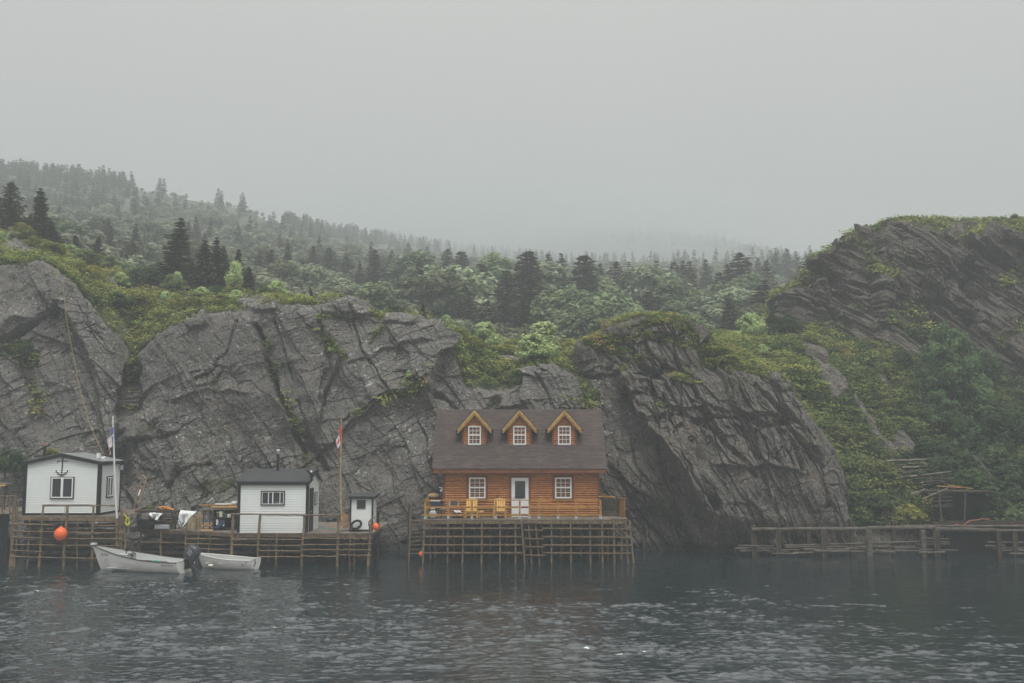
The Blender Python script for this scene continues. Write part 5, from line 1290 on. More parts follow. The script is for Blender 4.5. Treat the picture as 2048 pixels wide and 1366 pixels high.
mb.box(hx0 - .036, hx0 - .001, Y1 - .034, Y1 + .14, zb1, zl + .02)
mb.box(hx0 + tw + .001, hx1 - tw - .001, Y1 - .033, Y1 - .002, zb1, zb1 + .125); mb.box(hx1 + .002, hx1 + .034, Y1 + .141, yb1 - .141, zb1, zb1 + .125)
mb.build('black_trim', M['black'], hut)
ov = .10
rm = MB(); zt1 = za1 + .10; zlo = zl + .10 - ov * (za1 - zl) / (xm - hx0)
rm.extr([(hx0 - ov, zlo), (xm, zt1), (xm, zt1 + .05), (hx0 - ov, zlo + .05)], 'y', Y1 - .12, yb1 + .2)
rm.extr([(xm + .001, zt1), (hx1 + ov, zlo), (hx1 + ov, zlo + .05), (xm + .001, zt1 + .05)], 'y', Y1 - .12, yb1 + .2)
rfo = rm.build('roof', M['roof_grey'], hut)
mb = MB()
mb.extr([(hx0 - ov, zlo - .13), (xm, zt1 - .15), (xm, zt1 + .03), (hx0 - ov, zlo + .03)], 'y', Y1 - .16, Y1 - .121)
mb.extr([(xm + .001, zt1 - .15), (hx1 + ov, zlo - .13), (hx1 + ov, zlo + .03), (xm + .001, zt1 + .03)], 'y', Y1 - .16, Y1 - .121)
mb.box(hx1 + ov + .001, hx1 + ov + .035, Y1 - .16, yb1 + .2, zlo - .13, zlo + .035); mb.box(hx0 - ov - .035, hx0 - ov - .001, Y1 - .16, yb1 + .2, zlo - .13, zlo + .035)
mb.build('fascia', M['black'], rfo)
# windows of the hut
wx0, wx1, wz0, wz1 = X(102, Y1, 975), X(149, Y1, 975), Z(997.5, Y1), Z(953, Y1)
wo_ = frame(wx0 + .045, wx1 - .045, wz0 + .045, wz1 - .045, Y1 - .10, Y1 - .03, .055); xm2 = (wx0 + wx1) / 2; wo_.box(xm2 - .055, xm2 + .055, Y1 - .105, Y1 - .035, wz0 + .10, wz1 - .10)
w_ = wo_.build('window', M['vinyl'], hut)
frame(wx0, wx1, wz0, wz1, Y1 - .085, Y1 - .024, .044).build('window_trim', M['black'], w_)
for a, b_ in ((wx0 + .10, xm2 - .055), (xm2 + .055, wx1 - .10)):
    mb = MB(); mb.box(a, b_, Y1 - .06, Y1 - .05, wz0 + .10, wz1 - .10); mb.build('pane', M['glass'], w_)
mb = MB(); xs_ = hx1; ya, yb2 = 50.75, 51.55; za_, zb_ = Z(996, 50.5), Z(953, 50.5)
def yframe(mb, x0, x1, ya, yb, za, zb, w, m=0):
    mb.box(x0, x1, ya, ya + w, za, zb, m); mb.box(x0, x1, yb - w, yb, za, zb, m); mb.box(x0, x1, ya + w, yb - w, za, za + w, m); mb.box(x0, x1, ya + w, yb - w, zb - w, zb, m)
yframe(mb, xs_ + .03, xs_ + .09, ya + .045, yb2 - .045, za_ + .045, zb_ - .045, .06); mb.box(xs_ + .03, xs_ + .088, (ya + yb2) / 2 - .04, (ya + yb2) / 2 + .04, za_ + .105, zb_ - .105)
w2_ = mb.build('window', M['vinyl'], hut)
mb = MB(); yframe(mb, xs_ + .024, xs_ + .075, ya, yb2, za_, zb_, .044); mb.build('window_trim', M['black'], w2_)
mb = MB(); mb.box(xs_ + .045, xs_ + .055, ya + .1, yb2 - .1, za_ + .1, zb_ - .1); mb.build('pane', M['glass'], w2_)
# anchor emblem
an = MB(); ax_ = X(125.5, Y1, 930); A = lambda px, py: Vector((X(px, Y1, 930), Y1 - .05, Z(py, Y1)))
an.tube([A(125.8, 918), A(125, 947)], .026, 8); an.tube([A(125.8, 915.5) + Vector((.05 * math.cos(a), 0, .05 * math.sin(a))) for a in np.linspace(0, 6.28, 13)], .014, 6)
an.tube([A(115.5, 926), A(115.8, 922.5), A(117, 921.6), A(137, 922.2)], .018, 6)
an.tube([A(114, 942.5), A(117, 946), A(121, 948.8), A(124.8, 949.6), A(129, 948.6), A(133, 946), A(136, 942.5)], [.014, .02, .028, .036, .028, .02, .014], 8)
for px_ in (113.8, 136.2): an.tube([A(px_ - 1, 943.5), A(px_, 941.2), A(px_ + 1, 943.5)], [.01, .035, .01], 6)
an.build('anchor_emblem', M['black'], hut)
mb = MB(); cx = X(90, 51.6, 900); mb.tube([(cx - .06, 51.6, zl + .1), (cx, 51.6, Z(891, 51.6))], .075, 12); sp_ = mb.build('stovepipe', M['stove'], hut)
mb = MB(); mb.tube([(cx, 51.6, Z(891, 51.6)), (cx, 51.6, Z(886, 51.6))], [.12, .02], 12); mb.build('rain_cap', M['rust'], sp_)
mb = MB(); cx = X(208, 51.2, 915); mb.box(cx - .28, cx + .12, 51.0, 51.3, zlo + .1, zlo + .15); mb.box(cx - .3, cx - .16, 51.0, 51.2, zlo + .20, zlo + .46); mb.tube([(cx - .23, 51.1, zlo), (cx - .23, 51.1, zlo + .22)], .015, 6); mb.tube([(cx + .05, 51.1, zlo), (cx + .05, 51.1, zlo + .1)], .02, 6); mb.tube([(cx - .1, 51.1, zlo + .19), (cx + .12, 51.1, zlo + .24)], .05, 8)
tag(mb.build('roof_floodlight', M['vinyl'], None, (cx, 51.1, zlo)), 'white flood light fixture on the right edge of the left hut roof', 'light fixture')
mb = MB(); cx = hx1 + .12; mb.box(cx - .07, cx + .09, 52.3, 52.42, Z(940, 52), Z(931, 52)); tag(mb.build('meter_box', M['grey_box'], None, (cx, 52.35, Z(935, 52))), 'small grey meter box on the back right corner of the left hut', 'box')

# flagpoles
def flag(name, label, pole_pts, Y, top, dz, cols_fn, mats, r, pmat, leaf=False):
    t_ = thing('flagpole', P(pole_pts[0][0], pole_pts[0][1], Y), label, 'flagpole')
    mb = MB(); mb.tube([P(a, b_, Y) for a, b_ in pole_pts], [r * (1 - .4 * i / (len(pole_pts) - 1)) for i in range(len(pole_pts))], 9); mb.build('pole', M[pmat], t_)
    p0 = P(top[0], top[1], Y - .02); ns, nv = 26, 18; vs = []; fs = []; ms = []
    for i in range(ns + 1):
        for j in range(nv + 1):
            s_, v_ = i / ns, j / nv
            x_ = -dz[0] * (1 - math.exp(-2.2 * s_)) * (1 - .35 * v_) * (1 + .25 * math.sin(9 * s_ + 3 * v_)); y_ = -.10 * s_ ** .5 * math.sin(11 * s_ + 2.5 * v_) - .03
            z_ = -v_ * dz[2] - s_ * dz[1] * (1 - .25 * v_)
            vs.append((p0.x + x_, p0.y + y_, p0.z + z_))
    for i in range(ns):
        for j in range(nv):
            fs.append((i * (nv + 1) + j, (i + 1) * (nv + 1) + j, (i + 1) * (nv + 1) + j + 1, i * (nv + 1) + j + 1)); ms.append(cols_fn((i + .5) / ns, (j + .5) / nv))
    mb = MB(); mb.v = vs; mb.f = fs; mb.m = ms; mb.sm = [True] * len(fs); fo = mb.build('flag', [M[m_] for m_ in mats], t_)
    return t_
def canada(s_, v_):
    if s_ < .25 or s_ > .75: return 0
    dx_, dv = abs(s_ - .5) * 2, abs(v_ - .5)
    return 0 if (dx_ * 1.3 + dv * 1.2 < .34) else 1
flag('flagpole', 'thin rusty flagpole with a limp red and white maple leaf flag', [(684, 1056), (681.5, 1000), (681, 940), (682, 880), (682.5, 838)], 50.6, (683, 851), (.27, .95, .80), canada, ['red', 'flag_white'], .05, 'worn_pole')
def nfld(s_, v_):
    if s_ < .22 and abs(v_ - .5) > .07 and (abs(v_ - .25) > .04 and abs(v_ - .75) > .04 or s_ < .3): return 1
    if s_ >= .42 and (abs(abs(v_ - .5) - (.46 - (s_ - .42) * .75)) < .035 or s_ > .95): return 2
    if .44 < s_ < .8 and abs(v_ - .5) < .05: return 3
    return 0
flag('flagpole', 'white leaning flagpole with a limp white, blue and red flag beside the left hut', [(234, 1037), (231, 990), (228.5, 925), (227, 870), (225.5, 832)], 49.4, (228, 853), (.28, .85, .80), nfld, ['flag_white', 'flag_blue', 'red', 'gold'], .055, 'white')
# ropes
def rope(pts, r, mat, label, name='rope', cat='rope'):
    mb = MB(); mb.tube(pts, r, 6); return tag(mb.build(name, M[mat], None, pts[0]), label, cat)
rope([P(a, b_, Y_) for a, b_, Y_ in ((125, 560, 59.4), (128, 590, 58.8), (133, 640, 58.2), (146, 710, 57.4), (160, 780, 56.2), (180, 850, 54.4), (196, 885, 53.2), (207, 908, 52.3))], .014, 'tan_rope', 'long ochre rope running from the cliff top down to the left hut roof')
cr = random.Random(4); pts = []
for k in range(64):
    a = k * .62; pts.append(P(255 + 3.4 * math.cos(a) * (1 + .3 * math.sin(k * .31)), 1044 + 9 * math.sin(a) * (.8 + .2 * math.cos(k * .7)), 49.35 + .1 * math.sin(k * 1.3)))
rope([P(249, 1028, 49.4)] + pts, .024, 'yellow_rope', 'bright yellow rope coil hanging at the right end of the left hut deck')

# far left neighbour wharf
nw = thing('wooden_deck', (X(-30, 50), 51, 0), 'dark wharf cut by the left edge of the photo', 'deck')
planks(X(-140, 49.7), X(20, 49.7), 49.7, 54, Z(1026, 49.7)).build('planks', M['plank'], nw)
mb = MB(); zz = Z(1026, 49.7) - .06
for k in range(30):
    x0_ = X(-140, 49.9) + (X(20, 49.9) - X(-140, 49.9)) * k / 30; mb.box(x0_, x0_ + .115, 49.9, 49.95, -.3, zz)
mb.build('under_deck_shade', M['black'], nw)  # black boards added to stand in for the shade below this deck
mb = MB(); mb.pole(P(-140, 992, 49.8), P(32, 992, 49.8), .035); mb.build('handrail', M['pole'], nw)
for a in (-100, -45, 4, 19):
    mb = MB(); mb.pole(P(a, 1030, 49.8), P(a, 992, 49.8), .04); mb.build('rail_post', M['pole'], nw)
mb = MB(); mb.pole(P(8, 1026, 49.6), P(16, 991, 49.75), .025); tag(mb.build('leaning_stick', M['drift'], None, P(8, 1026, 49.6)), 'pale stick leaning on the railing at the left edge', 'stick')
tb3 = thing('work_table', (X(-10, 52), 52, Z(1026, 50)), 'table stacked with a yellow plank at the left edge of the photo', 'table')
mb = MB(); mb.box(X(-90, 52), X(17, 52), 51.7, 52.4, Z(969, 52), Z(966, 52)); mb.build('tabletop', M['drift'], tb3)
mb = MB(); mb.box(X(-90, 52), X(15, 52), 51.68, 51.74, Z(971.5, 52), Z(969, 52) - .002); mb.build('yellow_edge', M['chair'], tb3)
for a in (-80, 8):
    mb = MB(); mb.box(X(a, 52), X(a, 52) + .08, 52.0, 52.08, Z(1026, 50), Z(971.6, 52)); mb.build('leg', M['dark_wood'], tb3)

# ================= middle wharf
Y2 = 49.8; z2 = Z(1066, Y2)
w2 = thing('wooden_deck', (X(500, 50), 51, 0), 'long pole-built wharf between the two huts and the outhouse', 'deck')
FE = [(X(262, 53.0), 53.0), (X(400, 51.2), 51.2), (X(470, 49.9), 49.9), (X(746, Y2), Y2)]
mb = MB()
x = FE[0][0]; xe = FE[-1][0]
while x < xe:
    x2_ = min(x + .17, xe); yf = np.interp((x + x2_) / 2, [p[0] for p in FE], [p[1] for p in FE]) + random.uniform(-.03, .03); dz = random.uniform(-.006, .006)
    mb.box(x, x2_ - .014, yf, 56.6, z2 - .06 + dz, z2 + dz); x = x2_
mb.build('planks', M['plank'], w2)
for (a, b_) in zip(FE[:-1], FE[1:]):
    mb = MB(); mb.beam((a[0], a[1] + .06, z2 - .14), (b_[0], b_[1] + .06, z2 - .14), .07, .14); mb.build('edge_beam', M['grey_wood'], w2)
for a, ta, b_, tb2, rr, Y_ in ((322, 1062, 322, 1100, .065, 52.0), (283, 1055, 279, 1090, .06, 52.7), (374, 1045, 369, 1112, .055, 51.3), (398, 1064, 396, 1110, .04, 51.0), (419, 1062, 417, 1110, .045, 50.8), (466, 1028, 463, 1112, .08, 49.6), (521, 1027, 514, 1112, .075, 49.6), (554, 1066, 552, 1119, .06, 49.7), (609, 1029, 602, 1119, .075, 49.6), (678, 1030, 674, 1118, .085, 49.6), (700, 1068, 699, 1118, .035, 49.7), (709, 1070, 708, 1118, .03, 49.7), (744, 1035, 735, 1118, .065, 49.6), (739, 1050, 738, 1105, .05, 49.8), (537, 1070, 537, 1100, .07, 51.5), (565, 1072, 564, 1100, .05, 52.2), (430, 1070, 430, 1105, .05, 53), (640, 1070, 640, 1105, .05, 52.5), (690, 1070, 690, 1105, .05, 53), (725, 1068, 725, 1110, .07, 52)):
    mb = MB(); p0 = P(b_, tb2, Y_ - .05); p0.z = -.5; mb.pole(p0, P(a, ta, Y_), rr, rr * .8, .03); mb.build('pile', M['pole'], w2)
for a, b_, y0, y1, Y_ in ((283, 372, 1084, 1086, 51.9), (372, 465, 1077, 1078, 50.6), (372, 465, 1088, 1089, 50.5), (372, 465, 1098, 1099, 50.4), (465, 515, 1080, 1079, 49.5), (465, 606, 1077, 1080, 49.5), (465, 602, 1090, 1091, 49.5), (518, 604, 1101, 1102, 49.5), (604, 676, 1076, 1078, 49.5), (604, 676, 1089, 1090, 49.5), (520, 605, 1113, 1114, 49.5), (604, 675, 1099, 1100, 49.5), (604, 675, 1112, 1113, 49.5), (676, 742, 1077, 1077, 49.5), (676, 742, 1089, 1088, 49.5), (676, 740, 1099, 1100, 49.5), (676, 740, 1110, 1111, 49.5)):
    mb = MB(); mb.pole(P(a - 2, y0, Y_), P(b_ + 2, y1, Y_), .032, .027, .025, 8); mb.build('cross_rail', M['pole'], w2)
mb = MB(); mb.pole(P(462, 1028, 49.55), P(682, 1031, 49.55), .042, .036, .025, 12); mb.build('handrail', M['grey_wood'], w2)
mb = MB(); mb.tube([P(738, 1052, 49.6), P(738, 1044, 49.6), P(742, 1039, 49.65), P(750, 1034, 49.8)], .04, 7); mb.build('handrail', M['grey_wood'], w2)
for k in range(5):
    mb = MB(); zz = .15 + .27 * k; mb.pole((X(290, 54.2), 54.2 + (k % 2) * .25, zz), (X(740, 54.2), 54.2 + (k % 2) * .25, zz + .04), .12, .11, .05, 10); mb.build('crib_log', M['drift'], w2)
h2 = thing('white_hut', (X(545, 51.5), 51.5, z2), 'white clapboard hut with dark shingle roof on the middle wharf', 'hut')
Yh = 50.0; a0, a1 = X(477, Yh, 1010), X(614, Yh, 1010); ze2 = Z(963, Yh); zb2 = z2; yb3 = 52.9; yrg = 51.45; zrg = Z(938.5, yrg)
sl2 = (zrg - ze2) / (yrg - Yh + .15)
clap('x', a0, a1, zb2, ze2, Yh, -1).build('front_wall', M['clap'], h2)
def g2(z):
    if z < ze2: return (Yh, yb3)
    d = (z - ze2) / ((zrg - .06 - ze2) / (yrg - Yh)); return (Yh + d, yb3 - d)
clap('y', Yh, yb3, zb2, zrg - .06, a1, 1, gable=g2).build('side_wall', M['clap'], h2)
clap('y', Yh, yb3, zb2, zrg - .06, a0, -1, gable=g2).build('side_wall', M['clap'], h2)
mb = MB(); mb.box(a0, a1, yb3 - .05, yb3, zb2, ze2); mb.build('back_wall', M['clap'], h2)
mb = MB(); slope_slab(mb, a0 - .07, a1 + .12, Yh - .15, ze2 + .02, yrg, zrg + .03, .06); slope_slab(mb, a0 - .07, a1 + .12, 2 * yrg - Yh + .15, ze2 + .02, yrg + .001, zrg + .03, .06)
r2 = mb.build('roof', M['dark_shingle'], h2)
mb = MB(); mb.box(a0 - .06, a1 + .11, Yh - .14, Yh - .10, ze2 - .17, ze2 - .04)
slope_slab(mb, a1 + .121, a1 + .15, Yh - .15, ze2 + .01, yrg, zrg + .02, .15); slope_slab(mb, a1 + .121, a1 + .15, 2 * yrg - Yh + .15, ze2 + .01, yrg + .001, zrg + .02, .15)
mb.build('fascia', M['black'], r2)
mb = MB()
mb.box(a0 - .035, a0 + .10, Yh - .035, Yh - .001, zb2, ze2 - .02); mb.box(a1 - .06, a1 + .035, Yh - .035, Yh - .001, zb2, ze2 - .02); mb.box(a1 + .001, a1 + .036, Yh - .034, Yh + .3, zb2, ze2 - .02); mb.build('black_trim', M['black'], h2)
mb = MB(); mb.box(a1 + .024, a1 + .07, Yh + .45, Yh + 1.3, zb2, Z(976, 50.8)); do = mb.build('door', M['black'], h2)
mb = MB(); mb.sphere((a1 + .1, Yh + .55, zb2 + 1), .03, nu=8, nv=6); mb.build('handle', M['steel'], do)
mb = MB(); yframe(mb, a1 + .024, a1 + .06, Yh + 1.7, Yh + 2.4, Z(1009, 52), Z(984, 52), .05); sw = mb.build('window', M['black'], h2)
mb = MB(); yframe(mb, a1 + .03, a1 + .055, Yh + 1.751, Yh + 2.349, Z(1009, 52) + .051, Z(984, 52) - .051, .05); mb.box(a1 + .03, a1 + .054, Yh + 2.02, Yh + 2.08, Z(1009, 52) + .1, Z(984, 52) - .1); mb.build('sash', M['vinyl'], sw)
mb = MB(); mb.box(a1 + .03, a1 + .04, Yh + 1.8, Yh + 2.3, Z(1009, 52) + .1, Z(984, 52) - .1); mb.build('pane', M['glass'], sw)
fx0, fx1, fz0, fz1 = X(522, Yh), X(570, Yh), Z(1010.5, Yh), Z(981.5, Yh)
f1_ = frame(fx0, fx1, fz0, fz1, Yh - .075, Yh - .023, .05).build('window', M['black'], h2)
mb = frame(fx0 + .051, fx1 - .051, fz0 + .051, fz1 - .051, Yh - .065, Yh - .03, .03)
for q_, w__ in ((.32, .035), (.5, .05), (.80, .035)): xx = fx0 + (fx1 - fx0) * q_; mb.box(xx - w__ / 2, xx + w__ / 2, Yh - .066, Yh - .031, fz0 + .08, fz1 - .08)
mb.build('sash', M['vinyl'], f1_)
mb = MB(); mb.box(fx0 + .08, fx1 - .08, Yh - .045, Yh - .038, fz0 + .08, fz1 - .08); mb.build('pane', M['glass'], f1_)
mb = MB(); mb.box(fx0 + (fx1 - fx0) * .6, fx0 + (fx1 - fx0) * .9, Yh - .06, Yh - .046, fz0 + .085, fz0 + .19); mb.build('sill_bottles', M['frost'], f1_)
mb = MB(); cx = X(556, 51.2, 920); mb.tube([(cx, 51.2, ze2 + .3), (cx, 51.2, Z(907, 51.2))], .062, 12); s2_ = mb.build('stovepipe', M['stove'], h2)
mb = MB(); mb.tube([(cx, 51.2, Z(907, 51.2)), (cx, 51.2, Z(903, 51.2))], .066, 12); mb.tube([(cx, 51.2, Z(901, 51.2)), (cx, 51.2, Z(899, 51.2))], [.12, .09], 12); mb.tube([(cx, 51.2, Z(903, 51.2)), (cx, 51.2, Z(901, 51.2))], .02, 6); mb.build('rain_cap', M['steel'], s2_)
# eagle ornament perched on the roof corner: dark spread wings, white head
eg = thing('eagle_ornament', P(623, 950, 49.9), 'dark eagle ornament with white head and spread wings on the middle hut roof corner', 'ornament')
c0 = P(622.5, 946, 49.85)
mb = MB(); mb.tube([c0 + Vector((0, 0, -.32)), c0 + Vector((0, 0, -.15)), c0 + Vector((0, .02, .02))], [.03, .08, .05], 10)
for a_, e2 in (((-.12, .10), (-.35, .22)), ((.16, .06), (.42, .24))):
    mb.add([c0 + Vector((0, 0, .0)), c0 + Vector((a_[0], .03, a_[1])), c0 + Vector((e2[0], .06, e2[1])), c0 + Vector((a_[0] * 1.2, .03, a_[1] - .12)), c0 + Vector((0, 0, -.12)),
            c0 + Vector((0, .05, .0)), c0 + Vector((a_[0], .07, a_[1])), c0 + Vector((e2[0], .08, e2[1] - .02)), c0 + Vector((a_[0] * 1.2, .07, a_[1] - .12)), c0 + Vector((0, .05, -.12))], [(0, 1, 2, 3, 4), (9, 8, 7, 6, 5), (0, 5, 6, 1), (1, 6, 7, 2), (2, 7, 8, 3), (3, 8, 9, 4)])
mb.build('body', M['stove'], eg)
mb = MB(); mb.sphere(c0 + Vector((0, -.02, .07)), .055, nu=10, nv=8); mb.build('head', M['vinyl'], eg)
mb = MB(); mb.box(c0.x - .07, c0.x + .09, 49.8, 50.0, c0.z - .38, c0.z - .33); mb.tube([c0 + Vector((0, 0, -.45)), c0 + Vector((0, 0, -.33))], .04, 8); mb.build('perch', M['stove'], eg)
# number of shelves, pails, lumber left of the middle hut
def thing_box(name, label, cat, x0, x1, y0, y1, z0, z1, mat, group=None, bev=.01):
    mb = MB(); mb.box(x0, x1, y0, y1, z0, z1); return tag(mb.build(name, M[mat], None, ((x0 + x1) / 2, (y0 + y1) / 2, z0), bevel=bev), label, cat, group)
sf = thing('open_shelf', (X(445, 52), 52, z2), 'dark open shelf full of pails against the left side of the middle hut', 'shelf')
Ys = 51.6
for py in (1019, 1034.5, 1056):
    mb = MB(); mb.box(X(430, Ys), X(474, Ys), Ys - .25, Ys + .3, Z(py + 1, Ys), Z(py, Ys)); mb.build('shelf_board', M['dark_wood'], sf)
for a in (430, 452, 473):
    mb = MB(); mb.box(X(a, Ys) - .03, X(a, Ys) + .03, Ys - .24, Ys + .29, z2, Z(1020.2, Ys)); mb.build('upright', M['dark_wood'], sf)
mb = MB(); mb.box(X(431, Ys), X(473, Ys), Ys + .302, Ys + .33, z2, Z(1020, Ys)); mb.build('back_panel', M['black'], sf)
def pail(px, py0, py1, wpx, mat, lab, Y_=51.45):
    x0_ = X(px, Y_); r = wpx / 2 / 38.5; zb_, zt_ = Z(py1, Y_), Z(py0, Y_); t_ = thing('pail', (x0_, Y_, zb_), lab, 'pail', 'pails and jugs on the open shelf')
    mb = MB(); mb.tube([(x0_, Y_, zb_), (x0_, Y_, zt_ - .03)], [r * .86, r], 14); mb.build('body', M[mat], t_)
    mb = MB(); mb.tube([(x0_, Y_, zt_ - .03), (x0_, Y_, zt_)], r * 1.05, 14); mb.build('lid', M['vinyl'], t_)
pail(443, 1023, 1034, 8.5, 'pail', 'tall cream pail on the upper shelf board')
pail(459, 1028, 1034.3, 8, 'vinyl', 'low white tub on the upper shelf board')
pail(451, 1027, 1034.3, 3.5, 'teal', 'small teal bottle between two pails on the shelf')
pail(436, 1024, 1034.3, 4, 'frost', 'grey-green bottle at the left of the upper shelf board')
pail(436, 1039, 1050, 6, 'gas', 'white jug at the left of the lower shelf board')
pail(468, 1042, 1055, 9, 'blue2', 'blue drum at the right of the lower shelf board')
t_ = thing('jerry_can', (X(446, 51.3), 51.3, Z(1056, 51.4)), 'navy container with white label on the lower shelf board', 'container')
mb = MB(); mb.box(X(440.5, 51.4), X(452, 51.4), 51.3, 51.6, Z(1055.8, 51.4), Z(1040, 51.4)); mb.build('body', M['blue'], t_, bevel=.03)
mb = MB(); mb.box(X(441.5, 51.4), X(451, 51.4), 51.285, 51.299, Z(1052, 51.4), Z(1044, 51.4)); mb.build('paper_label', M['vinyl'], t_)
for k, (a, b_, py, Y_, mat, lab) in enumerate(((398, 474, 1010, 51.6, 'rail_gold', 'long golden board topmost on the lumber rack left of the middle hut'), (425, 474, 1013.5, 51.4, 'fresh', 'pale yellow board at the front of the lumber rack'), (420, 473, 1015.5, 51.7, 'fresh', 'pale board lowest on the lumber rack'), (431, 455, 1007.8, 51.5, 'vinyl', 'short white board lying on the lumber rack'), (452, 466, 1007.2, 51.8, 'vinyl', 'white scrap board beside the hut on the lumber rack'))):
    mb = MB(); mb.beam(P(a, py, Y_), P(b_, py + .3, Y_), .16, .055); tag(mb.build('lumber_board', M[mat], None, P(a, py, Y_)), lab, 'board', 'boards on the lumber rack')
rk = thing('lumber_rack', (X(450, 51.7), 51.7, z2), 'rough grey rack under the lumber left of the middle hut', 'rack')
for py in (1018,):
    mb = MB(); mb.box(X(406, 51.9), X(474, 51.9), 51.35, 52.1, Z(1018.4, 51.9), Z(1017, 51.9)); mb.build('top_board', M['drift'], rk)
for a in (408, 421):
    mb = MB(); mb.pole((X(a, 51.9), 51.9, z2), (X(a, 51.9), 51.9, Z(1018.5, 51.9)), .04); mb.build('post', M['drift'], rk)
thing_box('small_carton', 'small white box on the lumber rack touching the middle hut', 'box', X(464, 51.6), X(473, 51.6), 51.5, 51.8, Z(1007, 51.6), Z(1003, 51.6), 'vinyl')
mb = MB(); mb.tube([P(413, 1006, 52.2), P(427, 996, 52.2)], .02, 6); mb.tube([P(427, 996, 52.2), P(429.5, 994.5, 52.2)], .035, 6, m=1)
tag(mb.build('broom', [M['vinyl'], M['teal']], None, P(413, 1006, 52.2)), 'white-handled broom with teal end leaning over the lumber rack', 'broom')
# fish splitting table with sheets
ft = thing('work_table', (X(320, 52.6), 52.6, z2), 'dark timber work table frame heaped with firewood, left of the crates', 'table')
Yw = 52.3
def bm(par, name, a, b_, w, h, mat): mb = MB(); mb.beam(a, b_, w, h); return mb.build(name, M[mat], par)
bm(ft, 'tabletop', P(275, 1022, Yw), P(356, 1023, Yw), .7, .10, 'dark_wood'); bm(ft, 'lower_beam', P(300, 1047, Yw - .3), P(352, 1048, Yw - .3), .07, .1, 'dark_wood')
for a, b_, c_, d_ in ((276, 1023, 276, 1060), (345, 1023, 345, 1058), (352, 1023, 350, 1060), (325, 1035, 300, 1047), (318, 1036, 346, 1048), (358, 1022, 349, 1060), (358, 1028, 368, 1054)):
    bm(ft, 'leg', P(a, b_, Yw - .35), P(c_, d_, Yw - .35), .06, .1, 'dark_wood')
rr_ = random.Random(8)
fw = MB()
for k in range(16):
    p = P(316 + rr_.uniform(0, 26), 1018.5 - rr_.uniform(0, 4), Yw + rr_.uniform(-.3, .2)); a = rr_.uniform(-.6, .6); fw.tube([p, p + Vector((.16 * math.cos(a), .1, .16 * math.sin(a)))], rr_.uniform(.035, .06), 5)
tag(fw.build('firewood_heap', M['fire'], None, P(330, 1018, Yw)), 'heap of orange split firewood on the dark work table', 'firewood')
fw = MB()
for k in range(22):
    p = P(404 + rr_.uniform(0, 15), 1053 - rr_.uniform(0, 4) * (1 - k / 40), 51.8 + rr_.uniform(-.2, .2)); a = rr_.uniform(-.9, .9); fw.tube([p, p + Vector((.15 * math.cos(a), .08, .1 * math.sin(a)))], rr_.uniform(.02, .045), 5)
tag(fw.build('firewood_heap', M['fresh'], None, P(410, 1053, 51.8)), 'small heap of pale wood scraps on the planks right of the crates', 'firewood')
def sheet_cloth(pts_px, Yc, label, mat='tarp', seed=1):
    """draped sheet: quad corner pixels with folds"""
    rg_ = np.random.default_rng(seed); nu_, nv_ = 22, 22; (a, b_, c_, d_) = [P(p[0], p[1], Yc) for p in pts_px]; vs = []
    for i in range(nu_ + 1):
        for j in range(nv_ + 1):
            u_, v_ = i / nu_, j / nv_; p = a.lerp(b_, u_).lerp(d_.lerp(c_, u_), v_)
            y_ = .10 * math.sin(7 * u_ + 3 * v_ + seed) * (.4 + v_) + .05 * math.sin(15 * u_ - 6 * v_)
            vs.append((p.x + .02 * math.sin(11 * v_), p.y + y_ + .25 * (v_ < .15) * (1 - v_ / .15), p.z))
    mb = MB(); mb.add(vs, [(i * (nv_ + 1) + j, (i + 1) * (nv_ + 1) + j, (i + 1) * (nv_ + 1) + j + 1, i * (nv_ + 1) + j + 1) for i in range(nu_) for j in range(nv_)], 0, True)
    o = mb.build('white_sheet', M[mat], None, a); s_ = o.modifiers.new('solid', 'SOLIDIFY'); s_.thickness = .015; tag(o, label, 'tarpaulin')
sheet_cloth([(298, 1025), (324, 1026), (317, 1041), (302, 1034)], 51.85, 'white sheet hanging at the left under the dark work table', seed=2)
sheet_cloth([(358, 1021), (390, 1024), (370, 1053), (361, 1055)], 51.9, 'large crumpled white tarpaulin draped right of the dark work table', seed=3)
sheet_cloth([(354, 1040), (364, 1040), (364, 1055), (354, 1055)], 52.5, 'white cloth behind the right leg of the dark work table', seed=5)
rkk = thing('drying_rack', (X(330, 52.6), 52.6, z2), 'red-brown slatted rack with white tubs behind the work table', 'rack')
for py in (1034, 1039, 1044):
    mb = MB(); mb.beam(P(297, py, 52.6), P(350, py, 52.6), .3, .05); mb.build('slat', M['red_wood'], rkk)
for a in (300, 322, 349):
    mb = MB(); mb.beam(P(a, 1030, 52.6), P(a, 1060, 52.6), .05, .05); mb.build('leg', M['red_wood'], rkk)
for k, (a, b_, py0, py1) in enumerate(((326, 335, 1028, 1033.3), (338, 350, 1028, 1033.3), (297, 307, 1041, 1043.4), (334, 349, 1040.5, 1043.4))):
    thing_box('white_tub', ['white tub left on the top slat of the red-brown rack', 'white tub right on the top slat of the red-brown rack', 'white tub low at the left end of the red-brown rack', 'white tub low at the right end of the red-brown rack'][k], 'tub', X(a, 52.6), X(b_, 52.6), 52.5, 52.72, Z(py1, 52.6), Z(py0, 52.6), 'vinyl', 'white tubs on the rack', .02)
thing_box('storage_bin', 'pale grey storage bin under the dark work table', 'bin', X(311, 51.95), X(341, 51.95), 51.9, 52.3, z2 + .005, Z(1049.5, 51.9), 'grey_box', None, .03)
thing_box('storage_bin', 'black plastic bin left of the pale grey bin', 'bin', X(276, 52.2), X(308, 52.2), 52.1, 52.7, z2 + .005, Z(1040, 52.1), 'black', None, .05)
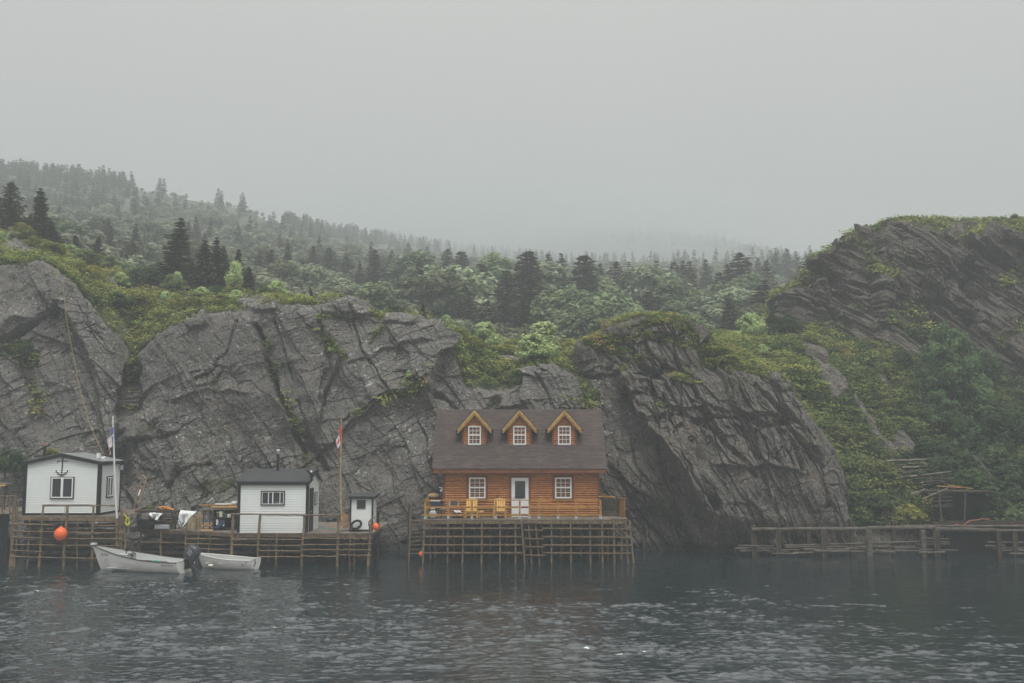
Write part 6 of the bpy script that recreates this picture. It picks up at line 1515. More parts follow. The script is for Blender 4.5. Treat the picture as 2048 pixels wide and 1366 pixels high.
def crate(x0, x1, y0, y1, z0, z1, lab):
    t_ = thing('wooden_crate', ((x0 + x1) / 2, (y0 + y1) / 2, z0), lab, 'crate', 'small wooden crates'); mb = MB(); h_ = (z1 - z0)
    for k in range(3): mb.box(x0, x1, y0, y0 + .02, z0 + h_ * k / 3 + .01, z0 + h_ * (k + .72) / 3); 
    for k in range(3): mb.box(x1 - .02, x1, y0 + .021, y1, z0 + h_ * k / 3 + .01, z0 + h_ * (k + .72) / 3); mb.box(x0, x0 + .02, y0 + .021, y1, z0 + h_ * k / 3 + .01, z0 + h_ * (k + .72) / 3)
    mb.build('slats', M['pail_wood'], t_)
    mb = MB()
    for xx in (x0 + .022, x1 - .062): mb.box(xx, xx + .04, y0 + .022, y0 + .06, z0, z1); mb.box(xx, xx + .04, y1 - .06, y1, z0, z1)
    mb.box(x0 + .022, x1 - .022, y0 + .022, y1, z0 + .012, z0 + .03); mb.build('corner_posts', M['pail_wood'], t_)
M['pail_wood'] = wood_mat('khaki_crate_wood', (.27, .23, .13), (.42, .36, .22), (1, 1, 1), weather=.2)
crate(X(377, 51.6), X(393, 51.6), 51.5, 51.9, z2 + .003, Z(1047, 51.5), 'khaki slatted crate standing on the planks, lower of the pair')
crate(X(379.5, 51.6), X(392, 51.6), 51.52, 51.85, Z(1047, 51.5) + .003, Z(1036, 51.5), 'khaki slatted crate stacked on the lower one')
thing_box('cardboard_sheet', 'folded brown cardboard leaning behind the crates', 'cardboard', X(388, 52.3), X(399, 52.3), 52.3, 52.36, z2 + .003, Z(1030, 52.3), 'ply')
thing_box('cardboard_sheet', 'upright pinkish cardboard piece right of the folded brown one', 'cardboard', X(397, 52.5), X(404, 52.5), 52.5, 52.54, z2 + .003, Z(1024.5, 52.5), 'pail_wood')
mb = MB(); mb.box(X(408, 51.5), X(431, 51.5), 51.1, 51.35, z2 + .003, z2 + .04); tag(mb.build('loose_plank', M['fresh'], None, (X(420, 51.5), 51.2, z2)), 'short pale plank lying flat in front of the open shelf', 'plank')
bt_ = thing('boots', (X(437, 51.2), 51.2, z2), 'dark rubber boots lying in front of the open shelf', 'boots')
for k in range(2):
    mb = MB(); q0 = P(428 + 5 * k, 1056, 51.0); mb.tube([q0, q0 + Vector((.14, .02, .02)), q0 + Vector((.22, .05, .12)), q0 + Vector((.30, .12, .28))], [.05, .06, .065, .07], 8); mb.build('boot', M['blue'], bt_)
# ladder up the rock behind
ld = thing('wooden_ladder', P(275, 1030, 55.8), 'old wooden ladder leaning up the rock behind the middle wharf', 'ladder')
for dx_ in (0, 9):
    mb = MB(); mb.beam(P(262 + dx_, 1040, 54.6), P(286 + dx_, 952, 56.2), .05, .08); mb.build('stile', M['pole'], ld)
for k in range(6):
    t0 = .08 + k * .17; a = P(262, 1040, 54.6).lerp(P(286, 952, 56.2), t0); b_ = P(271, 1040, 54.6).lerp(P(295, 952, 56.2), t0); mb = MB(); mb.beam(a, b_, .14, .03); mb.build('rung', M['ply'], ld)
mb = MB(); mb.tube([P(277, 991, 55), P(281, 979, 55.2)], .03, 7); mb.tube([P(281, 979, 55.2), P(282.5, 976, 55.2)], .035, 7, m=1); tag(mb.build('plastic_pipe', [M['vinyl'], M['red']], None, P(277, 991, 55)), 'short white pipe with red end hanging beside the old ladder', 'pipe')
# outhouse
oh = thing('outhouse', (X(723, 51), 51, z2), 'small white outhouse with black trim at the right end of the middle wharf', 'outhouse')
Yo = 50.6; o0, o1 = X(701, Yo, 1020), X(745, Yo, 1020); ztf = Z(996, Yo); ybo = 51.9; zbb = z2
mb = MB(); mb.box(o0, o1, Yo, Yo + .05, zbb + .1, ztf); mb.build('front_wall', M['clap'], oh)
clap('y', Yo + .05, ybo, zbb, ztf + .05, o1, 1, ch=.14).build('side_wall', M['clap'], oh); clap('y', Yo + .05, ybo, zbb, ztf + .05, o0, -1, ch=.14).build('side_wall', M['clap'], oh)
mb = MB(); mb.box(o0, o1, ybo - .05, ybo, zbb, ztf); mb.build('back_wall', M['clap'], oh)
mb = MB(); slope_slab(mb, o0 - .1, o1 + .14, Yo - .16, Z(992, Yo), ybo + .1, Z(985.5, ybo), .05); ro = mb.build('roof', M['dark_shingle'], oh)
mb = MB(); mb.box(o0 - .09, o1 + .13, Yo - .15, Yo - .11, Z(998, Yo), Z(993.5, Yo)); slope_slab(mb, o1 + .141, o1 + .17, Yo - .16, Z(992.6, Yo), ybo + .1, Z(986.2, ybo), .12); mb.build('fascia', M['black'], ro)
mb = MB(); mb.box(o0 - .03, o0 + .045, Yo - .035, Yo - .001, zbb, ztf); mb.box(o1 - .045, o1 + .03, Yo - .035, Yo - .001, zbb + .1, ztf); mb.box(o1 + .001, o1 + .03, Yo - .0, Yo + .1, zbb, ztf); mb.build('black_trim', M['black'], oh)
mb = frame(X(714, Yo), X(731.5, Yo), Z(1017.5, Yo), Z(1000.5, Yo), Yo - .03, Yo - .001, .04); wq = mb.build('window', M['dark_wood'], oh)
mb = MB(); mb.box(X(714, Yo) + .041, X(731.5, Yo) - .041, Yo - .02, Yo - .012, Z(1017.5, Yo) + .041, Z(1000.5, Yo) - .041); mb.build('pane', M['glass'], wq)
ty = thing('tyre', P(713, 1051, 50.3), 'worn black tyre leaning against the front of the outhouse', 'tyre')
c = P(712.5, 1049.5, 50.35); R_, r__ = .24, .075; vs = []; fs = []; nA, nB = 28, 10; ax1 = Vector((.93, 0, .37)).normalized(); ax2 = Vector((-.30, .35, .88)).normalized(); nn_ = ax1.cross(ax2).normalized()
for i in range(nA):
    a = 2 * math.pi * i / nA; d_ = ax1 * math.cos(a) * 1.05 + ax2 * math.sin(a) * .82
    for j in range(nB): b_ = 2 * math.pi * j / nB; vs.append(c + d_ * (R_ + r__ * .8 * math.cos(b_)) + nn_ * r__ * 1.2 * math.sin(b_))
mb = MB(); mb.add(vs, [(i * nB + j, ((i + 1) % nA) * nB + j, ((i + 1) % nA) * nB + (j + 1) % nB, i * nB + (j + 1) % nB) for i in range(nA) for j in range(nB)], 0, True); mb.build('tread', M['rubber'], ty)
mb = MB(); mb.extr([(X(684.5, 51.2), z2 + .1), (X(698, 51.2), z2 + .1), (X(698, 51.2), Z(1032, 51.2)), (X(686, 51.2), Z(1024, 51.2))], 'y', 51.2, 51.23)
tag(mb.build('plywood_sheet', M['ply'], None, (X(690, 51.2), 51.2, z2)), 'slanted plywood sheet standing left of the outhouse', 'plywood')
mb = MB(); mb.beam(P(666, 1051, 50.9), P(699, 1048.5, 50.9), .2, .08); tag(mb.build('lumber_board', M['ply'], None, P(666, 1051, 50.9)), 'brown board lying at the foot of the rusty flagpole', 'board')
mb = MB(); mb.beam(P(672, 1058, 50.3), P(698, 1058, 50.3), .06, .03); tag(mb.build('plastic_pipe', M['grey_box'], None, P(672, 1058, 50.3)), 'pale pipe lying on the planks left of the outhouse', 'pipe')
rope([P(638, 1052, 50.9), P(644, 1056, 50.6), P(655, 1058, 50.4), P(668, 1057, 50.4), P(676, 1059, 50.3)], .015, 'teal', 'teal rope lying on the planks right of the middle hut')
mb = MB(); mb.beam(P(748, 1022, 52.6), P(762, 1022, 52.6), .5, .04); mb.pole(P(757, 1022, 52.6), (P(757, 1022, 52.6).x, 52.6, -.4), .06); mb.pole(P(752, 1022, 53), (P(752, 1022, 53).x, 53, -.4), .06)
tag(mb.build('side_shelf', M['dark_wood'], None, P(755, 1022, 52.6)), 'small dark shelf on poles behind the outhouse', 'shelf')
mb = MB()
for k in range(7): mb.beam((X(738 + 1.2 * k, 50 + k * .4), 50.0 + k * .45, .2), (X(738 + 1.6 * k, 50 + k * .4), 50.0 + k * .45, z2 - .05), .08, .12)
mb.beam((xe, Y2, z2 - .15), (xe + .02, 53.2, z2 - .15), .06, .16); mb.build('end_boards', M['dark_wood'], w2)

# ================= boats
def hull(t_, L, B, zs, sheer_bow, depth, rake=.35, transom_w=.8, n=26, name='hull', bow_pow=2.2):
    """t: 0 stern .. 1 bow, local +x forward. returns fn(t) -> gunwale"""
    def hb(t): return B / 2 * ((transom_w + (1 - transom_w) * min(1, t / .35)) if t < .35 else (1 - ((t - .35) / .65) ** bow_pow)) + .012
    def sh_(t): return zs + sheer_bow * t ** 2.2
    def kz(t): return -depth + (depth + .05) * max(0, (t - .75) / .25) ** 2.2 * .55
    NS = 9
    def sec(t, off=0):
        pts = []; b_ = max(hb(t) - off, .006); z_s = sh_(t); k_ = kz(t) + off
        for j in range(NS):
            s_ = j / (NS - 1); w_ = math.sin(s_ * math.pi / 2) ** .75; flare = .80 + .20 * s_
            y_ = b_ * w_ * flare; zz = k_ + (z_s - k_) * (s_ ** 1.55); xo = rake * (s_ ** 1.3) * max(0, (t - .55) / .45) ** 1.5
            pts.append((-L / 2 + t * (L - rake) + xo, y_, zz))
        return pts
    mb = MB(); vs = []
    ring = lambda t, off: [(x, -y, z) for x, y, z in sec(t, off)[::-1]] + sec(t, off)[1:]
    m_ = 2 * NS - 1
    for i in range(n + 1): vs += ring(i / n, 0)
    mb.add(vs, [(i * m_ + j, (i + 1) * m_ + j, (i + 1) * m_ + j + 1, i * m_ + j + 1) for i in range(n) for j in range(m_ - 1)], 0, True)
    mb.add(ring(0, 0), [tuple(range(m_))]); return mb, ring, sh_, hb, m_
def boat_root(name, label, a, b_, Ya, Yb, cat='boat'):
    """stern point a (px,Y), bow b"""
    xs_, xb_ = X(a, Ya, 1130), X(b_, Yb, 1110); L = math.hypot(xb_ - xs_, Yb - Ya); t_ = thing(name, ((xs_ + xb_) / 2, (Ya + Yb) / 2, 0), label, cat); t_.rotation_euler.z = math.atan2(Yb - Ya, xb_ - xs_); ORG[t_.name] = Vector((0, 0, 0)); return t_, L
b1, L1 = boat_root('motor_boat', 'white open motor boat with steering console moored in front of the left hut', 372, 185, 47.2, 48.6)
mbh, ring, sh_, hb, m_ = hull(b1, L1, 1.75, .52, .60, .16, rake=.55, transom_w=.86)
ho = mbh.build('hull', M['hull'], b1)
mb = MB(); vs = []
for i in range(1, 26): vs += ring(i / 26, .05)
mb.add(vs, [(i * m_ + j, (i + 1) * m_ + j, (i + 1) * m_ + j + 1, i * m_ + j + 1) for i in range(24) for j in range(m_ - 1)], 0, True); mb.add(ring(1 / 26, .05), [tuple(range(m_))])
x_s = ring(1 / 26, .05)[0][0]; mb.box(x_s, x_s + L1 * .72, -.62, .62, .14, .17); mb.box(x_s + 1.2, x_s + 1.5, -.74, .74, .33, .37); mb.box(L1 / 2 - 1.25, L1 / 2 - .95, -.42, .42, .55, .59)
mb.build('inner_lining', M['hull_in'], b1)
for s_ in (0, -1):
    mb = MB(); mb.tube([Vector(ring(i / 26, 0)[s_]) + Vector((0, .01 if s_ else -.01, 0)) for i in range(27)], .026, 6); mb.build('gunwale', M['gun'], b1)
mb = MB(); mb.beam(Vector(ring(1, 0)[m_ // 2]) + Vector((-.12, 0, .25)), Vector((L1 / 2 + .03, 0, sh_(1) + .06)), .07, .07); mb.box(L1 / 2 - .16, L1 / 2 + .06, -.11, .11, sh_(1) + .02, sh_(1) + .10); mb.build('stem_post', M['white'], b1)
mb = MB(); vs = []
for i in range(27):
    r0_ = [p for p in ring(i / 26, -.004) if p[2] < .035]; 
    vs.append([r0_[0], r0_[-1]] if r0_ else None)
cn_ = MB(); cxx = L1 / 2 - 2.35; cn_.box(cxx, cxx + .5, -.05, .58, .17, .82); cn_.box(cxx - .05, cxx + .02, .0, .5, .82, .88); con = cn_.build('console', M['hull_in'], b1, bevel=.03)
mb = MB(); mb.tube([(cxx - .14 + .03 * math.sin(a), .27 + .17 * math.cos(a), .72 + .17 * math.sin(a)) for a in np.linspace(0, 2 * math.pi, 21)], .016, 6)
for a in (.5, 2.6, 4.7): mb.tube([(cxx - .12, .27, .72), (cxx - .14, .27 + .16 * math.cos(a), .72 + .16 * math.sin(a))], .01, 5)
mb.tube([(cxx - .12, .27, .72), (cxx, .27, .72)], .02, 6); mb.build('steering_wheel', M['rubber'], con)
mb = MB(); mb.tube([(cxx + .1, .5, .82), (cxx + .1, .5, .98)], .02, 6); mb.box(cxx + .02, cxx + .12, .42, .56, .96, 1.08); mb.tube([(cxx + .4, .0, .82), (cxx + .42, .0, 1.25)], .006, 5); mb.build('compass_and_aerial', M['rubber'], con)
mb = MB(); mb.tube([(-.9, .1, .36), (-.2, .2, .40), (.5, .0, .38)], [.05, .08, .05], 8); mb.tube([(-1.5, -.1, .45), (-.6, .1, .50), (.4, -.2, .45)], .02, 6); mb.sphere((.25, .15, .42), .13, nu=10, nv=7, sc=(1.3, .8, .7)); tag(mb.build('fishing_gear', M['brown_cloth'], None), 'dark bundle of nets and oars lying inside the motor boat', 'fishing gear')
fg = bpy.data.objects['fishing_gear']; fg.location = b1.location; fg.rotation_euler = b1.rotation_euler
mb = MB(); mb.tube([(-1.35, .30, .50), (-1.15, .34, .53), (-.95, .30, .50)], .035, 6); o_ = mb.build('teal_rope', M['teal'], None); tag(o_, 'short teal rope on the stern bench of the motor boat', 'rope'); o_.location = b1.location; o_.rotation_euler = b1.rotation_euler
# lettering on the boat side (small dark marks, as far as they can be read)
def text_obj(s, size, loc, rot, mat, par, name='lettering'):
    cu = bpy.data.curves.new(name, 'FONT'); cu.body = s; cu.size = size; cu.extrude = .001; cu.align_x = 'CENTER'
    o = bpy.data.objects.new(name, cu); COL.objects.link(o); dg = bpy.context.evaluated_depsgraph_get(); me = bpy.data.meshes.new_from_object(o.evaluated_get(dg)); bpy.data.objects.remove(o)
    me.materials.clear(); me.materials.append(M[mat]); o = bpy.data.objects.new(name, me); COL.objects.link(o); o.parent = par; o.location = loc; o.rotation_euler = rot; return o
# port side faces the camera: local +y side (boat heads left/away)
def side_point(t, s_):
    rg2 = ring(t, -.012); return Vector(rg2[m_ // 2 + int(round(s_ * (m_ // 2)))])
sd_ = 1
pA = side_point(.90, .86); pB = side_point(.80, .86); dv = (pB - pA).normalized()
text_obj('NL 21041', .15, (pA + pB) / 2 + Vector((0, .02, -.05)), Matrix(((dv.x, 0, dv.y), (dv.y, 0, -dv.x), (0, 1, 0))).to_euler() if False else (math.radians(82), 0, math.atan2(dv.y, dv.x)), 'gun', ho)
pA = side_point(.16, .82); pB = side_point(.04, .82); dv = (pB - pA).normalized()
text_obj('Water Scout', .12, (pA + pB) / 2 + Vector((0, .03, -.04)), (math.radians(82), 0, math.atan2(dv.y, dv.x)), 'gun', ho)
# outboard motor
ob = thing('outboard_motor', (0, 0, 0), 'charcoal outboard motor tilted up at the stern of the motor boat', 'outboard motor'); ob.location = b1.matrix_world @ Vector((0, 0, 0)) if False else b1.location; ob.rotation_euler = b1.rotation_euler; ORG[ob.name] = Vector((0, 0, 0))
sx0 = -L1 / 2
mb = MB(); cw = [((sx0 - .02, .40, .02), .0), ]
prof = [(-.27, .22, .15), (-.20, .31, .21), (0, .36, .23), (.19, .35, .23), (.36, .29, .20), (.44, .15, .11)]
vs = []; nC_ = 14; axd = Vector((-.52, 0, .86)).normalized(); axu = Vector((.86, 0, .52)).normalized(); c0_ = Vector((sx0 - .28, 0, .84))
for d_, a_, b__ in prof:
    for k in range(nC_):
        th_ = 2 * math.pi * k / nC_; ca, sa = math.cos(th_), math.sin(th_); vs.append(c0_ + axd * d_ * 1.0 + axu * a_ * (abs(ca) ** .7) * (1 if ca > 0 else -1) + Vector((0, 1, 0)) * b__ * 1.15 * (abs(sa) ** .7) * (1 if sa > 0 else -1))
mb.add(vs, [(i * nC_ + k, i * nC_ + (k + 1) % nC_, (i + 1) * nC_ + (k + 1) % nC_, (i + 1) * nC_ + k) for i in range(5) for k in range(nC_)], 0, True); mb.add(vs[:nC_], [tuple(range(nC_))]); mb.add(vs[-nC_:], [tuple(range(nC_))])
cwl = mb.build('cowl', M['cowl'], ob)
mb = MB()
for k in range(3): mb.beam(c0_ + axd * (.02 + .09 * k) + Vector((0, .266, 0)) - axu * .12, c0_ + axd * (.06 + .09 * k) + Vector((0, .266, 0)) + axu * .12, .02, .02)
mb.build('stripes', M['steel'], cwl)
mb = MB(); p1_ = c0_ - axd * .18; p2_ = c0_ - axd * .55 - axu * .55; mb.tube([p1_, p1_.lerp(p2_, .5), p2_], [.15, .11, .08], 10); leg_ = mb.build('midsection', M['cowl'], ob)
mb = MB(); mb.tube([p2_ + axu * .12, p2_ - axu * .02, p2_ - axu * .28, p2_ - axu * .40], [.03, .08, .07, .03], 10); mb.beam(p2_ + axd * .12 - axu * .22, p2_ + axd * .12 + axu * .12, .18, .02, up=tuple(axd)); mb.extr([(p2_.x, p2_.z), (p2_.x - .05, p2_.z - .24), (p2_.x - .16, p2_.z - .02)], 'y', -.012, .012); mb.build('gearcase', M['cowl'], ob)
mb = MB()
for k in range(3):
    a = k * 2.09; q_ = p2_ - axu * .36; d1 = Vector((0, 1, 0)) * math.cos(a) + axd * math.sin(a); d2 = Vector((0, 1, 0)) * -math.sin(a) + axd * math.cos(a)
    mb.add([q_ + d1 * .02, q_ + d1 * .14 + d2 * .06 + axu * .02, q_ + d1 * .17, q_ + d1 * .13 - d2 * .06 - axu * .02, q_ + d1 * .02 + axu * .012], [(0, 1, 2, 3), (4, 3, 2, 1)])
mb.build('propeller', M['stove'], ob)
mb = MB(); mb.box(sx0 - .12, sx0 + .05, -.14, .14, .18, .62); mb.beam((sx0 - .05, .16, .6), (sx0 - .48, .16, .12), .03, .05); mb.build('clamp_bracket', M['rubber'], ob)
# dinghy behind
b2, L2 = boat_root('rowing_boat', 'small white rowing boat lying behind the motor boat', 512, 396, 48.45, 49.15)
mbh, ring, sh_, hb, m_ = hull(b2, L2, 1.35, .46, .22, .12, rake=.3, transom_w=.72, bow_pow=2.6)
h2o = mbh.build('hull', M['hull'], b2)
mb = MB(); vs = []
for i in range(1, 26): vs += ring(i / 26, .04)
mb.add(vs, [(i * m_ + j, (i + 1) * m_ + j, (i + 1) * m_ + j + 1, i * m_ + j + 1) for i in range(24) for j in range(m_ - 1)], 0, True); mb.add(ring(1 / 26, .04), [tuple(range(m_))])
for tt_ in (.12, .45, .72): xx = -L2 / 2 + tt_ * L2; w_ = hb(tt_) * .95; mb.box(xx, xx + .22, -w_, w_, .26, .29)
mb.build('inner_lining', M['hull_in'], b2)
for s_ in (0, -1):
    mb = MB(); mb.tube([Vector(ring(i / 26, 0)[s_]) for i in range(27)], .022, 6); mb.build('gunwale', M['hull'], b2)
mb = MB(); mb.tube([(-L2 / 2 - .02, .2, .50), (-L2 / 2 - .1, .22, .3), (-L2 / 2 + .02, .24, .1), (-L2 / 2 - .05, .2, -.05)], .018, 6); mb.tube([(-L2 / 2 + .25, .5, .46), (-L2 / 2 + .2, .62, .3), (-L2 / 2 + .35, .66, .2), (-L2 / 2 + .45, .6, .33)], .012, 6); mb.build('mooring_line', M['rubber'], b2)
mb = MB(); q_ = P(421, 1131, 47.9); mb.sphere(q_, .13, nu=14, nv=8, sc=(1, 1, .55)); tag(mb.build('net_float', M['pail'], None, q_), 'small cream float lying at the propeller of the motor boat', 'float')

# ================= right-hand log wharf
lw = thing('log_wharf', (X(1780, 54), 54, 0), 'low unfinished log wharf with a long top log at the right', 'wharf')
YL = 54.0
for a, b_, y0, y1, r0, r1 in ((1503, 1735, 1058.5, 1057.5, .095, .11), (1735, 1870, 1056.5, 1055.5, .12, .12), (1868, 1993, 1058, 1060, .12, .11), (1800, 2120, 1052.5, 1052, .07, .07), (1993, 2180, 1061, 1062, .10, .10)):
    mb = MB(); mb.pole(P(a, y0, YL), P(b_, y1, YL), r0, r1, .03, 10, 10); mb.build('top_log', M['wharf_log'], lw)
for a, b_, ta, w_, Y_ in ((1508, 1508, 1050, .20, 54.2), (1557, 1556, 1058, .20, 53.8), (1616, 1616, 1046, .25, 54.9), (1648, 1648, 1058, .22, 53.8), (1702, 1702, 1038, .24, 55.4), (1738, 1738, 1060, .25, 53.8), (1786, 1788, 1040, .22, 55.2), (1845, 1843, 1060, .24, 53.8), (1873, 1874, 1060, .26, 53.7), (1996, 1997, 1062, .2, 53.8), (2030, 2030, 1062, .18, 53.8), (2085, 2085, 1062, .2, 53.8)):
    mb = MB(); p0 = P(a, ta, Y_); mb.box(p0.x - w_ / 2, p0.x + w_ / 2, Y_ - w_ / 2, Y_ + w_ / 2, -.5, p0.z); mb.build('post', M['dark_wood'] if a not in (1738, 1845) else M['wharf_log'], lw, bevel=.02)
    if a in (1557, 1648, 1738, 1873, 2030, 1508):
        mb = MB(); mb.beam((p0.x - w_ / 2 - .03, Y_ - w_ / 2, -.2), (p0.x - w_ / 2 - .05, Y_ - w_ / 2 + .02, p0.z - .05), .05, .12, up=(0, 1, 0)); mb.build('pale_batten', M['wharf_log'], lw)
for a, b_, y0, y1, Y_ in ((1476, 1560, 1091.5, 1092, 54.0), (1570, 1735, 1091, 1087, 53.9), (1654, 1845, 1089, 1083.5, 53.9), (1975, 2150, 1084, 1086, 53.9), (1738, 1845, 1084, 1083, 54.6)):
    mb = MB(); mb.pole(P(a, y0, Y_), P(b_, y1, Y_), .05, .04, .02, 8); mb.build('stringer_pole', M['wharf_log'], lw)
mb = MB(); mb.box(X(1885, 54.6), X(2180, 54.6), 54.4, 57, Z(1050, 54.6) - .1, Z(1050, 54.6)); mb.build('landing_platform', M['dark_wood'], lw)
mb = MB(); mb.box(X(1890, 55), X(2180, 55), 55.2, 55.3, -.4, Z(1050, 54.6) - .1); mb.build('shade_backing', M['black'], lw)  # black sheet painting the shade beneath the landing
mb = MB(); mb.beam(P(1880, 1046, 54.9), P(2140, 1047, 54.9), .2, .22); mb.build('sill_log', M['dark_wood'], lw)
rl = random.Random(17)
dl = [(1470, 1550, 1097, 54.6), (1480, 1540, 1102, 54.3), (1543, 1597, 1107, 53.7), (1535, 1575, 1103, 54.1), (1606, 1700, 1099, 53.9), (1628, 1698, 1102, 53.7), (1570, 1690, 1095, 54.6), (1585, 1660, 1106, 53.8), (1690, 1745, 1097, 54.4), (1750, 1845, 1101, 53.9), (1790, 1850, 1097, 54.3), (1700, 1790, 1103, 54.0), (1838, 1916, 1099.5, 53.7), (1838, 1890, 1105, 53.5), (1850, 1900, 1089, 54.3), (1852, 1898, 1077, 54.5), (1852, 1899, 1084, 54.4), (1970, 2010, 1092, 54.0), (1985, 2090, 1097, 54.2), (2000, 2080, 1101, 54.0), (2020, 2100, 1107, 53.7), (1500, 1600, 1099, 54.9), (1610, 1730, 1096, 55), (1720, 1830, 1094, 55.1)]
dbs = thing
for k, (a, b_, py, Y_) in enumerate(dl):
    p0, p1 = P(a, py, Y_), P(b_, py + rl.uniform(-1.5, 1.5), Y_ + rl.uniform(-.2, .2)); p0.z = max(p0.z, .02); p1.z = max(p1.z, .0); mb = MB(); mb.pole(p0, p1, rl.uniform(.045, .075), None, .02)
    seg = 'left' if a < 1600 else ('middle' if a < 1830 else 'right')
    tag(mb.build('driftwood_pole', M['wharf_log'], None, p0), {'left': 'grey driftwood pole stranded under the left third of the log wharf', 'middle': 'grey driftwood pole stranded under the middle of the log wharf', 'right': 'grey driftwood pole stranded under the right part of the log wharf'}[seg], 'driftwood', 'driftwood poles under the log wharf, ' + seg)
    ORG.pop('x', None)
# heap of poles on the slope and lean-to
hp = [(1768, 1850, 922, 918, 60.5), (1790, 1838, 944, 940, 60), (1800, 1852, 946, 939, 59.8), (1815, 1897, 953, 943, 59.6), (1788, 1815, 957, 951, 59.6), (1825, 1900, 957, 950, 59.5), (1835, 1868, 966, 957, 59.3), (1862, 1945, 957, 956, 59.4), (1845, 1880, 964, 960, 59.2), (1800, 1850, 935, 932, 60.2), (1860, 1905, 948, 938, 59.9), (1810, 1870, 928, 925, 60.4), (1840, 1890, 970, 962, 59.3), (1824, 1850, 988, 978, 58.2), (1790, 1840, 930, 926, 60.6),(1905, 1942, 962, 955, 59.2), (1780, 1830, 940, 936, 60.2)]
for k, (a, b_, y0, y1, Y_) in enumerate(hp):
    p0 = P(a, y0, Y_); p1 = P(b_, y1, Y_ + .2); mb = MB(); mb.pole(p0 - Vector((0, .35, 0)), p1 - Vector((0, .35, 0)), rl.uniform(.035, .06), None, .03)
    tag(mb.build('felled_pole', M['wharf_log' if k % 3 else 'drift'], None, p0), 'thin felled pole lying in the heap on the slope above the lean-to', 'pole', 'poles heaped on the slope')
for k in range(9):
    a = 1938 + k * 4; p0 = P(a, 905 + 4 * k, 60.2); p1 = P(a + rl.uniform(14, 26), 935 + 5 * k, 59.6); mb = MB(); mb.pole(p0 - Vector((0, .3, 0)), p1 - Vector((0, .3, 0)), .035, None, .03)
    tag(mb.build('felled_pole', M['wharf_log'], None, p0), 'thin pole in the steep fan right of the pole heap', 'pole', 'poles fanned out on the slope')
lt = thing('lean_to', (X(1910, 56.5), 56.8, 1.5), 'dark open lean-to stacked with poles behind the log wharf', 'lean-to')
mb = MB(); zt = Z(985, 56); mb.box(X(1875, 56.5), X(1985, 56.5), 56.2, 58.2, zt, zt + .06); mb.build('roof', M['dark_wood'], lt)
mb = MB(); mb.box(X(1870, 58), X(1985, 58), 58.2, 58.25, .8, zt - .01); mb.build('back_wall', M['black'], lt)  # black colour stands in for the shade of the hollow
for a, ta, b_, tb2, r0 in ((1876, 970, 1884, 1048, .06), (1930, 985, 1929, 1040, .04)):
    mb = MB(); mb.pole(P(b_, tb2, 55.9), P(a, ta, 56.0), r0, None, .03); mb.build('post', M['wharf_log'], lt)
for k, py in enumerate((982, 986, 990, 995, 1003, 1010, 1014)):
    mb = MB(); mb.pole(P(1852 + 3 * k, py + (k % 2), 56.1), P(1905 - 2 * (k % 3), py - 2, 56.3), .035, None, .02); mb.build('stacked_pole', M['wharf_log'], lt)
for k, (a, b_, y0, y1, mat, lab) in enumerate(((1895, 1945, 969.5, 977, 'rail_gold', 'bright yellow board lying on the lean-to roof'), (1874, 1928, 972, 975, 'ply', 'tan board beside the bright yellow one on the lean-to'), (1822, 1850, 987, 978, 'drift', 'wide grey board sloping left of the lean-to'), (1845, 1895, 998, 976, 'drift', 'thin pole slanting across the front of the lean-to'))):
    mb = MB(); mb.beam(P(a, y0, 55.95), P(b_, y1, 55.95), .1, .05); tag(mb.build('lumber_board', M[mat], None, P(a, y0, 55.95)), lab, 'board', 'boards around the lean-to')
rope([P(a, b_, 54.5) for a, b_ in ((1909, 1050), (1915, 1049), (1925, 1052), (1932, 1047), (1940, 1041), (1955, 1040), (1965, 1038), (1980, 1038.5))], .03, 'pink', 'orange-pink hose lying over the sill log behind the wharf', 'hose', 'hose')
mb = MB(); mb.box(X(1902, 56.5), X(1914, 56.5), 56.2, 56.5, .9, 1.3)
# ---------------------------------------------------------------- water
def water_mat():
    m, t, b, _ = new_mat('harbour_water'); N = NT(t); co = N.coord()
    b.inputs['Base Color'].default_value = (.008, .018, .022, 1); b.inputs['Roughness'].default_value = .045
    b.inputs['IOR'].default_value = 2.3
    h = N.math('ADD', N.noise(N.map(co, (.4, 1.2, 1)), 12, 2, .5), N.math('MULTIPLY', N.noise(N.map(co, (.36, 1, 1)), 6.5, 2, .5), 1.3)); h = N.math('MULTIPLY', h, N.attr('wind'))
    N.put(b.inputs['Normal'], N.bump(h, 1, .013)); return m
M['water'] = water_mat()
xs = np.concatenate([np.linspace(-900, -36, 12), np.arange(-35, 35, .05), np.linspace(36, 900, 12)])
ys = np.concatenate([np.linspace(-380, 20, 10), np.arange(23, 60, .05), np.linspace(61, 80, 4)])
X, Y = np.meshgrid(xs, ys)
WAVE_K = 0.39
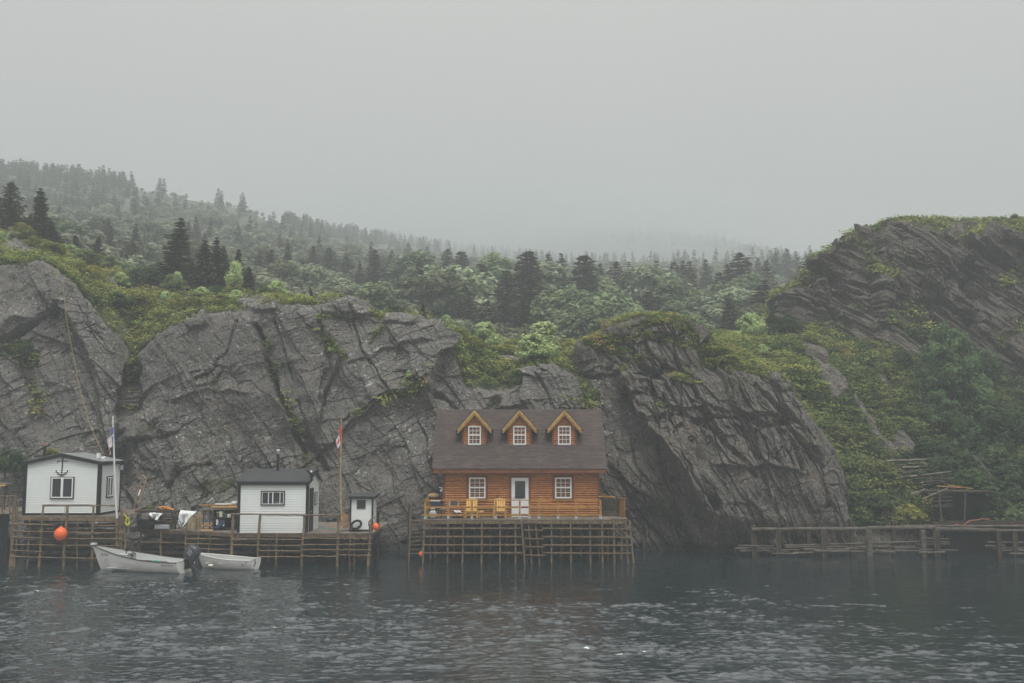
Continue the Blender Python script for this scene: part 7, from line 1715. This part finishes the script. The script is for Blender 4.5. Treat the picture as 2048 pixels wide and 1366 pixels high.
def wave(X, Y):
    r = 0; n0 = np.zeros_like(X)
    wind = .20 + .9 * sst(51, 36, Y) * sst(22, 5, X + .3 * (Y - 35)) + .36 * sst(54, 46, Y) * sst(-2, -12, X)
    patch = sst(-.5, .25, fbm(X * .07, Y * .22, n0, 5, 3)); wind = np.minimum(wind, 1.25) * (.4 + .7 * patch)
    c, s = math.cos(.12), math.sin(.12); u = X * c + Y * s; v = -X * s + Y * c
    for L, a, sd, el in ((.9, .08, 1, 2.0), (.26, .10, 2, 1.9), (.15, .28, 3, 1.8), (.10, .26, 4, 1.7)):
        r = r + a * L * fbm(u / (L * el), v / L, n0 + sd * 3.3, sd, 1)
    gust = .80 + .9 * sst(.05, .6, fbm(X * 1.5, Y * 2.2, n0, 77, 2)) + .5 * sst(20, -16, X - (Y - 30)) * sst(40, 26, Y) * 0
    global WIND; WIND = wind * gust
    return WAVE_K * gust * (r + .25 * np.abs(r)) * wind
fine = (np.abs(X) <= 35) & (Y >= 23) & (Y < 60)
Z = np.where(fine, wave(X, Y), 0)
wt = mesh_np('harbour_water', np.stack([X, Y, Z], -1).reshape(-1, 3), grid_faces(len(ys), len(xs)), M['water'], True, {'wind': ('POINT', np.where(fine, WIND, 0).ravel())})
tag(wt, kind='structure')

# ---------------------------------------------------------------- haze: the air of the whole place
hz = MB(); hz.box(-800, 800, -60, 1120, -3.2, 190)
hm = bpy.data.materials.new('haze_air'); hm.use_nodes = True; t = hm.node_tree; t.nodes.clear()
ho = t.nodes.new('ShaderNodeOutputMaterial'); pv = t.nodes.new('ShaderNodeVolumePrincipled')
pv.inputs['Color'].default_value = HAZE_COLOR + (1,); pv.inputs['Density'].default_value = HAZE_DENSITY
t.links.new(pv.outputs[0], ho.inputs['Volume'])
hzo = hz.build('haze', hm); tag(hzo, kind='stuff')

# denser fog lying on the crests of the hills
def fog_bank(px, py, Y, sx, sy, sz, dens, label):
    mb = MB(); c = P(px, py, Y); mb.sphere(c, 1, nu=32, nv=20, sc=(sx, sy, sz))
    m = bpy.data.materials.new('fog_bank_air'); m.use_nodes = True; t = m.node_tree; t.nodes.clear()
    o = t.nodes.new('ShaderNodeOutputMaterial'); v = t.nodes.new('ShaderNodeVolumePrincipled')
    v.inputs['Color'].default_value = HAZE_COLOR + (1,); v.inputs['Density'].default_value = dens
    t.links.new(v.outputs[0], o.inputs['Volume']); tag(mb.build('fog_bank', m, None, c), label, 'fog', kind='stuff')
fog_bank(930, 468, 560, 170, 150, 26, .006, 'fog bank swallowing the sagging ridge in the middle')
fog_bank(1240, 462, 760, 230, 110, 30, .003, 'fog bank lying on the crest of the rear hill')
